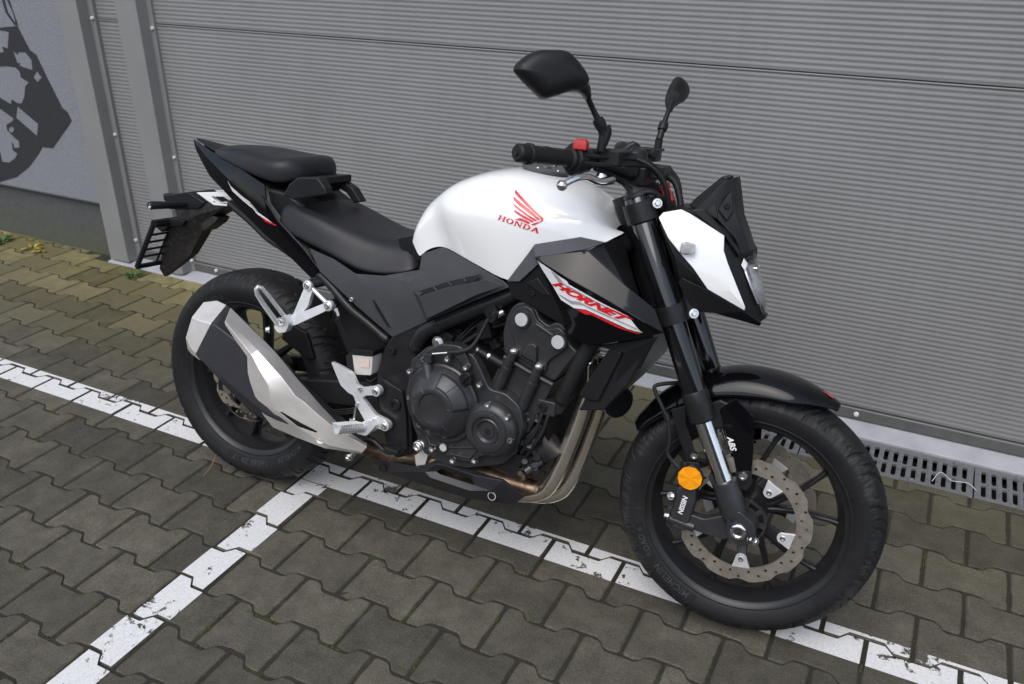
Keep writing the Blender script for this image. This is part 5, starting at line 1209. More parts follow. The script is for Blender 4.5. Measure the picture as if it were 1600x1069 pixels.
bpart('tank_lettering', drape(cellcut(serif_text('HONDA', (0.8021, -0.16, 0.8992), (0.9011, -0.16, 0.8821), Vector((0.8056, -0.16, 0.9099))-Vector((0.8021, -0.16, 0.8992)))), tb, 0.0012), 'red_print', tank, smooth=180, recalc=False)

# ---- seats
def seat_loft(stations, name, mat='vinyl', lv=2, parent=None):
    """stations: (x, z_top, z_edge, z_bottom, y_top, y_edge, y_bottom)"""
    rings = []
    for x, zt, ze, zb, yt, ye, yb, *dx in stations:
        dx = dx[0] if dx else 0
        half = [(x, 0, zt), (x, yt*0.6, zt-0.001), (x, yt*0.93, zt-0.004), (x, yt, zt-0.0075), (x+dx*0.4, ye, ze), (x+dx*0.8, (ye*0.4+yb*0.6), ze*0.35+zb*0.65), (x+dx, yb, zb), (x+dx, yb*0.9, zb-0.004), (x+dx, yb*0.4, zb-0.004)]
        rings.append([(p[0], -p[1], p[2]) for p in half]+[(p[0], p[1], p[2]) for p in half[::-1][:-1]])
    return bpart(name, loft(rings), mat, parent, smooth=180, sub=lv)
seat = seat_loft([(0.150,.838,.822,.792,.100,.112,.126), (0.165,.850,.830,.782,.106,.119,.131), (0.21,.851,.826,.770,.110,.124,.136), (0.28,.833,.810,.753,.110,.125,.139), (0.35,.811,.790,.736,.106,.121,.141),
                  (0.41,.798,.778,.712,.096,.113,.141), (0.455,.794,.776,.713,.086,.104,.137,.03), (0.498,.797,.782,.728,.074,.092,.128,.050), (0.526,.803,.788,.742,.064,.082,.116,.052)], 'rider_seat')
ps = seat_loft([(-0.128,.946,.944,.938,.030,.042,.045), (-0.118,.957,.950,.936,.046,.058,.062), (-0.06,.965,.953,.927,.072,.084,.089), (0.01,.965,.951,.914,.090,.103,.107), (0.09,.957,.941,.899,.102,.115,.119),
                (0.135,.957,.938,.894,.104,.117,.118), (0.160,.959,.938,.898,.092,.106,.105), (0.180,.955,.934,.905,.074,.089,.088), (0.194,.936,.924,.910,.054,.068,.066)], 'passenger_seat')
bpart('seat_pan', loft([[(x, y, z) for x, z in ((-0.09,.936),(-0.08,.920),(0.10,.885),(0.24,.895),(0.24,.915),(0.12,.905))] for y in (-0.075, 0.075)]), 'plastic', ps, smooth=0, bevel=0.004)
for s in (-1, 1):
    def q_(pts): return [(p[0], s*abs(p[1]), p[2]) for p in pts]
    if s > 0: continue
    br = bpart('grab_bracket', plate(q_([(0.1908, -0.118, 0.8704), (0.2088, -0.118, 0.9001), (0.2345, -0.118, 0.9207), (0.2972, -0.118, 0.9283), (0.321, -0.118, 0.9046), (0.3233, -0.118, 0.8891), (0.2233, -0.118, 0.8633)]), 0.03*-s*-1 if s < 0 else -0.03), 'plastic', bike, smooth=0, bevel=0.004)
    capbolt(((0.2629, -0.121, 0.9022)[0], s*0.121, (0.2629, -0.121, 0.9022)[2]), (0, s, 0), 0.010, 0.002, parent=br, mat='engine')
# seat hinge arch between the seats
bpart('seat_arch', plate([(0.1748, 0.05, 0.8822), (0.183, 0.05, 0.8952), (0.2102, 0.05, 0.9054), (0.2608, 0.05, 0.8827), (0.2888, 0.05, 0.8489), (0.2642, 0.05, 0.8421), (0.2405, 0.05, 0.8665), (0.2109, 0.05, 0.8781), (0.1944, 0.05, 0.864)], 0.03), 'plastic', seat, smooth=0, bevel=0.004)
bpart('seat_gap_cover', loft([[(x, y, z) for x, z in ((0.06,.88),(0.10,.80),(0.24,.76),(0.24,.835),(0.17,.87))] for y in (-0.105, 0.105)]), 'plastic', seat, smooth=0, bevel=0.008)

# ---- tail
TAILC = [[(-0.2381, -0.01, 0.9619), (-0.2303, -0.018, 0.9577), (-0.2236, -0.016, 0.9337)], [(-0.0819, -0.072, 0.9307), (-0.1138, -0.072, 0.9152), (-0.1903, -0.036, 0.9153)], [(0.0187, -0.098, 0.91), (-0.0154, -0.104, 0.8763), (-0.1314, -0.062, 0.8747)],
 [(0.1067, -0.116, 0.884), (0.0694, -0.122, 0.8368), (-0.0439, -0.086, 0.8357)], [(0.1151, -0.121, 0.8477), (0.1201, -0.127, 0.8109), (0.0376, -0.106, 0.7922)], [(0.1602, -0.13, 0.8053), (0.1677, -0.134, 0.7821), (0.1123, -0.118, 0.7535)],
 [(0.2398, -0.137, 0.7537), (0.2364, -0.14, 0.7355), (0.1733, -0.128, 0.7288)], [(0.2999, -0.141, 0.703), (0.2996, -0.143, 0.6934), (0.2782, -0.138, 0.6689)]]
tails = []
for s in (-1, 1):
    g_ = [[(p[0], s*abs(p[1]), p[2]) for p in r] for r in TAILC]
    tf = bpart('tail_fairing', grid(g_), 'black_gloss', smooth=60, solid=0.004, bevel=0.0015); tails.append(tf)
bpart('tail_top', grid([[TAILC[0][0], (TAILC[0][0][0]-0.004, 0, TAILC[0][0][2]+0.004), (TAILC[0][0][0], 0.010, TAILC[0][0][2])], [(TAILC[1][0][0]-0.05, -0.050, TAILC[1][0][2]+0.012), (TAILC[1][0][0]-0.05, 0, TAILC[1][0][2]+0.024), (TAILC[1][0][0]-0.05, 0.050, TAILC[1][0][2]+0.012)],
      [(TAILC[1][0][0]+0.01, -0.074, TAILC[1][0][2]+0.002), (TAILC[1][0][0]+0.01, 0, TAILC[1][0][2]+0.022), (TAILC[1][0][0]+0.01, 0.074, TAILC[1][0][2]+0.002)]]), 'plastic', tails[0], smooth=60, solid=0.004, sub=1)
bpart('tail_under', grid([[(r[2][0]+0.004, y*abs(r[2][1])*0.97, r[2][2]+0.004) for y in (-1, 0, 1)] for r in TAILC]), 'plastic', tails[0], smooth=60, solid=0.004)
bpart('tail_inner', grid([[(r[0][0], y*abs(r[0][1])*0.98, r[0][2]-0.012) for y in (-1, 0, 1)] for r in TAILC[1:]]), 'plastic', tails[0], smooth=60, solid=0.004)
tfb = bvh_of(tails[0])
def decal(name, pts, bvh, mat, parent, off=0.0012, cuts=3):
    return bpart(name, drape(cellcut(tess(pts)), bvh, off), mat, parent, smooth=180, recalc=False)
decal('tail_stripe', [(-0.0345, -0.1, 0.8787), (-0.0193, -0.1, 0.8637), (0.0266, -0.11, 0.8451), (0.0634, -0.12, 0.8341), (0.0845, -0.12, 0.8136), (0.1246, -0.12, 0.8009), (0.1497, -0.12, 0.7911), (0.1225, -0.12, 0.7964), (0.0866, -0.12, 0.8055), (0.0718, -0.12, 0.8186), (0.0243, -0.11, 0.8347), (-0.0152, -0.1, 0.8507)], tfb, 'white_print', tails[0])
decal('tail_stripe', [(0.0352, -0.11, 0.837), (0.0719, -0.12, 0.8302), (0.093, -0.12, 0.8131), (0.0888, -0.12, 0.8115), (0.0676, -0.12, 0.8263)], tfb, 'grey_print', tails[0], 0.0018)
decal('tail_stripe', [(0.0951, -0.12, 0.8042), (0.1246, -0.12, 0.7967), (0.1623, -0.13, 0.7899), (0.1561, -0.13, 0.7879), (0.1183, -0.12, 0.7916)], tfb, 'red_print', tails[0], 0.0018)

# ---- licence plate carrier
pc = bpart('plate_carrier', loft([[(p[0], y, p[2]) for p in ((-0.3242, -0.03, 0.7946), (-0.2255, -0.03, 0.8183), (-0.1644, -0.03, 0.7956), (-0.1886, -0.03, 0.7761), (-0.2492, -0.03, 0.766), (-0.301, -0.03, 0.7589))] for y in (-0.05, -0.045, 0.045, 0.05)]), 'plastic', smooth=0, bevel=0.003)
bpart('carrier_arm', join(*[plate_holes([(p[0], s*abs(p[1]), p[2]) for p in ((-0.2011, -0.045, 0.819), (-0.1026, -0.045, 0.8334), (-0.048, -0.045, 0.8335), (-0.0394, -0.045, 0.7996), (-0.136, -0.045, 0.7919), (-0.1568, -0.045, 0.7998))], [[(p[0], s*abs(p[1]), p[2]) for p in ((-0.1447, -0.045, 0.8147), (-0.0617, -0.045, 0.8247), (-0.062, -0.045, 0.8089), (-0.1241, -0.045, 0.8024), (-0.1402, -0.045, 0.8091))]], 0.018*(-s)) for s in (-1, 1)]), 'white_paint', pc, smooth=30, bevel=0.002)
mgr = [((-0.283, -0.045, 0.761), (-0.1451, -0.045, 0.7995)), ((-0.272, -0.045, 0.7294), (-0.1036, -0.04, 0.7904)), ((-0.3163, -0.042, 0.6947), (-0.1655, -0.03, 0.7521)), ((-0.3454, -0.03, 0.6663), (-0.2054, -0.02, 0.7048)), ((-0.3667, -0.022, 0.612), (-0.257, -0.015, 0.6285)), ((-0.381, -0.018, 0.5661), (-0.3067, -0.012, 0.5892)), ((-0.3724, -0.01, 0.5446), (-0.3694, -0.008, 0.5428))]
rings = []
for a, b_ in mgr:
    ya, yb = abs(a[1]), abs(b_[1])
    rings.append([(a[0], -ya, a[2]), (a[0]*.6+b_[0]*.4, -ya*1.0, a[2]*.6+b_[2]*.4), (b_[0], -yb, b_[2]), (b_[0], yb, b_[2]), (a[0]*.6+b_[0]*.4, ya, a[2]*.6+b_[2]*.4), (a[0], ya, a[2])])
mg = bpart('tail_mudguard', loft(rings), 'dusty', pc, smooth=30, bevel=0.003)
bpart('mudguard_fin', plate([(-0.1606, -0.03, 0.76), (-0.136, -0.03, 0.7544), (-0.147, -0.03, 0.7383), (-0.1907, -0.03, 0.7082), (-0.2045, -0.03, 0.7282)], 0.05), 'dusty', pc, smooth=0, bevel=0.003)
bpart('plate_light', join(plate([(-0.3475, -0.055, 0.6992), (-0.301, -0.055, 0.7319), (-0.2762, -0.055, 0.7354), (-0.2324, -0.055, 0.7362), (-0.2476, -0.055, 0.7193), (-0.297, -0.055, 0.7103), (-0.3279, -0.055, 0.689)], 0.11)), 'plastic', pc, smooth=0, bevel=0.002)
# plate frame: a slatted rectangle
pt, pb = Vector((-0.3026, -0.105, 0.7225)), Vector((-0.3754, -0.105, 0.5867))
dn_ = (pb-pt); 
def fr_pt(u, v): return Vector((pt.x+dn_.x*v, -0.105+0.21*u, pt.z+dn_.z*v))
pf = bpart('plate_frame', join(*[tube([fr_pt(*a), fr_pt(*b_)], 0.0075, 8, sp=False) for a, b_ in (((0, 0), (0, 1)), ((0, 1), (1, 1)), ((1, 1), (1, 0)), ((1, 0), (0, 0)))]), 'plastic', pc, smooth=40)
for k in range(4):
    v = 0.26+0.17*k; bpart('plate_slat', tube([fr_pt(0, v), fr_pt(1, v)], 0.0035, 8, sp=False), 'plastic', pf, smooth=40)
for k in range(2): bpart('plate_slat', tube([fr_pt(0.33+0.34*k, 0), fr_pt(0.33+0.34*k, 1)], 0.0035, 8, sp=False), 'plastic', pf, smooth=40)
bpart('plate_top_bar', tube([fr_pt(0, 0), fr_pt(1, 0)], 0.012, 8, sp=False), 'plastic', pf, smooth=40)
for s in (-1, 1):
    a, b_ = Vector((-0.2355, -0.055, 0.7812)), Vector((-0.2597, -0.155, 0.7854)); a.y *= -s; b_.y *= -s
    ind = bpart('rear_indicator', tube([a, a*.55+b_*.45, b_*.97+a*.03, b_], 0.011, 14, sp=False, radii=[0.008, 0.010, 0.0115, 0.0095]), 'plastic', pc, smooth=40)
    bpart('indicator_lens', lathe([(0.0095, 0), (0.008, 0.004), (0, 0.006)], b_, b_-a, 16), 'smoke_lens', ind, smooth=60)
bpart('plate_stub', box((-0.312, -0.03, 0.7907), (0.03, 0.03, 0.02)), 'plastic', pc, smooth=0, bevel=0.004)
hexbolt((-0.2501, -0.03, 0.8061), (0, 0, 1), 0.006, 0.004, parent=pc, mat='frame'); hexbolt((-0.2142, -0.03, 0.798), (0, 0, 1), 0.006, 0.004, parent=pc, mat='frame')

# ---- side covers under the seat
for s in (-1, 1):
    def q_(pts): return [(p[0], s*abs(p[1]), p[2]) for p in pts]
    vv = q_([(0.2673, -0.136, 0.7464), (0.3465, -0.141, 0.7319), (0.4163, -0.146, 0.7071), (0.4996, -0.148, 0.7168), (0.5894, -0.132, 0.7435), (0.5847, -0.116, 0.7793), (0.6468, -0.126, 0.8074), (0.7323, -0.146, 0.7878), (0.8266, -0.16, 0.7614),
             (0.8413, -0.162, 0.7511), (0.7562, -0.16, 0.7039), (0.6344, -0.16, 0.6312), (0.5388, -0.158, 0.5715), (0.431, -0.152, 0.6261), (0.3079, -0.146, 0.6952),
             (0.5772, -0.156, 0.7174), (0.6519, -0.14, 0.7737), (0.6348, -0.166, 0.6827), (0.5102, -0.16, 0.6586), (0.4601, -0.156, 0.681)])
    fs = [(0, 1, 14), (1, 2, 19, 14), (2, 3, 18, 19), (3, 4, 15), (3, 15, 18), (4, 5, 6, 16), (4, 16, 15), (6, 7, 16), (7, 10, 17, 15, 16), (7, 8, 9, 10), (10, 11, 17), (11, 12, 18, 17), (15, 17, 18), (12, 13, 19, 18), (13, 14, 19)]
    cov = bpart('side_cover', (vv, fs), 'plastic_grey', smooth=30, solid=0.004, bevel=0.0012)
    vb = q_([(0.5951, -0.166, 0.6989), (0.6294, -0.196, 0.6984), (0.7049, -0.198, 0.7335), (0.7954, -0.188, 0.7653), (0.8314, -0.172, 0.7555), (0.7607, -0.176, 0.7124), (0.6384, -0.17, 0.6342), (0.6547, -0.196, 0.6508), (0.7762, -0.192, 0.7287), (0.6244, -0.168, 0.7014), (0.6848, -0.163, 0.7358), (0.7666, -0.158, 0.7685)])
    bpart('air_scoop', (vv and vb, [(0, 1, 7, 6), (1, 2, 8, 7), (2, 3, 4, 8), (4, 5, 8), (5, 6, 7, 8), (0, 9, 1)]), 'plastic_grey', cov, smooth=30, solid=0.003, bevel=0.001)
    bpart('scoop_mouth', (q_([(0.6069, -0.168, 0.6998), (0.6875, -0.168, 0.7386), (0.7686, -0.162, 0.7696), (0.7556, -0.172, 0.7512), (0.6763, -0.176, 0.7199), (0.6261, -0.176, 0.6955)]), [(0, 1, 4, 5), (1, 2, 3, 4)]), 'engine_shade', cov, smooth=0)
    for (a, b_) in (((660,452,-0.170),(664,462,-0.182)), ((688,440,-0.170),(694,452,-0.182)), ((706,434,-0.168),(712,446,-0.180))): pass
for p0, p1 in (((0.6464, -0.166, 0.7204), (0.6716, -0.185, 0.7161)), ((0.6817, -0.164, 0.74), (0.7075, -0.185, 0.7346)), ((0.7233, -0.162, 0.7559), (0.7414, -0.182, 0.7489))):
    bpart('scoop_vane', tube([p0, p1], 0.0022, 6, sp=False), 'plastic_grey', cov if False else bike, smooth=40)
bpart('cover_slot', plate([(0.4787, -0.1625, 0.6549), (0.4864, -0.1625, 0.6499), (0.5254, -0.1625, 0.604), (0.5333, -0.1625, 0.5942), (0.522, -0.1625, 0.5985), (0.4907, -0.1625, 0.6346)], 0.004), 'engine_shade', bike, smooth=0)
capbolt((0.4136, -0.158, 0.6437), RIGHT, 0.006, 0.003, parent=bike)

# ---- shrouds
for s in (-1, 1):
    def q_(pts): return [(p[0], s*abs(p[1]), p[2]) for p in pts]
    P_ = q_([(0.9095, -0.192, 0.8365), (0.9712, -0.194, 0.8536), (1.0225, -0.176, 0.8647), (1.1115, -0.184, 0.8097), (1.181, -0.176, 0.7674), (1.2024, -0.16, 0.7169), (1.1404, -0.185, 0.6947), (1.0509, -0.19, 0.6632), (1.0007, -0.185, 0.6821), (0.99, -0.188, 0.7095), (0.9521, -0.192, 0.7718),
             (0.9236, -0.203, 0.8348), (0.9974, -0.21, 0.8067), (1.1713, -0.196, 0.741), (1.0765, -0.21, 0.7795), (1.029, -0.2, 0.7083)])
    # facets: upper, stripe band and lower
    fs = [(0, 1, 12, 11), (1, 2, 3, 14, 12), (3, 4, 5, 13, 14), (5, 6, 13), (13, 6, 7, 15), (13, 15, 14), (15, 7, 8), (15, 8, 9), (15, 9, 10), (15, 10, 12, 14), (10, 0, 11), (10, 11, 12)]
    shd = bpart('radiator_shroud', (P_, fs), 'black_gloss', smooth=22, solid=0.005, bevel=0.002, seg=3)
    if s < 0: shroud = shd
    spv = q_([(0.8367, -0.168, 0.7646), (0.8864, -0.178, 0.8364), (0.8983, -0.172, 0.8586), (0.9941, -0.15, 0.8857), (1.0482, -0.15, 0.8829), (1.0192, -0.176, 0.8683), (0.9733, -0.192, 0.8537), (0.9126, -0.192, 0.8356), (0.9232, -0.19, 0.8258), (0.8723, -0.178, 0.7725)])
    bpart('shroud_trim', (spv, [(0, 1, 8, 9), (1, 2, 7, 8), (2, 3, 6, 7), (3, 4, 5, 6)]), 'silver_grey', shd, smooth=25, solid=0.004, bevel=0.0015)
    frv = q_([(1.0211, -0.172, 0.8639), (1.0379, -0.14, 0.8787), (1.0691, -0.1, 0.8893), (1.0914, -0.085, 0.823), (1.1261, -0.1, 0.7602), (1.1747, -0.13, 0.7328), (1.1106, -0.18, 0.8061)])
    bpart('shroud_front', (frv, [(0, 1, 6), (1, 2, 3, 6), (3, 4, 6), (4, 5, 6)]), 'plastic', shd, smooth=25, solid=0.004, bevel=0.0015)
    inn = q_([(0.8332, -0.16, 0.7596), (0.9196, -0.182, 0.8268), (0.9459, -0.186, 0.7782), (0.9828, -0.182, 0.7256), (0.9858, -0.165, 0.6891), (0.9297, -0.16, 0.7065), (0.8475, -0.158, 0.7322)])
    bpart('shroud_inner', (inn, [(0, 1, 2, 6), (2, 3, 5, 6), (3, 4, 5)]), 'plastic', shd, smooth=20, solid=0.005, bevel=0.002)
capbolt((0.9035, -0.174, 0.7512), RIGHT, 0.007, 0.004, parent=shroud, mat='frame')
bpart('inner_fin', plate([(0.8909, -0.185, 0.7741), (0.917, -0.185, 0.79), (0.9508, -0.185, 0.7561), (0.9329, -0.185, 0.7528)], 0.02), 'plastic', shroud, smooth=0, bevel=0.002)
sb = bvh_of(shroud)
decal('shroud_stripe', [(0.918, -0.2, 0.8325), (0.9517, -0.2, 0.8192), (0.9762, -0.2, 0.8078), (0.9956, -0.2, 0.8007), (1.0007, -0.2, 0.7943), (1.1351, -0.2, 0.7486), (1.1655, -0.2, 0.7154), (1.1346, -0.2, 0.7205), (1.0508, -0.2, 0.745), (1.0441, -0.2, 0.7468), (1.0159, -0.2, 0.7447), (0.9817, -0.2, 0.7552), (0.9433, -0.2, 0.8022)], sb, 'white_print', shroud, 0.0012)
decal('shroud_stripe', [(1.0204, -0.2, 0.7435), (1.0442, -0.2, 0.7459), (1.0554, -0.2, 0.7427), (1.1349, -0.2, 0.7185), (1.1624, -0.2, 0.7147), (1.1586, -0.2, 0.7119), (1.1137, -0.2, 0.7194), (1.056, -0.2, 0.7376), (1.0431, -0.2, 0.7361)], sb, 'red_print', shroud, 0.0016)
decal('shroud_stripe', [(0.9542, -0.2, 0.8166), (0.9716, -0.2, 0.8091), (0.9888, -0.2, 0.7932), (1.0045, -0.2, 0.7897), (1.1334, -0.2, 0.7471), (1.1369, -0.2, 0.7433), (1.0028, -0.2, 0.7853), (0.9845, -0.2, 0.7915), (0.9755, -0.2, 0.793)], sb, 'grey_print', shroud, 0.0019)
decal('shroud_stripe', [(0.9749, -0.2, 0.7678), (1.0056, -0.2, 0.7596), (1.0272, -0.2, 0.7614), (1.1549, -0.2, 0.7246), (1.1573, -0.2, 0.7219), (1.0367, -0.2, 0.7548), (1.0086, -0.2, 0.7528), (0.9971, -0.2, 0.757), (0.9786, -0.2, 0.7642)], sb, 'grey_print', shroud, 0.0019)
bpart('shroud_lettering', drape(cellcut(text_on('HORNET', 0.0195, (0.9586, -0.205, 0.7922), (1.1443, -0.205, 0.7377), shear=0.6, bold=0.0011, spacing=1.0)), sb, 0.0024), 'red_print', shroud, smooth=180, recalc=False)

# ---- frame
frm = bpart('frame', tube([(0.5971, -0.15, 0.5521), (0.6197, -0.15, 0.5973), (0.6649, -0.146, 0.6293), (0.7756, -0.138, 0.6925), (0.8782, -0.125, 0.7509), (0.9715, -0.1, 0.8054), (1.0733, -0.05, 0.875)], 0.0195, 18), 'frame', smooth=180)
bpart('frame_rail', tube([(0.4179, 0.15, 0.4396), (0.60, 0.150, 0.62), (0.5023, 0.146, 0.533), (0.7711, 0.125, 0.6867), (1.0428, 0.05, 0.8571)], 0.0195, 14), 'frame', frm, smooth=180)
bpart('rail_sleeve', tube([(0.6531, -0.146, 0.6222), (0.6632, -0.146, 0.629)], 0.0212, 18, sp=False), 'frame', frm, smooth=30)
pl_out = [(0.5264, -0.158, 0.5591), (0.5525, -0.158, 0.5921), (0.6105, -0.158, 0.6245), (0.6674, -0.158, 0.645), (0.676, -0.158, 0.62), (0.6423, -0.158, 0.5973), (0.6158, -0.158, 0.5629), (0.5984, -0.158, 0.52), (0.5924, -0.158, 0.4623), (0.5988, -0.158, 0.3794), (0.6066, -0.158, 0.3055), (0.5953, -0.158, 0.2709), (0.5619, -0.158, 0.253), (0.5339, -0.158, 0.2756), (0.5199, -0.158, 0.3284), (0.4977, -0.158, 0.3977), (0.4952, -0.158, 0.457), (0.5078, -0.158, 0.5171)]
pp = bpart('pivot_plate', plate(rounded(pl_out, 0.012), 0.03), 'frame', frm, smooth=35, bevel=0.006, seg=3)
bpart('pivot_plate', plate([(x, 0.158, z) for x, _, z in pl_out], -0.03), 'frame', frm, smooth=35, bevel=0.006, seg=3)
bpart('pivot_cover', plate(rounded([(0.5071, -0.17, 0.4564), (0.5219, -0.17, 0.4631), (0.5789, -0.17, 0.4427), (0.5932, -0.17, 0.3819), (0.6016, -0.17, 0.2946), (0.5765, -0.17, 0.2704), (0.5486, -0.17, 0.2945), (0.5136, -0.17, 0.3932)], 0.008), 0.012), 'frame', pp, smooth=30, bevel=0.002)
bpart('pivot_cap', lathe([(0.0165, 0), (0.0165, 0.005), (0.0145, 0.007), (0.008, 0.007), (0.007, 0.004), (0, 0.004)], (0.5622, -0.17, 0.4049), RIGHT, 28), 'plastic', pp, smooth=30)
bpart('pivot_plug', lathe([(0.013, 0), (0.0125, 0.003), (0.005, 0.0032), (0, 0.003)], (0.5643, -0.17, 0.2864), RIGHT, 24), 'plastic', pp, smooth=30)
capbolt((0.5399, -0.16, 0.5377), RIGHT, 0.010, 0.007, parent=pp, mat='frame')
for s in (-1, 1):
    pts = [(0.5187, -0.14, 0.5515), (0.4586, -0.14, 0.5842), (0.3923, -0.138, 0.6177), (0.3115, -0.132, 0.6736), (0.1767, -0.112, 0.7238), (0.0925, -0.085, 0.7396), (0.0095, -0.06, 0.7712), (-0.0803, -0.04, 0.8042)]
    bpart('subframe_tube', tube([(p[0], s*abs(p[1]), p[2]) for p in pts], 0.0115, 12), 'frame', frm, smooth=180)
bpart('subframe_ferrule', tube([(0.5129, -0.14, 0.5553), (0.4936, -0.14, 0.5646)], 0.0138, 14, sp=False), 'frame', frm, smooth=40)
for (x, y_) in ((505,440), (522,474)):
    bpart('bracket_lug', cyl(((0.3062, -0.13, 0.6657) if x == 505 else (0.3489, -0.135, 0.6174)), ((0.286, -0.158, 0.6604) if x == 505 else (0.3518, -0.16, 0.6195)), 0.0125, n=16), 'frame', frm, smooth=35)
bpart('inner_guard', plate([(0.2978, -0.075, 0.5505), (0.3571, -0.08, 0.6011), (0.4684, -0.09, 0.553), (0.4831, -0.09, 0.4873), (0.4677, -0.09, 0.3927), (0.3919, -0.085, 0.3951), (0.3556, -0.08, 0.4573)], 0.16), 'plastic', frm, smooth=0, bevel=0.006)
bpart('battery_box', loft([[(x, y, z) for x, z in ((0.27,.74),(0.36,.52),(0.50,.46),(0.60,.55),(0.86,.66),(0.95,.74),(0.80,.79),(0.45,.72))] for y in (-0.10, 0.10)]), 'engine_shade', frm, smooth=0)
bpart('airbox', loft([[(x, y, z) for x, z in ((0.62,.62),(0.78,.64),(0.90,.68),(0.98,.80),(0.60,.78))] for y in (-0.11, 0.11)]), 'engine_shade', frm, smooth=0)
bpart('head_tube', cyl((1.04, 0, 0.97), (1.15, 0, 0.74), 0.038, n=24), 'frame', frm, smooth=35)
# swingarm
sw = bpart('swingarm', loft([[(x, -0.118+dy, z+dz) for dy, dz in ((-0.016, h), (0.016, h), (0.016, -h), (-0.016, -h))] for x, z, h in ((0.52, 0.40, 0.040), (0.40, 0.385, 0.034), (0.15, 0.342, 0.027), (0.02, 0.315, 0.026), (-0.05, 0.309, 0.020))]), 'frame', smooth=30, bevel=0.006, seg=3)
bpart('swingarm_beam', loft([[(x, 0.118+dy, z+dz) for dy, dz in ((-0.016, h), (0.016, h), (0.016, -h), (-0.016, -h))] for x, z, h in ((0.52, 0.40, 0.040), (0.40, 0.385, 0.034), (0.15, 0.342, 0.027), (-0.05, 0.309, 0.022))]), 'frame', sw, smooth=30, bevel=0.006, seg=3)
bpart('swingarm_bridge', box((0.40, 0, 0.385), (0.06, 0.22, 0.06)), 'frame', sw, smooth=30, bevel=0.01)
bpart('rear_axle', join(cyl((0, -0.15, 0.311), (0, 0.15, 0.311), 0.012), lathe([(0.018, 0), (0.018, 0.014)], (0, -0.135, 0.311), RIGHT, 6)), 'bolt', sw, smooth=30)
bpart('rear_caliper', plate(rounded([(0.045,-0.100,0.375),(0.10,-0.100,0.385),(0.135,-0.100,0.355),(0.12,-0.100,0.32),(0.06,-0.100,0.325)], 0.01), 0.05), 'engine', sw, smooth=35, bevel=0.005)
bpart('tyre_hugger', plate([(0.1491, -0.09, 0.5249), (0.2223, -0.09, 0.5035), (0.2489, -0.09, 0.4369), (0.2277, -0.09, 0.4287), (0.1406, -0.09, 0.4688)], 0.01), 'plastic', sw, smooth=0, bevel=0.002)
for k in range(3):
    bpart('brake_pipe', tube([(p[0], p[1], p[2]-0.006*k) for p in ((0.2475, -0.14, 0.3269), (0.3108, -0.14, 0.3203), (0.3925, -0.14, 0.3403), (0.4286, -0.135, 0.3546))], 0.003, 6), 'rubber_part', sw, smooth=180)
# ---- passenger footrest hanger
ph = bpart('passenger_peg_hanger', plate(rounded([(0.2756, -0.165, 0.6532), (0.2834, -0.165, 0.6678), (0.2974, -0.165, 0.6653), (0.2996, -0.165, 0.6475), (0.2863, -0.165, 0.605), (0.2724, -0.165, 0.5872), (0.3319, -0.165, 0.6185), (0.3435, -0.165, 0.629), (0.3612, -0.165, 0.6273), (0.3635, -0.165, 0.6128), (0.3461, -0.165, 0.6045), (0.2605, -0.18, 0.5525), (0.236, -0.185, 0.5453), (0.2256, -0.185, 0.5604), (0.2358, -0.18, 0.5698), (0.2505, -0.178, 0.579)], 0.004, 3), 0.013), 'alu', smooth=30, bevel=0.003, seg=2)
bpart('hanger_bar', tube([(0.2856, -0.16, 0.6574), (0.3479, -0.16, 0.6172)], 0.0055, 10, sp=False), 'alu', ph, smooth=40)
for a in ((0.2863, -0.166, 0.6578), (0.3504, -0.166, 0.6172)):
    bpart('hanger_boss', lathe([(0.0135, -0.014), (0.0135, 0.003), (0.0115, 0.005)], a, RIGHT, 22), 'alu', ph, smooth=35)
    capbolt((a[0], a[1]-0.005, a[2]), RIGHT, 0.0075, 0.003, parent=ph)
pk = bpart('passenger_peg', tube([(0.2441, -0.185, 0.5606), (0.2339, -0.2, 0.5821), (0.2221, -0.262, 0.658), (0.2115, -0.266, 0.6407), (0.2239, -0.205, 0.5542)], 0.0055, 10, res=3, radii=[0.0065, 0.006, 0.0052, 0.0062, 0.007]), 'alu', smooth=60)
bpart('peg_knuckle', plate(rounded([(0.2198, -0.205, 0.5636), (0.2441, -0.2, 0.5807), (0.2523, -0.195, 0.5576), (0.2403, -0.195, 0.5314), (0.2198, -0.2, 0.5267), (0.2095, -0.205, 0.5412)], 0.006), 0.022), 'alu', pk, smooth=35, bevel=0.003)
hexbolt((0.2346, -0.208, 0.5637), RIGHT, 0.007, 0.004, parent=pk)
hexbolt((0.1971, -0.205, 0.5336), (-0.7, -0.6, 0), 0.007, 0.010, parent=pk)
# ---- rider footrest and hanger
rh = bpart('rider_peg_hanger', plate(rounded([(0.387, -0.2, 0.4852), (0.4105, -0.2, 0.4819), (0.4494, -0.2, 0.4704), (0.4675, -0.2, 0.4425), (0.4795, -0.195, 0.437), (0.5148, -0.192, 0.4477), (0.5301, -0.192, 0.4412), (0.5233, -0.192, 0.4261), (0.4916, -0.195, 0.4196), (0.4805, -0.195, 0.4102), (0.5179, -0.192, 0.3739), (0.5509, -0.19, 0.3661), (0.559, -0.19, 0.3544), (0.5484, -0.19, 0.338), (0.527, -0.192, 0.3384), (0.5105, -0.195, 0.3249), (0.4892, -0.198, 0.3343), (0.4924, -0.198, 0.3524), (0.4681, -0.198, 0.3842), (0.457, -0.2, 0.4129), (0.4415, -0.2, 0.4161), (0.4177, -0.2, 0.431)], 0.0035, 3), 0.011), 'alu', smooth=30, bevel=0.0025)
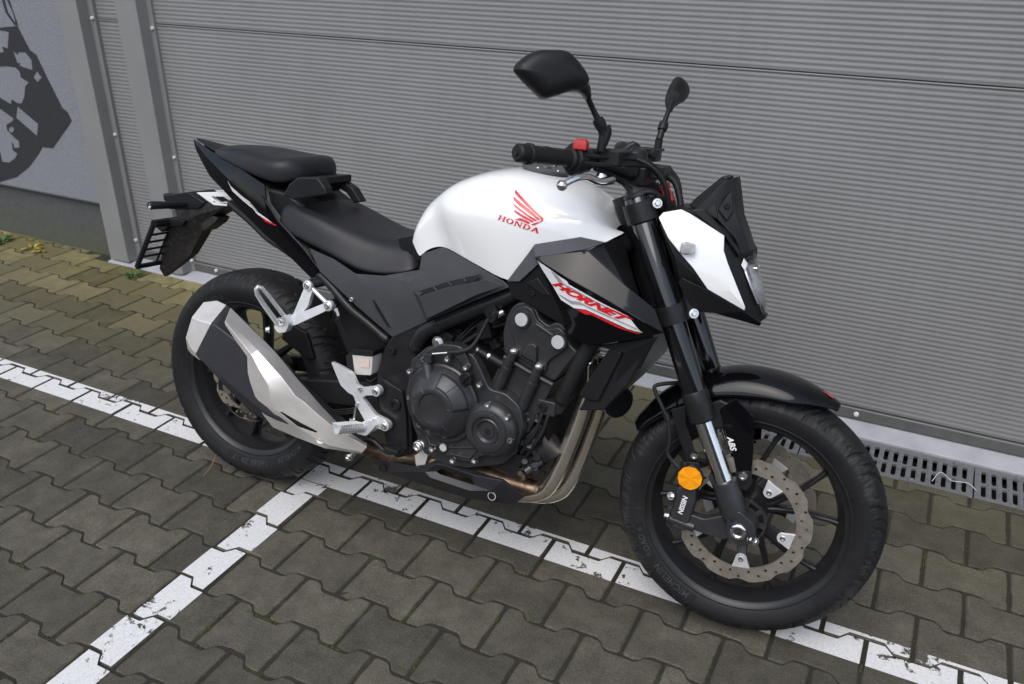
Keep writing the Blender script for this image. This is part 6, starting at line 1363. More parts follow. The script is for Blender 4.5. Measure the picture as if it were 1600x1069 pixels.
for a in ((0.5197, -0.193, 0.4374), (0.5484, -0.191, 0.3521)):
    bpart('hanger_boss', lathe([(0.0135, -0.012), (0.0135, 0.004), (0.012, 0.006)], a, RIGHT, 22), 'alu', rh, smooth=35)
    capbolt((a[0], a[1]-0.006, a[2]), RIGHT, 0.0085, 0.003, parent=rh)
for a in ((0.4762, -0.201, 0.433), (0.4693, -0.2, 0.392)): capbolt(a, RIGHT, 0.005, 0.003, parent=rh)
rp = bpart('rider_peg', tube([(0.497, -0.215, 0.3421), (0.4908, -0.255, 0.3509), (0.482, -0.3, 0.3608)], 0.0115, 14, sp=False, radii=[0.0125, 0.0115, 0.0105]), 'alu', smooth=40)
for k in range(10):
    f = k/9; a = Vector((0.4925, -0.225, 0.3444))*(1-f)+Vector((0.4824, -0.298, 0.3618))*f
    bpart('peg_rib', box((a.x, a.y, a.z+0.009), (0.027, 0.0036, 0.012)), 'alu', rp, smooth=0, bevel=0.001)
bpart('peg_clevis', plate(rounded([(0.4806, -0.218, 0.3217), (0.4873, -0.218, 0.351), (0.5191, -0.21, 0.3682), (0.5312, -0.21, 0.3491), (0.5092, -0.215, 0.3212)], 0.006), 0.02), 'alu', rp, smooth=35, bevel=0.003)
hexbolt((0.4942, -0.222, 0.3438), RIGHT, 0.006, 0.005, parent=rp)
bpart('brake_pedal', tube([(0.4689, -0.19, 0.3124), (0.5177, -0.19, 0.3006), (0.5471, -0.19, 0.2839), (0.5762, -0.2, 0.2885), (0.6029, -0.22, 0.3117)], 0.006, 10), 'frame', smooth=180)
bpart('pedal_pad', box((0.6024, -0.225, 0.3134), (0.03, 0.03, 0.010)), 'frame', bike, smooth=0, bevel=0.002)
# rear brake fluid reservoir
rs = bpart('fluid_reservoir', loft([[(p[0], y, p[2]) for p in rounded([(0.4329, -0.16, 0.5117), (0.4939, -0.16, 0.5196), (0.4923, -0.16, 0.4671), (0.4426, -0.16, 0.4577)], 0.006)] for y in (-0.176, -0.172, -0.138, -0.134)]), 'reservoir', smooth=40, bevel=0.001)
bpart('reservoir_cap', loft([[(p[0], y, p[2]) for p in rounded([(0.4345, -0.16, 0.5238), (0.4971, -0.16, 0.532), (0.4959, -0.16, 0.5167), (0.4331, -0.16, 0.5084)], 0.004)] for y in (-0.178, -0.132)]), 'plastic', rs, smooth=40, bevel=0.002)
bpart('reservoir_label', ([(0.4552, -0.1775, 0.5042), (0.4855, -0.1775, 0.509), (0.4864, -0.1775, 0.4858), (0.456, -0.1775, 0.4808)], [(0, 1, 2, 3)]), 'paper', rs, smooth=0)
bpart('reservoir_bracket', plate([(0.388, -0.14, 0.4868), (0.4226, -0.14, 0.513), (0.4247, -0.14, 0.4534), (0.395, -0.14, 0.452)], 0.004), 'frame', rs, smooth=0, bevel=0.001)
bpart('reservoir_hose', tube([(0.4623, -0.155, 0.459), (0.4628, -0.155, 0.4455), (0.4751, -0.15, 0.44), (0.487, -0.14, 0.4535)], 0.005, 10), 'rubber_part', rs, smooth=180)
bpart('pedal_rod', join(tube([(0.4502, -0.175, 0.376), (0.4475, -0.178, 0.345), (0.4457, -0.18, 0.3241)], 0.0045, 8), box((0.4455, -0.18, 0.3311), (0.014, 0.014, 0.022))), 'bolt', rh, smooth=40)

# ---- engine
en = bpart('engine', loft([[(p[0], y, p[2]) for p in ((0.5984, -0.15, 0.5278), (0.6393, -0.15, 0.5691), (0.7083, -0.15, 0.5898), (0.7652, -0.15, 0.5637), (0.8052, -0.15, 0.4896), (0.8668, -0.15, 0.4753), (0.9079, -0.15, 0.4244), (0.8972, -0.15, 0.3613), (0.8635, -0.15, 0.3239), (0.7708, -0.15, 0.2882), (0.7085, -0.15, 0.2813), (0.6489, -0.15, 0.2947), (0.6115, -0.15, 0.3627), (0.5903, -0.15, 0.4427))] for y in (-0.168, -0.150, 0.150, 0.168)]), 'engine', smooth=30, bevel=0.004)
AX = Vector((0, -1, 0))
# barrel and head, leaning forward
bpart('cylinder_block', loft([[(p[0], y, p[2]) for p in ((0.8388, -0.157, 0.5876), (0.9693, -0.157, 0.5501), (0.9185, -0.157, 0.4166), (0.8785, -0.157, 0.3835), (0.7905, -0.157, 0.4624))] for y in (-0.157, -0.153, 0.153, 0.157)]), 'engine', en, smooth=30, bevel=0.004)
hd_out = rounded([(0.861, -0.16, 0.7172), (0.8839, -0.16, 0.7259), (0.9067, -0.16, 0.7183), (0.9201, -0.16, 0.6928), (0.9416, -0.16, 0.6807), (0.9604, -0.16, 0.6933), (0.9791, -0.16, 0.6896), (0.9972, -0.16, 0.649), (1.0186, -0.16, 0.6342), (0.9966, -0.16, 0.5981), (0.9702, -0.16, 0.5542), (0.9051, -0.16, 0.5703), (0.8397, -0.16, 0.5932), (0.8322, -0.16, 0.6424), (0.8376, -0.16, 0.6738), (0.8479, -0.16, 0.7029)], 0.008)
hd = bpart('cylinder_head', plate(hd_out, 0.32), 'engine', en, smooth=35, bevel=0.005, seg=3)
cv_out = rounded([(0.8553, -0.17, 0.6914), (0.865, -0.17, 0.7081), (0.8862, -0.17, 0.718), (0.9055, -0.17, 0.7128), (0.9169, -0.17, 0.6914), (0.9465, -0.17, 0.6751), (0.9701, -0.17, 0.6842), (0.9863, -0.17, 0.6757), (0.9961, -0.17, 0.6409), (0.9708, -0.17, 0.6191), (0.9525, -0.17, 0.6002), (0.9503, -0.17, 0.5755), (0.9277, -0.17, 0.5811), (0.8781, -0.17, 0.5993), (0.8739, -0.17, 0.6107), (0.8667, -0.17, 0.6365), (0.8532, -0.17, 0.661)], 0.007)
bpart('head_side_cover', plate(cv_out, 0.012), 'engine', hd, smooth=35, bevel=0.004, seg=3)
bpart('head_gasket_rib', tube([(0.8446, -0.166, 0.5896), (0.9089, -0.168, 0.5687), (0.9701, -0.166, 0.5498)], 0.0055, 8, sp=False), 'engine', hd, smooth=40)
bpart('head_rib', tube([(0.9186, -0.172, 0.6833), (0.9384, -0.173, 0.6756), (0.9607, -0.172, 0.6651)], 0.004, 8), 'engine', hd, smooth=40)
bpart('timing_bulge', loft([[(0.8836, -0.168, 0.6), (0.8993, -0.168, 0.6367), (0.9115, -0.168, 0.6407), (0.928, -0.168, 0.6336), (0.9296, -0.168, 0.5855)], [(0.8949, -0.18, 0.607), (0.908, -0.18, 0.6354), (0.9171, -0.18, 0.6388), (0.9271, -0.18, 0.6334), (0.9293, -0.18, 0.5948)]]), 'engine', hd, smooth=30, bevel=0.003)
for a in ((0.8837, -0.172, 0.6869), (0.9757, -0.172, 0.6534)):
    bpart('cam_plug_seat', lathe([(0.0205, -0.004), (0.0205, 0.003), (0.0195, 0.005), (0.0165, 0.005), (0.0160, 0.002)], a, RIGHT, 28), 'engine', hd, smooth=35)
    bpart('cam_plug', lathe([(0.0155, -0.002), (0.0155, 0.006), (0.0145, 0.0075), (0, 0.0075)], a, RIGHT, 28), 'alu', hd, smooth=30)
for a, b_ in (((0.8719, -0.176, 0.6102), (0.832, -0.165, 0.5004)), ((0.9361, -0.176, 0.5876), (0.8999, -0.165, 0.4785))):
    bpart('stud_tower', join(tube([a, Vector(a)*.65+Vector(b_)*.35], 0.0115, 16, sp=False), tube([Vector(a)*.65+Vector(b_)*.35, b_], 0.0135, 16, sp=False)), 'engine', hd, smooth=35, bevel=0.001)
    ax_ = (Vector(a)-Vector(b_)).normalized()
    capbolt(a, ax_, 0.0095, 0.006, parent=hd)
# crankcase side panel with stiffening ribs
cs = bpart('crankcase_cover', plate(rounded([(0.6111, -0.186, 0.4748), (0.6175, -0.186, 0.5219), (0.6468, -0.186, 0.5668), (0.6905, -0.186, 0.5933), (0.7346, -0.186, 0.5978), (0.7762, -0.186, 0.5817), (0.7987, -0.186, 0.5492), (0.8218, -0.186, 0.5106), (0.8647, -0.186, 0.5096), (0.9026, -0.186, 0.4858), (0.9167, -0.186, 0.4389), (0.9051, -0.186, 0.3881), (0.8715, -0.186, 0.3563), (0.8123, -0.186, 0.337), (0.7998, -0.186, 0.3203), (0.7658, -0.186, 0.3109), (0.7233, -0.186, 0.3128), (0.6835, -0.186, 0.319), (0.6561, -0.186, 0.3524), (0.628, -0.186, 0.3991), (0.613, -0.186, 0.4389)], 0.012), 0.03), 'engine', en, smooth=35, bevel=0.004, seg=3)
def ribs(pts): return tube(pts, 0.0032, 8, sp=False)
bpart('case_rib', join(ribs([(0.7324, -0.187, 0.3425), (0.7617, -0.187, 0.3735), (0.7793, -0.187, 0.3929)]), ribs([(0.7291, -0.187, 0.34), (0.8025, -0.187, 0.3595)]), ribs([(0.7337, -0.187, 0.3244), (0.786, -0.187, 0.3269), (0.803, -0.187, 0.353)]), ribs([(0.6811, -0.187, 0.366), (0.7037, -0.187, 0.3484), (0.6973, -0.187, 0.3366)]), ribs([(0.6574, -0.187, 0.3716), (0.6759, -0.187, 0.3343), (0.6974, -0.187, 0.3349)])), 'engine', cs, smooth=60)
bpart('sight_glass', join(lathe([(0.0135, 0), (0.0135, 0.004), (0.011, 0.0055), (0.0095, 0.003)], (0.7134, -0.187, 0.3358), RIGHT, 24)), 'engine', cs, smooth=35)
bpart('sight_window', lathe([(0.0095, 0.001), (0.0095, 0.003), (0, 0.0035)], (0.7134, -0.187, 0.3358), RIGHT, 20), 'reservoir', cs, smooth=35)
cw = Vector((0.7057, -0.19, 0.4507))
cl = bpart('clutch_cover', lathe([(0.097, 0.0), (0.097, 0.007), (0.0930, 0.010), (0.0880, 0.0105), (0.0855, 0.014), (0.0835, 0.019), (0.069, 0.034), (0.054, 0.047), (0.050, 0.0495), (0.0395, 0.0515), (0.0375, 0.0510), (0.0355, 0.0470), (0.0340, 0.0465), (0, 0.0465)], cw, RIGHT, 72), 'engine', en, smooth=30)
def dome_r(r):
    return float(np.interp(r, [0.0395, 0.050, 0.054, 0.069, 0.0835, 0.0855], [0.0515, 0.0495, 0.047, 0.034, 0.019, 0.014]))
for k, a in enumerate((8, 308, 128, 172)): 
    aa = rad(a); rl = 0.080 if k == 0 else 0.060; p0 = cw+Vector((math.cos(aa), 0, math.sin(aa)))*0.041+Vector((0, -0.0515, 0)); p1 = cw+Vector((math.cos(aa), 0, math.sin(aa)))*rl+Vector((0, -dome_r(rl)-0.001, 0))
    bpart('cover_rib', tube([p0, (p0+p1)/2+Vector((0, -0.0012, 0)), p1], 0.0022, 8), 'engine', cl, smooth=60)
for off in (0.0, 0.010):
    aa = rad(46); d_ = Vector((math.cos(aa), 0, math.sin(aa))); n_ = Vector((-d_.z, 0, d_.x)); pa = cw+d_*0.052+n_*(off-0.002)+Vector((0, -dome_r(0.052)-0.0022, 0)); pb_ = cw+d_*0.078+n_*(off-0.002)+Vector((0, -dome_r(0.078)-0.0022, 0))
    bpart('cover_groove', tube([pa, (pa+pb_)/2+Vector((0, -0.0006, 0)), pb_], 0.0014, 6), 'engine_shade', cl, smooth=60)
# arched facet on the cover and clutch arm
fac = []
for a in np.linspace(rad(6), rad(86), 18): 
    fac.append([tuple(cw+Vector((math.cos(a), 0, math.sin(a)))*r+Vector((0, -dome_r(r)-0.0016, 0))) for r in np.linspace(0.052, 0.0815, 7)])
bpart('cover_facet', grid(fac), 'engine', cl, smooth=60, solid=0.003)
V, F_ = text_on('HONDA', 0.012, Vector((0.6956, -0.239, 0.489)), Vector((0.7501, -0.239, 0.4877)), bold=0.0003, spacing=1.2)
bpart('cover_lettering', ([(v[0], cw.y-0.0472, v[2]) for v in V], F_), 'frame', cl, smooth=0, recalc=False)
bpart('clutch_arm', join(cyl((0.6823, -0.215, 0.4995), (0.6651, -0.205, 0.5407), 0.0125, n=18), lathe([(0.011, 0), (0.0125, 0.005), (0.008, 0.010), (0.008, 0.022)], (0.6672, -0.205, 0.5348), (Vector((0.6647, -0.205, 0.5469))-Vector((0.6823, -0.215, 0.4995))), 18), box((0.6692, -0.205, 0.559), (0.020, 0.014, 0.022))), 'engine', cl, smooth=35, bevel=0.0015)
bpart('clutch_rod', tube([(0.6789, -0.205, 0.5705), (0.7182, -0.2, 0.5807)], 0.003, 8, sp=False), 'bolt', cl, smooth=40)
bpart('clutch_cable', tube([(0.7165, -0.2, 0.5803), (0.7503, -0.195, 0.5893), (0.7706, -0.185, 0.6035), (0.7835, -0.17, 0.6349), (0.7925, -0.16, 0.6651), (0.807, -0.15, 0.6871)], 0.005, 8, radii=[0.0065, 0.0065, 0.0048, 0.0045, 0.0045]), 'rubber_part', en, smooth=180)
bpart('cable_stay', plate([(0.7184, -0.198, 0.5865), (0.7514, -0.198, 0.5965), (0.7776, -0.198, 0.5603), (0.7717, -0.198, 0.5496), (0.7398, -0.198, 0.5708)], 0.006), 'engine', en, smooth=0, bevel=0.001)
oc = Vector((0.7724, -0.2, 0.5316))
bpart('oil_filler_cap', join(lathe([(0.0175, 0), (0.0175, 0.010), (0.0150, 0.013), (0, 0.013)], oc, RIGHT, 8), box((oc.x, oc.y-0.015, oc.z), (0.026, 0.008, 0.007), Matrix.Rotation(rad(-50), 3, 'Y'))), 'plastic', cl, smooth=30, bevel=0.002)
sc_ = Vector((0.8383, -0.19, 0.4172))
ac = bpart('generator_cover', lathe([(0.068, 0), (0.068, 0.006), (0.064, 0.014), (0.055, 0.0215), (0.0500, 0.0225), (0.0490, 0.026), (0.043, 0.0275), (0.0380, 0.0275), (0.0370, 0.0225), (0.031, 0.0215), (0.028, 0.0235), (0.0225, 0.018), (0.017, 0.0175), (0.016, 0.021), (0, 0.021)], sc_, RIGHT, 60), 'engine', en, smooth=30)
bpart('cover_hex', lathe([(0.0085, 0.018), (0.0085, 0.0235), (0, 0.0235)], sc_, RIGHT, 6), 'frame', ac, smooth=20)
for px_ in ((0.6188, -0.196, 0.5136), (0.7187, -0.196, 0.5657), (0.7684, -0.196, 0.5562), (0.8061, -0.196, 0.5224), (0.8321, -0.198, 0.4804), (0.883, -0.198, 0.4613), (0.8958, -0.198, 0.4092), (0.8554, -0.196, 0.3688), (0.8066, -0.194, 0.3318), (0.7488, -0.194, 0.3161), (0.6911, -0.194, 0.3307), (0.6211, -0.194, 0.4482), (0.6535, -0.194, 0.3864), (0.6572, -0.196, 0.5525)):
    capbolt((px_[0], px_[1]-0.006, px_[2]), RIGHT, 0.0074, 0.008, parent=en)
bpart('engine_hanger', plate(rounded([(0.6534, -0.15, 0.572), (0.6626, -0.15, 0.5932), (0.6765, -0.15, 0.596), (0.6938, -0.15, 0.5724), (0.6719, -0.15, 0.5598)], 0.004), 0.01), 'frame', en, smooth=30, bevel=0.001)
hexbolt((0.6649, -0.156, 0.5839), RIGHT, 0.0105, 0.010, parent=en)
bpart('hanger_tab', plate(rounded([(0.7706, -0.155, 0.6995), (0.7961, -0.155, 0.7103), (0.8147, -0.155, 0.6835), (0.81, -0.155, 0.6613), (0.7939, -0.155, 0.6566), (0.779, -0.155, 0.6767)], 0.005), 0.012), 'frame', frm, smooth=30, bevel=0.002)
capbolt((0.802, -0.157, 0.6708), RIGHT, 0.011, 0.006, parent=frm, mat='frame')
bpart('hanger_spacer', cyl((0.8048, -0.14, 0.6739), (0.8211, -0.135, 0.6851), 0.010, n=16), 'bolt', frm, smooth=40)
# throttle bodies and clutter behind the clutch
bpart('ignition_sensor', join(cyl((0.772, -0.16, 0.5882), (0.8074, -0.155, 0.5741), 0.0095, n=16), cyl((0.7975, -0.156, 0.5785), (0.8358, -0.15, 0.5632), 0.0125, n=16)), 'plastic', en, smooth=40)
bpart('sensor_clip', join(cyl((0.7712, -0.162, 0.5901), (0.7764, -0.162, 0.5881), 0.0085, n=12), cyl((0.8002, -0.158, 0.5796), (0.8053, -0.158, 0.5776), 0.0108, n=12)), 'bolt', en, smooth=40)
rr_ = random.Random(11); cl_parts = []
for k in range(26):
    px_ = (0.66+rr_.random()*0.20, -0.06-rr_.random()*0.07, 0.585+rr_.random()*0.07)
    cl_parts.append(box(px_, (0.02+rr_.random()*0.05, 0.03, 0.012+rr_.random()*0.03), Matrix.Rotation(rr_.uniform(-.6, .6), 3, 'Y')))
bpart('throttle_bodies', join(*cl_parts), 'engine_shade', en, smooth=0, bevel=0.003)
for k in range(4):
    a = Vector((0.6842, -0.13, 0.5735))-Vector((0, 0, 0.007*k)); b_ = Vector((0.8286, -0.11, 0.686))-Vector((0, 0, 0.01*k)); m_2 = (a+b_)/2+Vector((0, rr_.uniform(-.02, .02), rr_.uniform(-.03, .03)))
    bpart('wiring', tube([a, m_2, b_], rr_.uniform(0.003, 0.006), 8), 'rubber_part', en, smooth=180)
# front of the engine: small parts, water hoses, oil filter
wh = bpart('water_hose', tube([(1.1047, -0.1, 0.7563), (1.0698, -0.15, 0.7023), (1.0337, -0.152, 0.6339), (1.0072, -0.15, 0.5628), (0.9863, -0.145, 0.5056)], 0.0185, 16), 'rubber_part', smooth=180)
bpart('hose_clamp', tube([(0.9983, -0.148, 0.5372), (0.9918, -0.147, 0.5215)], 0.0205, 18, sp=False), 'frame', wh, smooth=30)
bpart('hose_neck', join(cyl((0.9903, -0.146, 0.5162), (0.9724, -0.14, 0.4818), 0.017, n=18), box((0.9578, -0.145, 0.4893), (0.045, 0.04, 0.035))), 'engine', wh, smooth=35, bevel=0.003)
capbolt((0.9513, -0.167, 0.49), RIGHT, 0.010, 0.006, parent=wh, mat='frame')
for dx in (0, 0.016):
    bpart('coolant_pipe', tube([(p[0]+dx, p[1], p[2]) for p in ((0.9482, -0.16, 0.4745), (0.9402, -0.165, 0.4314), (0.9213, -0.165, 0.3911), (0.9053, -0.16, 0.3606))], 0.0045, 8), 'rubber_part', wh, smooth=180)
of = bpart('oil_filter', lathe([(0.034, 0), (0.036, 0.004), (0.036, 0.050), (0.030, 0.062), (0.030, 0.066), (0, 0.066)], (0.909, -0.1, 0.3492), (Vector((0.9737, -0.12, 0.3887))-Vector((0.909, -0.1, 0.3492))), 18), 'engine', smooth=35)
bpart('front_case', loft([[(p[0], y, p[2]) for p in ((0.8846, -0.12, 0.454), (0.9324, -0.12, 0.5056), (0.9554, -0.12, 0.4712), (0.9571, -0.12, 0.3908), (0.9435, -0.12, 0.3126), (0.8682, -0.12, 0.3001))] for y in (-0.125, 0.125)]), 'engine_shade', en, smooth=0, bevel=0.006)
cl_parts = []
for k in range(22):
    f_ = rr_.random(); a = Vector((0.9179, -0.13, 0.4653))*(1-f_)+Vector((0.9197, -0.13, 0.3099))*f_
    cl_parts.append(cyl((a.x+rr_.uniform(-.03, .03), -0.135, a.z+rr_.uniform(-.02, .02)), (a.x+rr_.uniform(-.03, .03), -0.15-rr_.random()*0.015, a.z+rr_.uniform(-.02, .02)), rr_.uniform(0.005, 0.010), n=10))
bpart('front_case_details', join(*cl_parts), 'engine', en, smooth=35)
for a in ((0.8881, -0.17, 0.455), (0.9056, -0.165, 0.4353), (0.9175, -0.165, 0.3966), (0.8919, -0.16, 0.3619), (0.9304, -0.155, 0.3508)): capbolt(a, RIGHT, 0.006, 0.006, parent=en, mat='frame')
# radiator with side tank and fan horn
rad_ = bpart('radiator', loft([[(p[0], y, p[2]) for p in ((1.1274, -0.14, 0.7372), (1.1797, -0.14, 0.7076), (1.1395, -0.14, 0.5856), (1.0891, -0.14, 0.5103), (1.0308, -0.14, 0.4961))] for y in (-0.150, -0.146, 0.146, 0.150)]), 'frame', smooth=0, bevel=0.004)
bpart('radiator_end_tank', plate(rounded([(1.089, -0.16, 0.6579), (1.1186, -0.16, 0.654), (1.0772, -0.16, 0.532), (1.0377, -0.16, 0.5317), (1.0334, -0.16, 0.5429)], 0.006), 0.02), 'plastic', rad_, smooth=30, bevel=0.003)
bpart('shroud_lower', plate([(1.0583, -0.165, 0.6585), (1.1877, -0.155, 0.7015), (1.1579, -0.145, 0.6251), (1.107, -0.15, 0.5781), (1.1214, -0.16, 0.6546)], 0.012), 'plastic', rad_, smooth=0, bevel=0.002)
hn = bpart('horn', lathe([(0.020, 0.0), (0.036, 0.006), (0.0395, 0.014), (0.0395, 0.020), (0.036, 0.024), (0.015, 0.026), (0, 0.024)], (1.0722, -0.02, 0.4937), (0.80, -0.60, -0.05), 32), 'plastic', smooth=35)
bpart('horn_bracket', join(cyl((1.0471, -0.02, 0.4877), (1.0753, -0.02, 0.4944), 0.009, n=12), box((1.0512, -0.02, 0.5081), (0.03, 0.02, 0.05))), 'frame', hn, smooth=35)
bpart('horn_rim', lathe([(0.0398, 0.015), (0.0405, 0.016), (0.0405, 0.018), (0.0398, 0.019)], (1.0722, -0.02, 0.4937), (0.80, -0.60, -0.05), 32, False), 'alu', hn, smooth=35)
# ---- exhaust
hp1 = [(1.0213, -0.09, 0.6032), (1.0289, -0.085, 0.5476), (1.0222, -0.085, 0.4955), (1.0098, -0.085, 0.4345), (0.9856, -0.085, 0.3408), (0.9653, -0.085, 0.2793), (0.9403, -0.085, 0.2412), (0.8938, -0.085, 0.2206), (0.8237, -0.085, 0.2124)]
hp2 = [(1.0384, -0.025, 0.5899), (1.0435, -0.025, 0.5336), (1.0404, -0.025, 0.4779), (1.0281, -0.025, 0.4155), (1.0069, -0.025, 0.3238), (0.9871, -0.03, 0.2597), (0.9621, -0.035, 0.2229), (0.9103, -0.04, 0.2027), (0.8231, -0.045, 0.2008)]
ex = bpart('exhaust_header', tube(hp1, 0.0205, 20), 'header', smooth=180)
bpart('header_pipe', tube(hp2, 0.0205, 20), 'header', ex, smooth=180)
bpart('collector', tube([(0.9299, -0.085, 0.2416), (0.8571, -0.085, 0.2379), (0.7513, -0.09, 0.2417), (0.6449, -0.1, 0.2446), (0.561, -0.12, 0.2473), (0.5086, -0.16, 0.2625), (0.4771, -0.2, 0.2812)], 0.03, 18, radii=[0.020, 0.030, 0.040, 0.038, 0.028, 0.022, 0.020]), 'burnt', ex, smooth=180)
bpart('collector_box', loft([[(x, y, z) for x, z in ((0.62,.300),(0.88,.330),(0.90,.245),(0.86,.215),(0.66,.215))] for y in (-0.10, -0.09, 0.07, 0.08)]), 'burnt', ex, smooth=30, bevel=0.012, seg=3)
bpart('collector_mount', join(plate([(0.6129, -0.15, 0.2727), (0.6342, -0.15, 0.2924), (0.6539, -0.15, 0.3047), (0.6438, -0.15, 0.2565), (0.6182, -0.15, 0.2459)], 0.006), cyl((0.6294, -0.168, 0.3082), (0.6474, -0.15, 0.3203), 0.014, n=18)), 'muffler_metal', ex, smooth=30)
bpart('mount_boss', lathe([(0.0135, 0), (0.0135, 0.006), (0.010, 0.008), (0.0085, 0.008), (0.0085, 0.005), (0, 0.005)], (0.6341, -0.17, 0.3119), RIGHT, 22), 'bolt', ex, smooth=35)
bpart('lower_bracket', plate([(0.8395, -0.15, 0.3038), (0.8849, -0.15, 0.3497), (0.9244, -0.15, 0.3555), (0.883, -0.15, 0.2958)], 0.004), 'frame', ex, smooth=0, bevel=0.001)
# belly guard
bo = {'T0': (0.4832, -0.146, 0.2197), 'T1': (0.5227, -0.15, 0.2349), 'T2': (0.6348, -0.156, 0.2493), 'T3': (0.6785, -0.158, 0.2807), 'T4': (0.7032, -0.16, 0.2837), 'T5': (0.7907, -0.16, 0.2823), 'T6': (0.867, -0.16, 0.281), 'T7': (0.9179, -0.14, 0.2459),
 'B7': (0.8898, -0.142, 0.2162), 'B5': (0.7692, -0.148, 0.2011), 'B2': (0.6516, -0.148, 0.2012), 'B1': (0.5203, -0.144, 0.2001), 'f0': (0.6578, -0.17, 0.249), 'f1': (0.6834, -0.172, 0.276), 'f2': (0.7102, -0.172, 0.2817), 'f3': (0.7922, -0.172, 0.2773), 'f4': (0.8683, -0.17, 0.2839),
 'g0': (0.6758, -0.176, 0.2416), 'g1': (0.7881, -0.176, 0.2376), 'g2': (0.8415, -0.174, 0.2537), 's0': (0.6864, -0.164, 0.256), 's1': (0.7, -0.162, 0.2663), 's2': (0.7845, -0.162, 0.2625), 's3': (0.7952, -0.166, 0.2501), 's4': (0.6997, -0.166, 0.2517)}
kb = list(bo); ib = {k_: i for i, k_ in enumerate(kb)}
bfs = ['T0 T1 T2 f0 B1', 'f0 g0 B2 B1', 'T2 T3 f1 f0', 'T3 T4 f2 f1', 'T4 T5 f3 f2', 'T5 T6 f4 f3', 'f0 f1 s1 s0', 'f1 f2 s1', 'f2 f3 s2 s1', 'f3 s3 s2', 'f3 f4 g2 s3', 's3 g2 g1', 'f0 s0 s4 g0', 's4 s3 g1 g0', 'g0 g1 B5 B2', 'g1 g2 B7 B5', 'g2 f4 T7 B7', 'f4 T6 T7']
bg_ = bpart('belly_guard', ([bo[k_] for k_ in kb], [tuple(ib[c_] for c_ in f_.split()) for f_ in bfs]), 'guard', smooth=25, solid=0.006, bevel=0.0015)
for a in ((0.5249, -0.158, 0.2177), (0.8449, -0.17, 0.2372)):
    bpart('guard_bolt', lathe([(0.0105, 0), (0.0105, 0.002), (0.0085, 0.002), (0.007, -0.003), (0, -0.003)], a, RIGHT, 20), 'frame', bg_, smooth=35)
bpart('guard_washer', lathe([(0.0108, 0.001), (0.0108, 0.003), (0.009, 0.003)], (0.8449, -0.17, 0.2372), RIGHT, 20, False), 'alu', bg_, smooth=35)
# muffler: stations from the tail end to the joint.  T top edge, C1 / C2 outer creases, B lower edge
ms = [ ((-0.0143, -0.215, 0.5694), (-0.0086, -0.262, 0.5402), (-0.0331, -0.262, 0.4778), (-0.0757, -0.215, 0.4253)), ((0.0204, -0.205, 0.5756), (0.0304, -0.275, 0.5386), (-0.0049, -0.275, 0.4657), (-0.0599, -0.215, 0.4159)), ((0.0591, -0.2, 0.5644), (0.0886, -0.282, 0.5413), (0.03, -0.282, 0.4469), (-0.0194, -0.215, 0.4009)),
       ((0.1214, -0.198, 0.5256), (0.1588, -0.286, 0.516), (0.0978, -0.286, 0.4122), (0.0557, -0.215, 0.3484)), ((0.2082, -0.196, 0.4681), (0.232, -0.286, 0.4676), (0.186, -0.286, 0.3717), (0.143, -0.215, 0.2943)), ((0.2753, -0.194, 0.4141), (0.2946, -0.284, 0.4272), (0.2461, -0.284, 0.3421), (0.2118, -0.215, 0.2805)),
       ((0.35, -0.192, 0.3607), (0.3715, -0.276, 0.3788), (0.3266, -0.276, 0.3248), (0.2918, -0.215, 0.2683)), ((0.4177, -0.19, 0.3151), (0.4333, -0.262, 0.3386), (0.401, -0.262, 0.3045), (0.3796, -0.212, 0.2562)), ((0.4932, -0.19, 0.2871), (0.5043, -0.24, 0.3099), (0.4895, -0.24, 0.2974), (0.4812, -0.205, 0.2648))]
def mring(st_, inner=-0.135, grow=0.0):
    T_, c1, c2, B_ = [Vector(p) for p in st_]; c = (T_+c1+c2+B_)/4
    pts = [T_, T_*0.45+c1*0.55, c1, c1*0.5+c2*0.5, c2, c2*0.45+B_*0.55, B_, Vector((B_.x*0.75+T_.x*0.25, inner, B_.z*0.75+T_.z*0.25)), Vector((B_.x*0.25+T_.x*0.75, inner, B_.z*0.25+T_.z*0.75))]
    return [tuple(p+(p-c).normalized()*grow) for p in pts]
def lerp_st(f):
    i = min(int(f), len(ms)-2); t_ = f-i
    return [tuple(Vector(a)*(1-t_)+Vector(b_)*t_) for a, b_ in zip(ms[i], ms[i+1])]
mu = bpart('muffler', loft([mring(lerp_st(f)) for f in (1.6, 2, 3, 4, 5, 6, 7, 8)]), 'muffler_black', smooth=28, bevel=0.004, seg=3)
bpart('muffler_end_cap', loft([mring(ms[0], -0.17, -0.006), mring(ms[0], -0.17, 0.0), mring(ms[1], -0.145, 0.003), mring(lerp_st(1.75), -0.14, 0.0035), mring(lerp_st(1.75), -0.14, -0.002)]), 'muffler_metal', mu, smooth=25, bevel=0.003, seg=3)
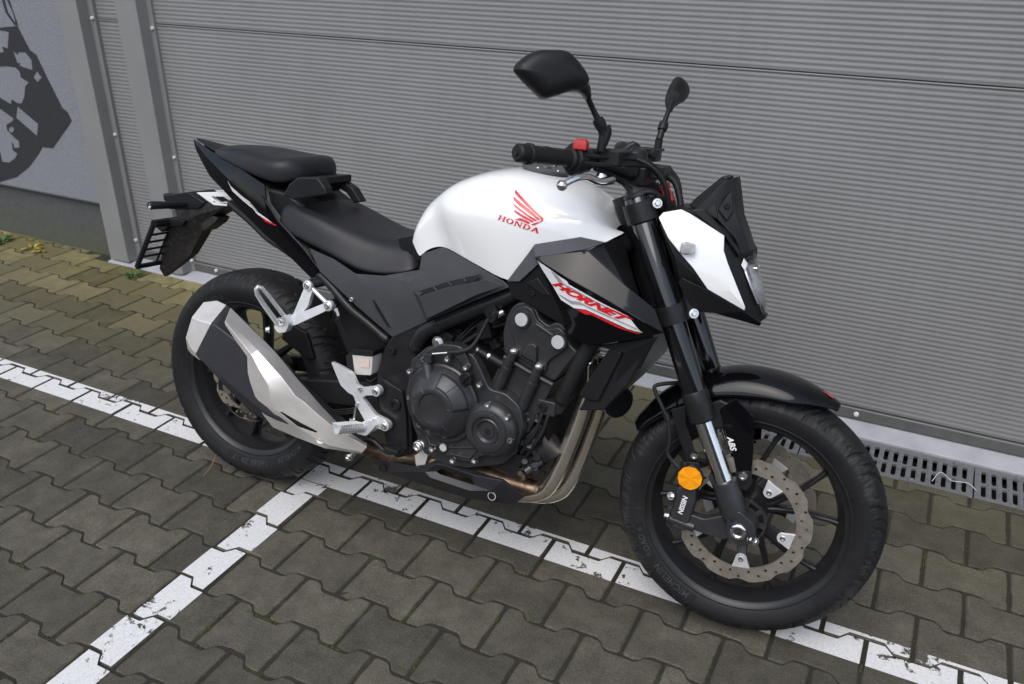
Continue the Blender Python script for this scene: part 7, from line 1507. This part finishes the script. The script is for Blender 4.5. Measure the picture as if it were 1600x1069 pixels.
# heat shield over the outer side: boundary runs diagonally, so the shield is its own folded sheet
sh1 = [[(0.0728, -0.21, 0.5673), (0.1154, -0.272, 0.5595), (0.128, -0.29, 0.5592), (0.1292, -0.287, 0.5505)], [(0.134, -0.212, 0.5312), (0.1706, -0.276, 0.5294), (0.1736, -0.293, 0.5274), (0.1627, -0.288, 0.5173)], [(0.1905, -0.212, 0.4978), (0.2212, -0.278, 0.5002), (0.217, -0.294, 0.4933), (0.1993, -0.288, 0.483)],
       [(0.2259, -0.212, 0.4742), (0.2592, -0.28, 0.4753), (0.2419, -0.295, 0.4605), (0.2018, -0.289, 0.4415)], [(0.2614, -0.21, 0.4433), (0.3008, -0.282, 0.4483), (0.272, -0.295, 0.4252), (0.2078, -0.289, 0.4207)], [(0.2886, -0.208, 0.4193), (0.3462, -0.284, 0.409), (0.2774, -0.292, 0.3866), (0.2218, -0.282, 0.372)],
       [(0.3232, -0.205, 0.3916), (0.3666, -0.28, 0.3991), (0.3046, -0.286, 0.3554), (0.2322, -0.268, 0.3282)], [(0.3584, -0.203, 0.3627), (0.405, -0.274, 0.3729), (0.3437, -0.28, 0.3323), (0.2437, -0.245, 0.2897)], [(0.3967, -0.2, 0.3343), (0.4379, -0.266, 0.3513), (0.3898, -0.268, 0.3089), (0.3055, -0.232, 0.2743)],
       [(0.4275, -0.198, 0.3151), (0.4655, -0.256, 0.3311), (0.428, -0.256, 0.2921), (0.3956, -0.228, 0.2654)], [(0.4658, -0.196, 0.2997), (0.5006, -0.246, 0.318), (0.4792, -0.244, 0.2892), (0.4619, -0.222, 0.2712)], [(0.4978, -0.194, 0.2898), (0.5236, -0.232, 0.3018), (0.5128, -0.232, 0.2869), (0.4995, -0.215, 0.2735)]]
hsd = bpart('muffler_heat_shield', grid(sh1), 'muffler_metal', mu, smooth=50, solid=0.004, bevel=0.002, seg=3)
hb_ = bvh_of(hsd)
bpart('shield_slot', drape(cellcut(tess([(0.3016, -0.28, 0.3596), (0.3076, -0.28, 0.3611), (0.4028, -0.27, 0.3267), (0.399, -0.27, 0.3223), (0.3516, -0.27, 0.3309)])), hb_, 0.0010), 'engine_shade', hsd, smooth=180, recalc=False)
bc = Vector((0.4049, -0.262, 0.3038))
bpart('shield_bolt', lathe([(0.013, -0.004), (0.0125, 0.001), (0.010, -0.003), (0.006, -0.003), (0.0055, 0.002), (0.003, 0.004), (0, 0.004)], bc, RIGHT, 24), 'muffler_metal', hsd, smooth=40)
hexbolt((0.4508, -0.2, 0.2441), (0.1, -0.9, -0.3), 0.0075, 0.012, parent=mu)
bpart('muffler_clamp', tube([(0.4511, -0.195, 0.2458), (0.4697, -0.2, 0.2687)], 0.008, 10, sp=False), 'bolt', mu, smooth=40)
# ---- side stand on the far side
ss = bpart('side_stand', tube([(0.62, 0.14, 0.27), (0.60, 0.22, 0.14), (0.58, 0.292, 0.046)], 0.011, 12), 'frame', smooth=180)
bpart('stand_foot', box((0.577, 0.300, 0.0500), (0.07, 0.05, 0.010), Matrix.Rotation(0.176, 3, 'X')), 'frame', ss, smooth=0, bevel=0.003)
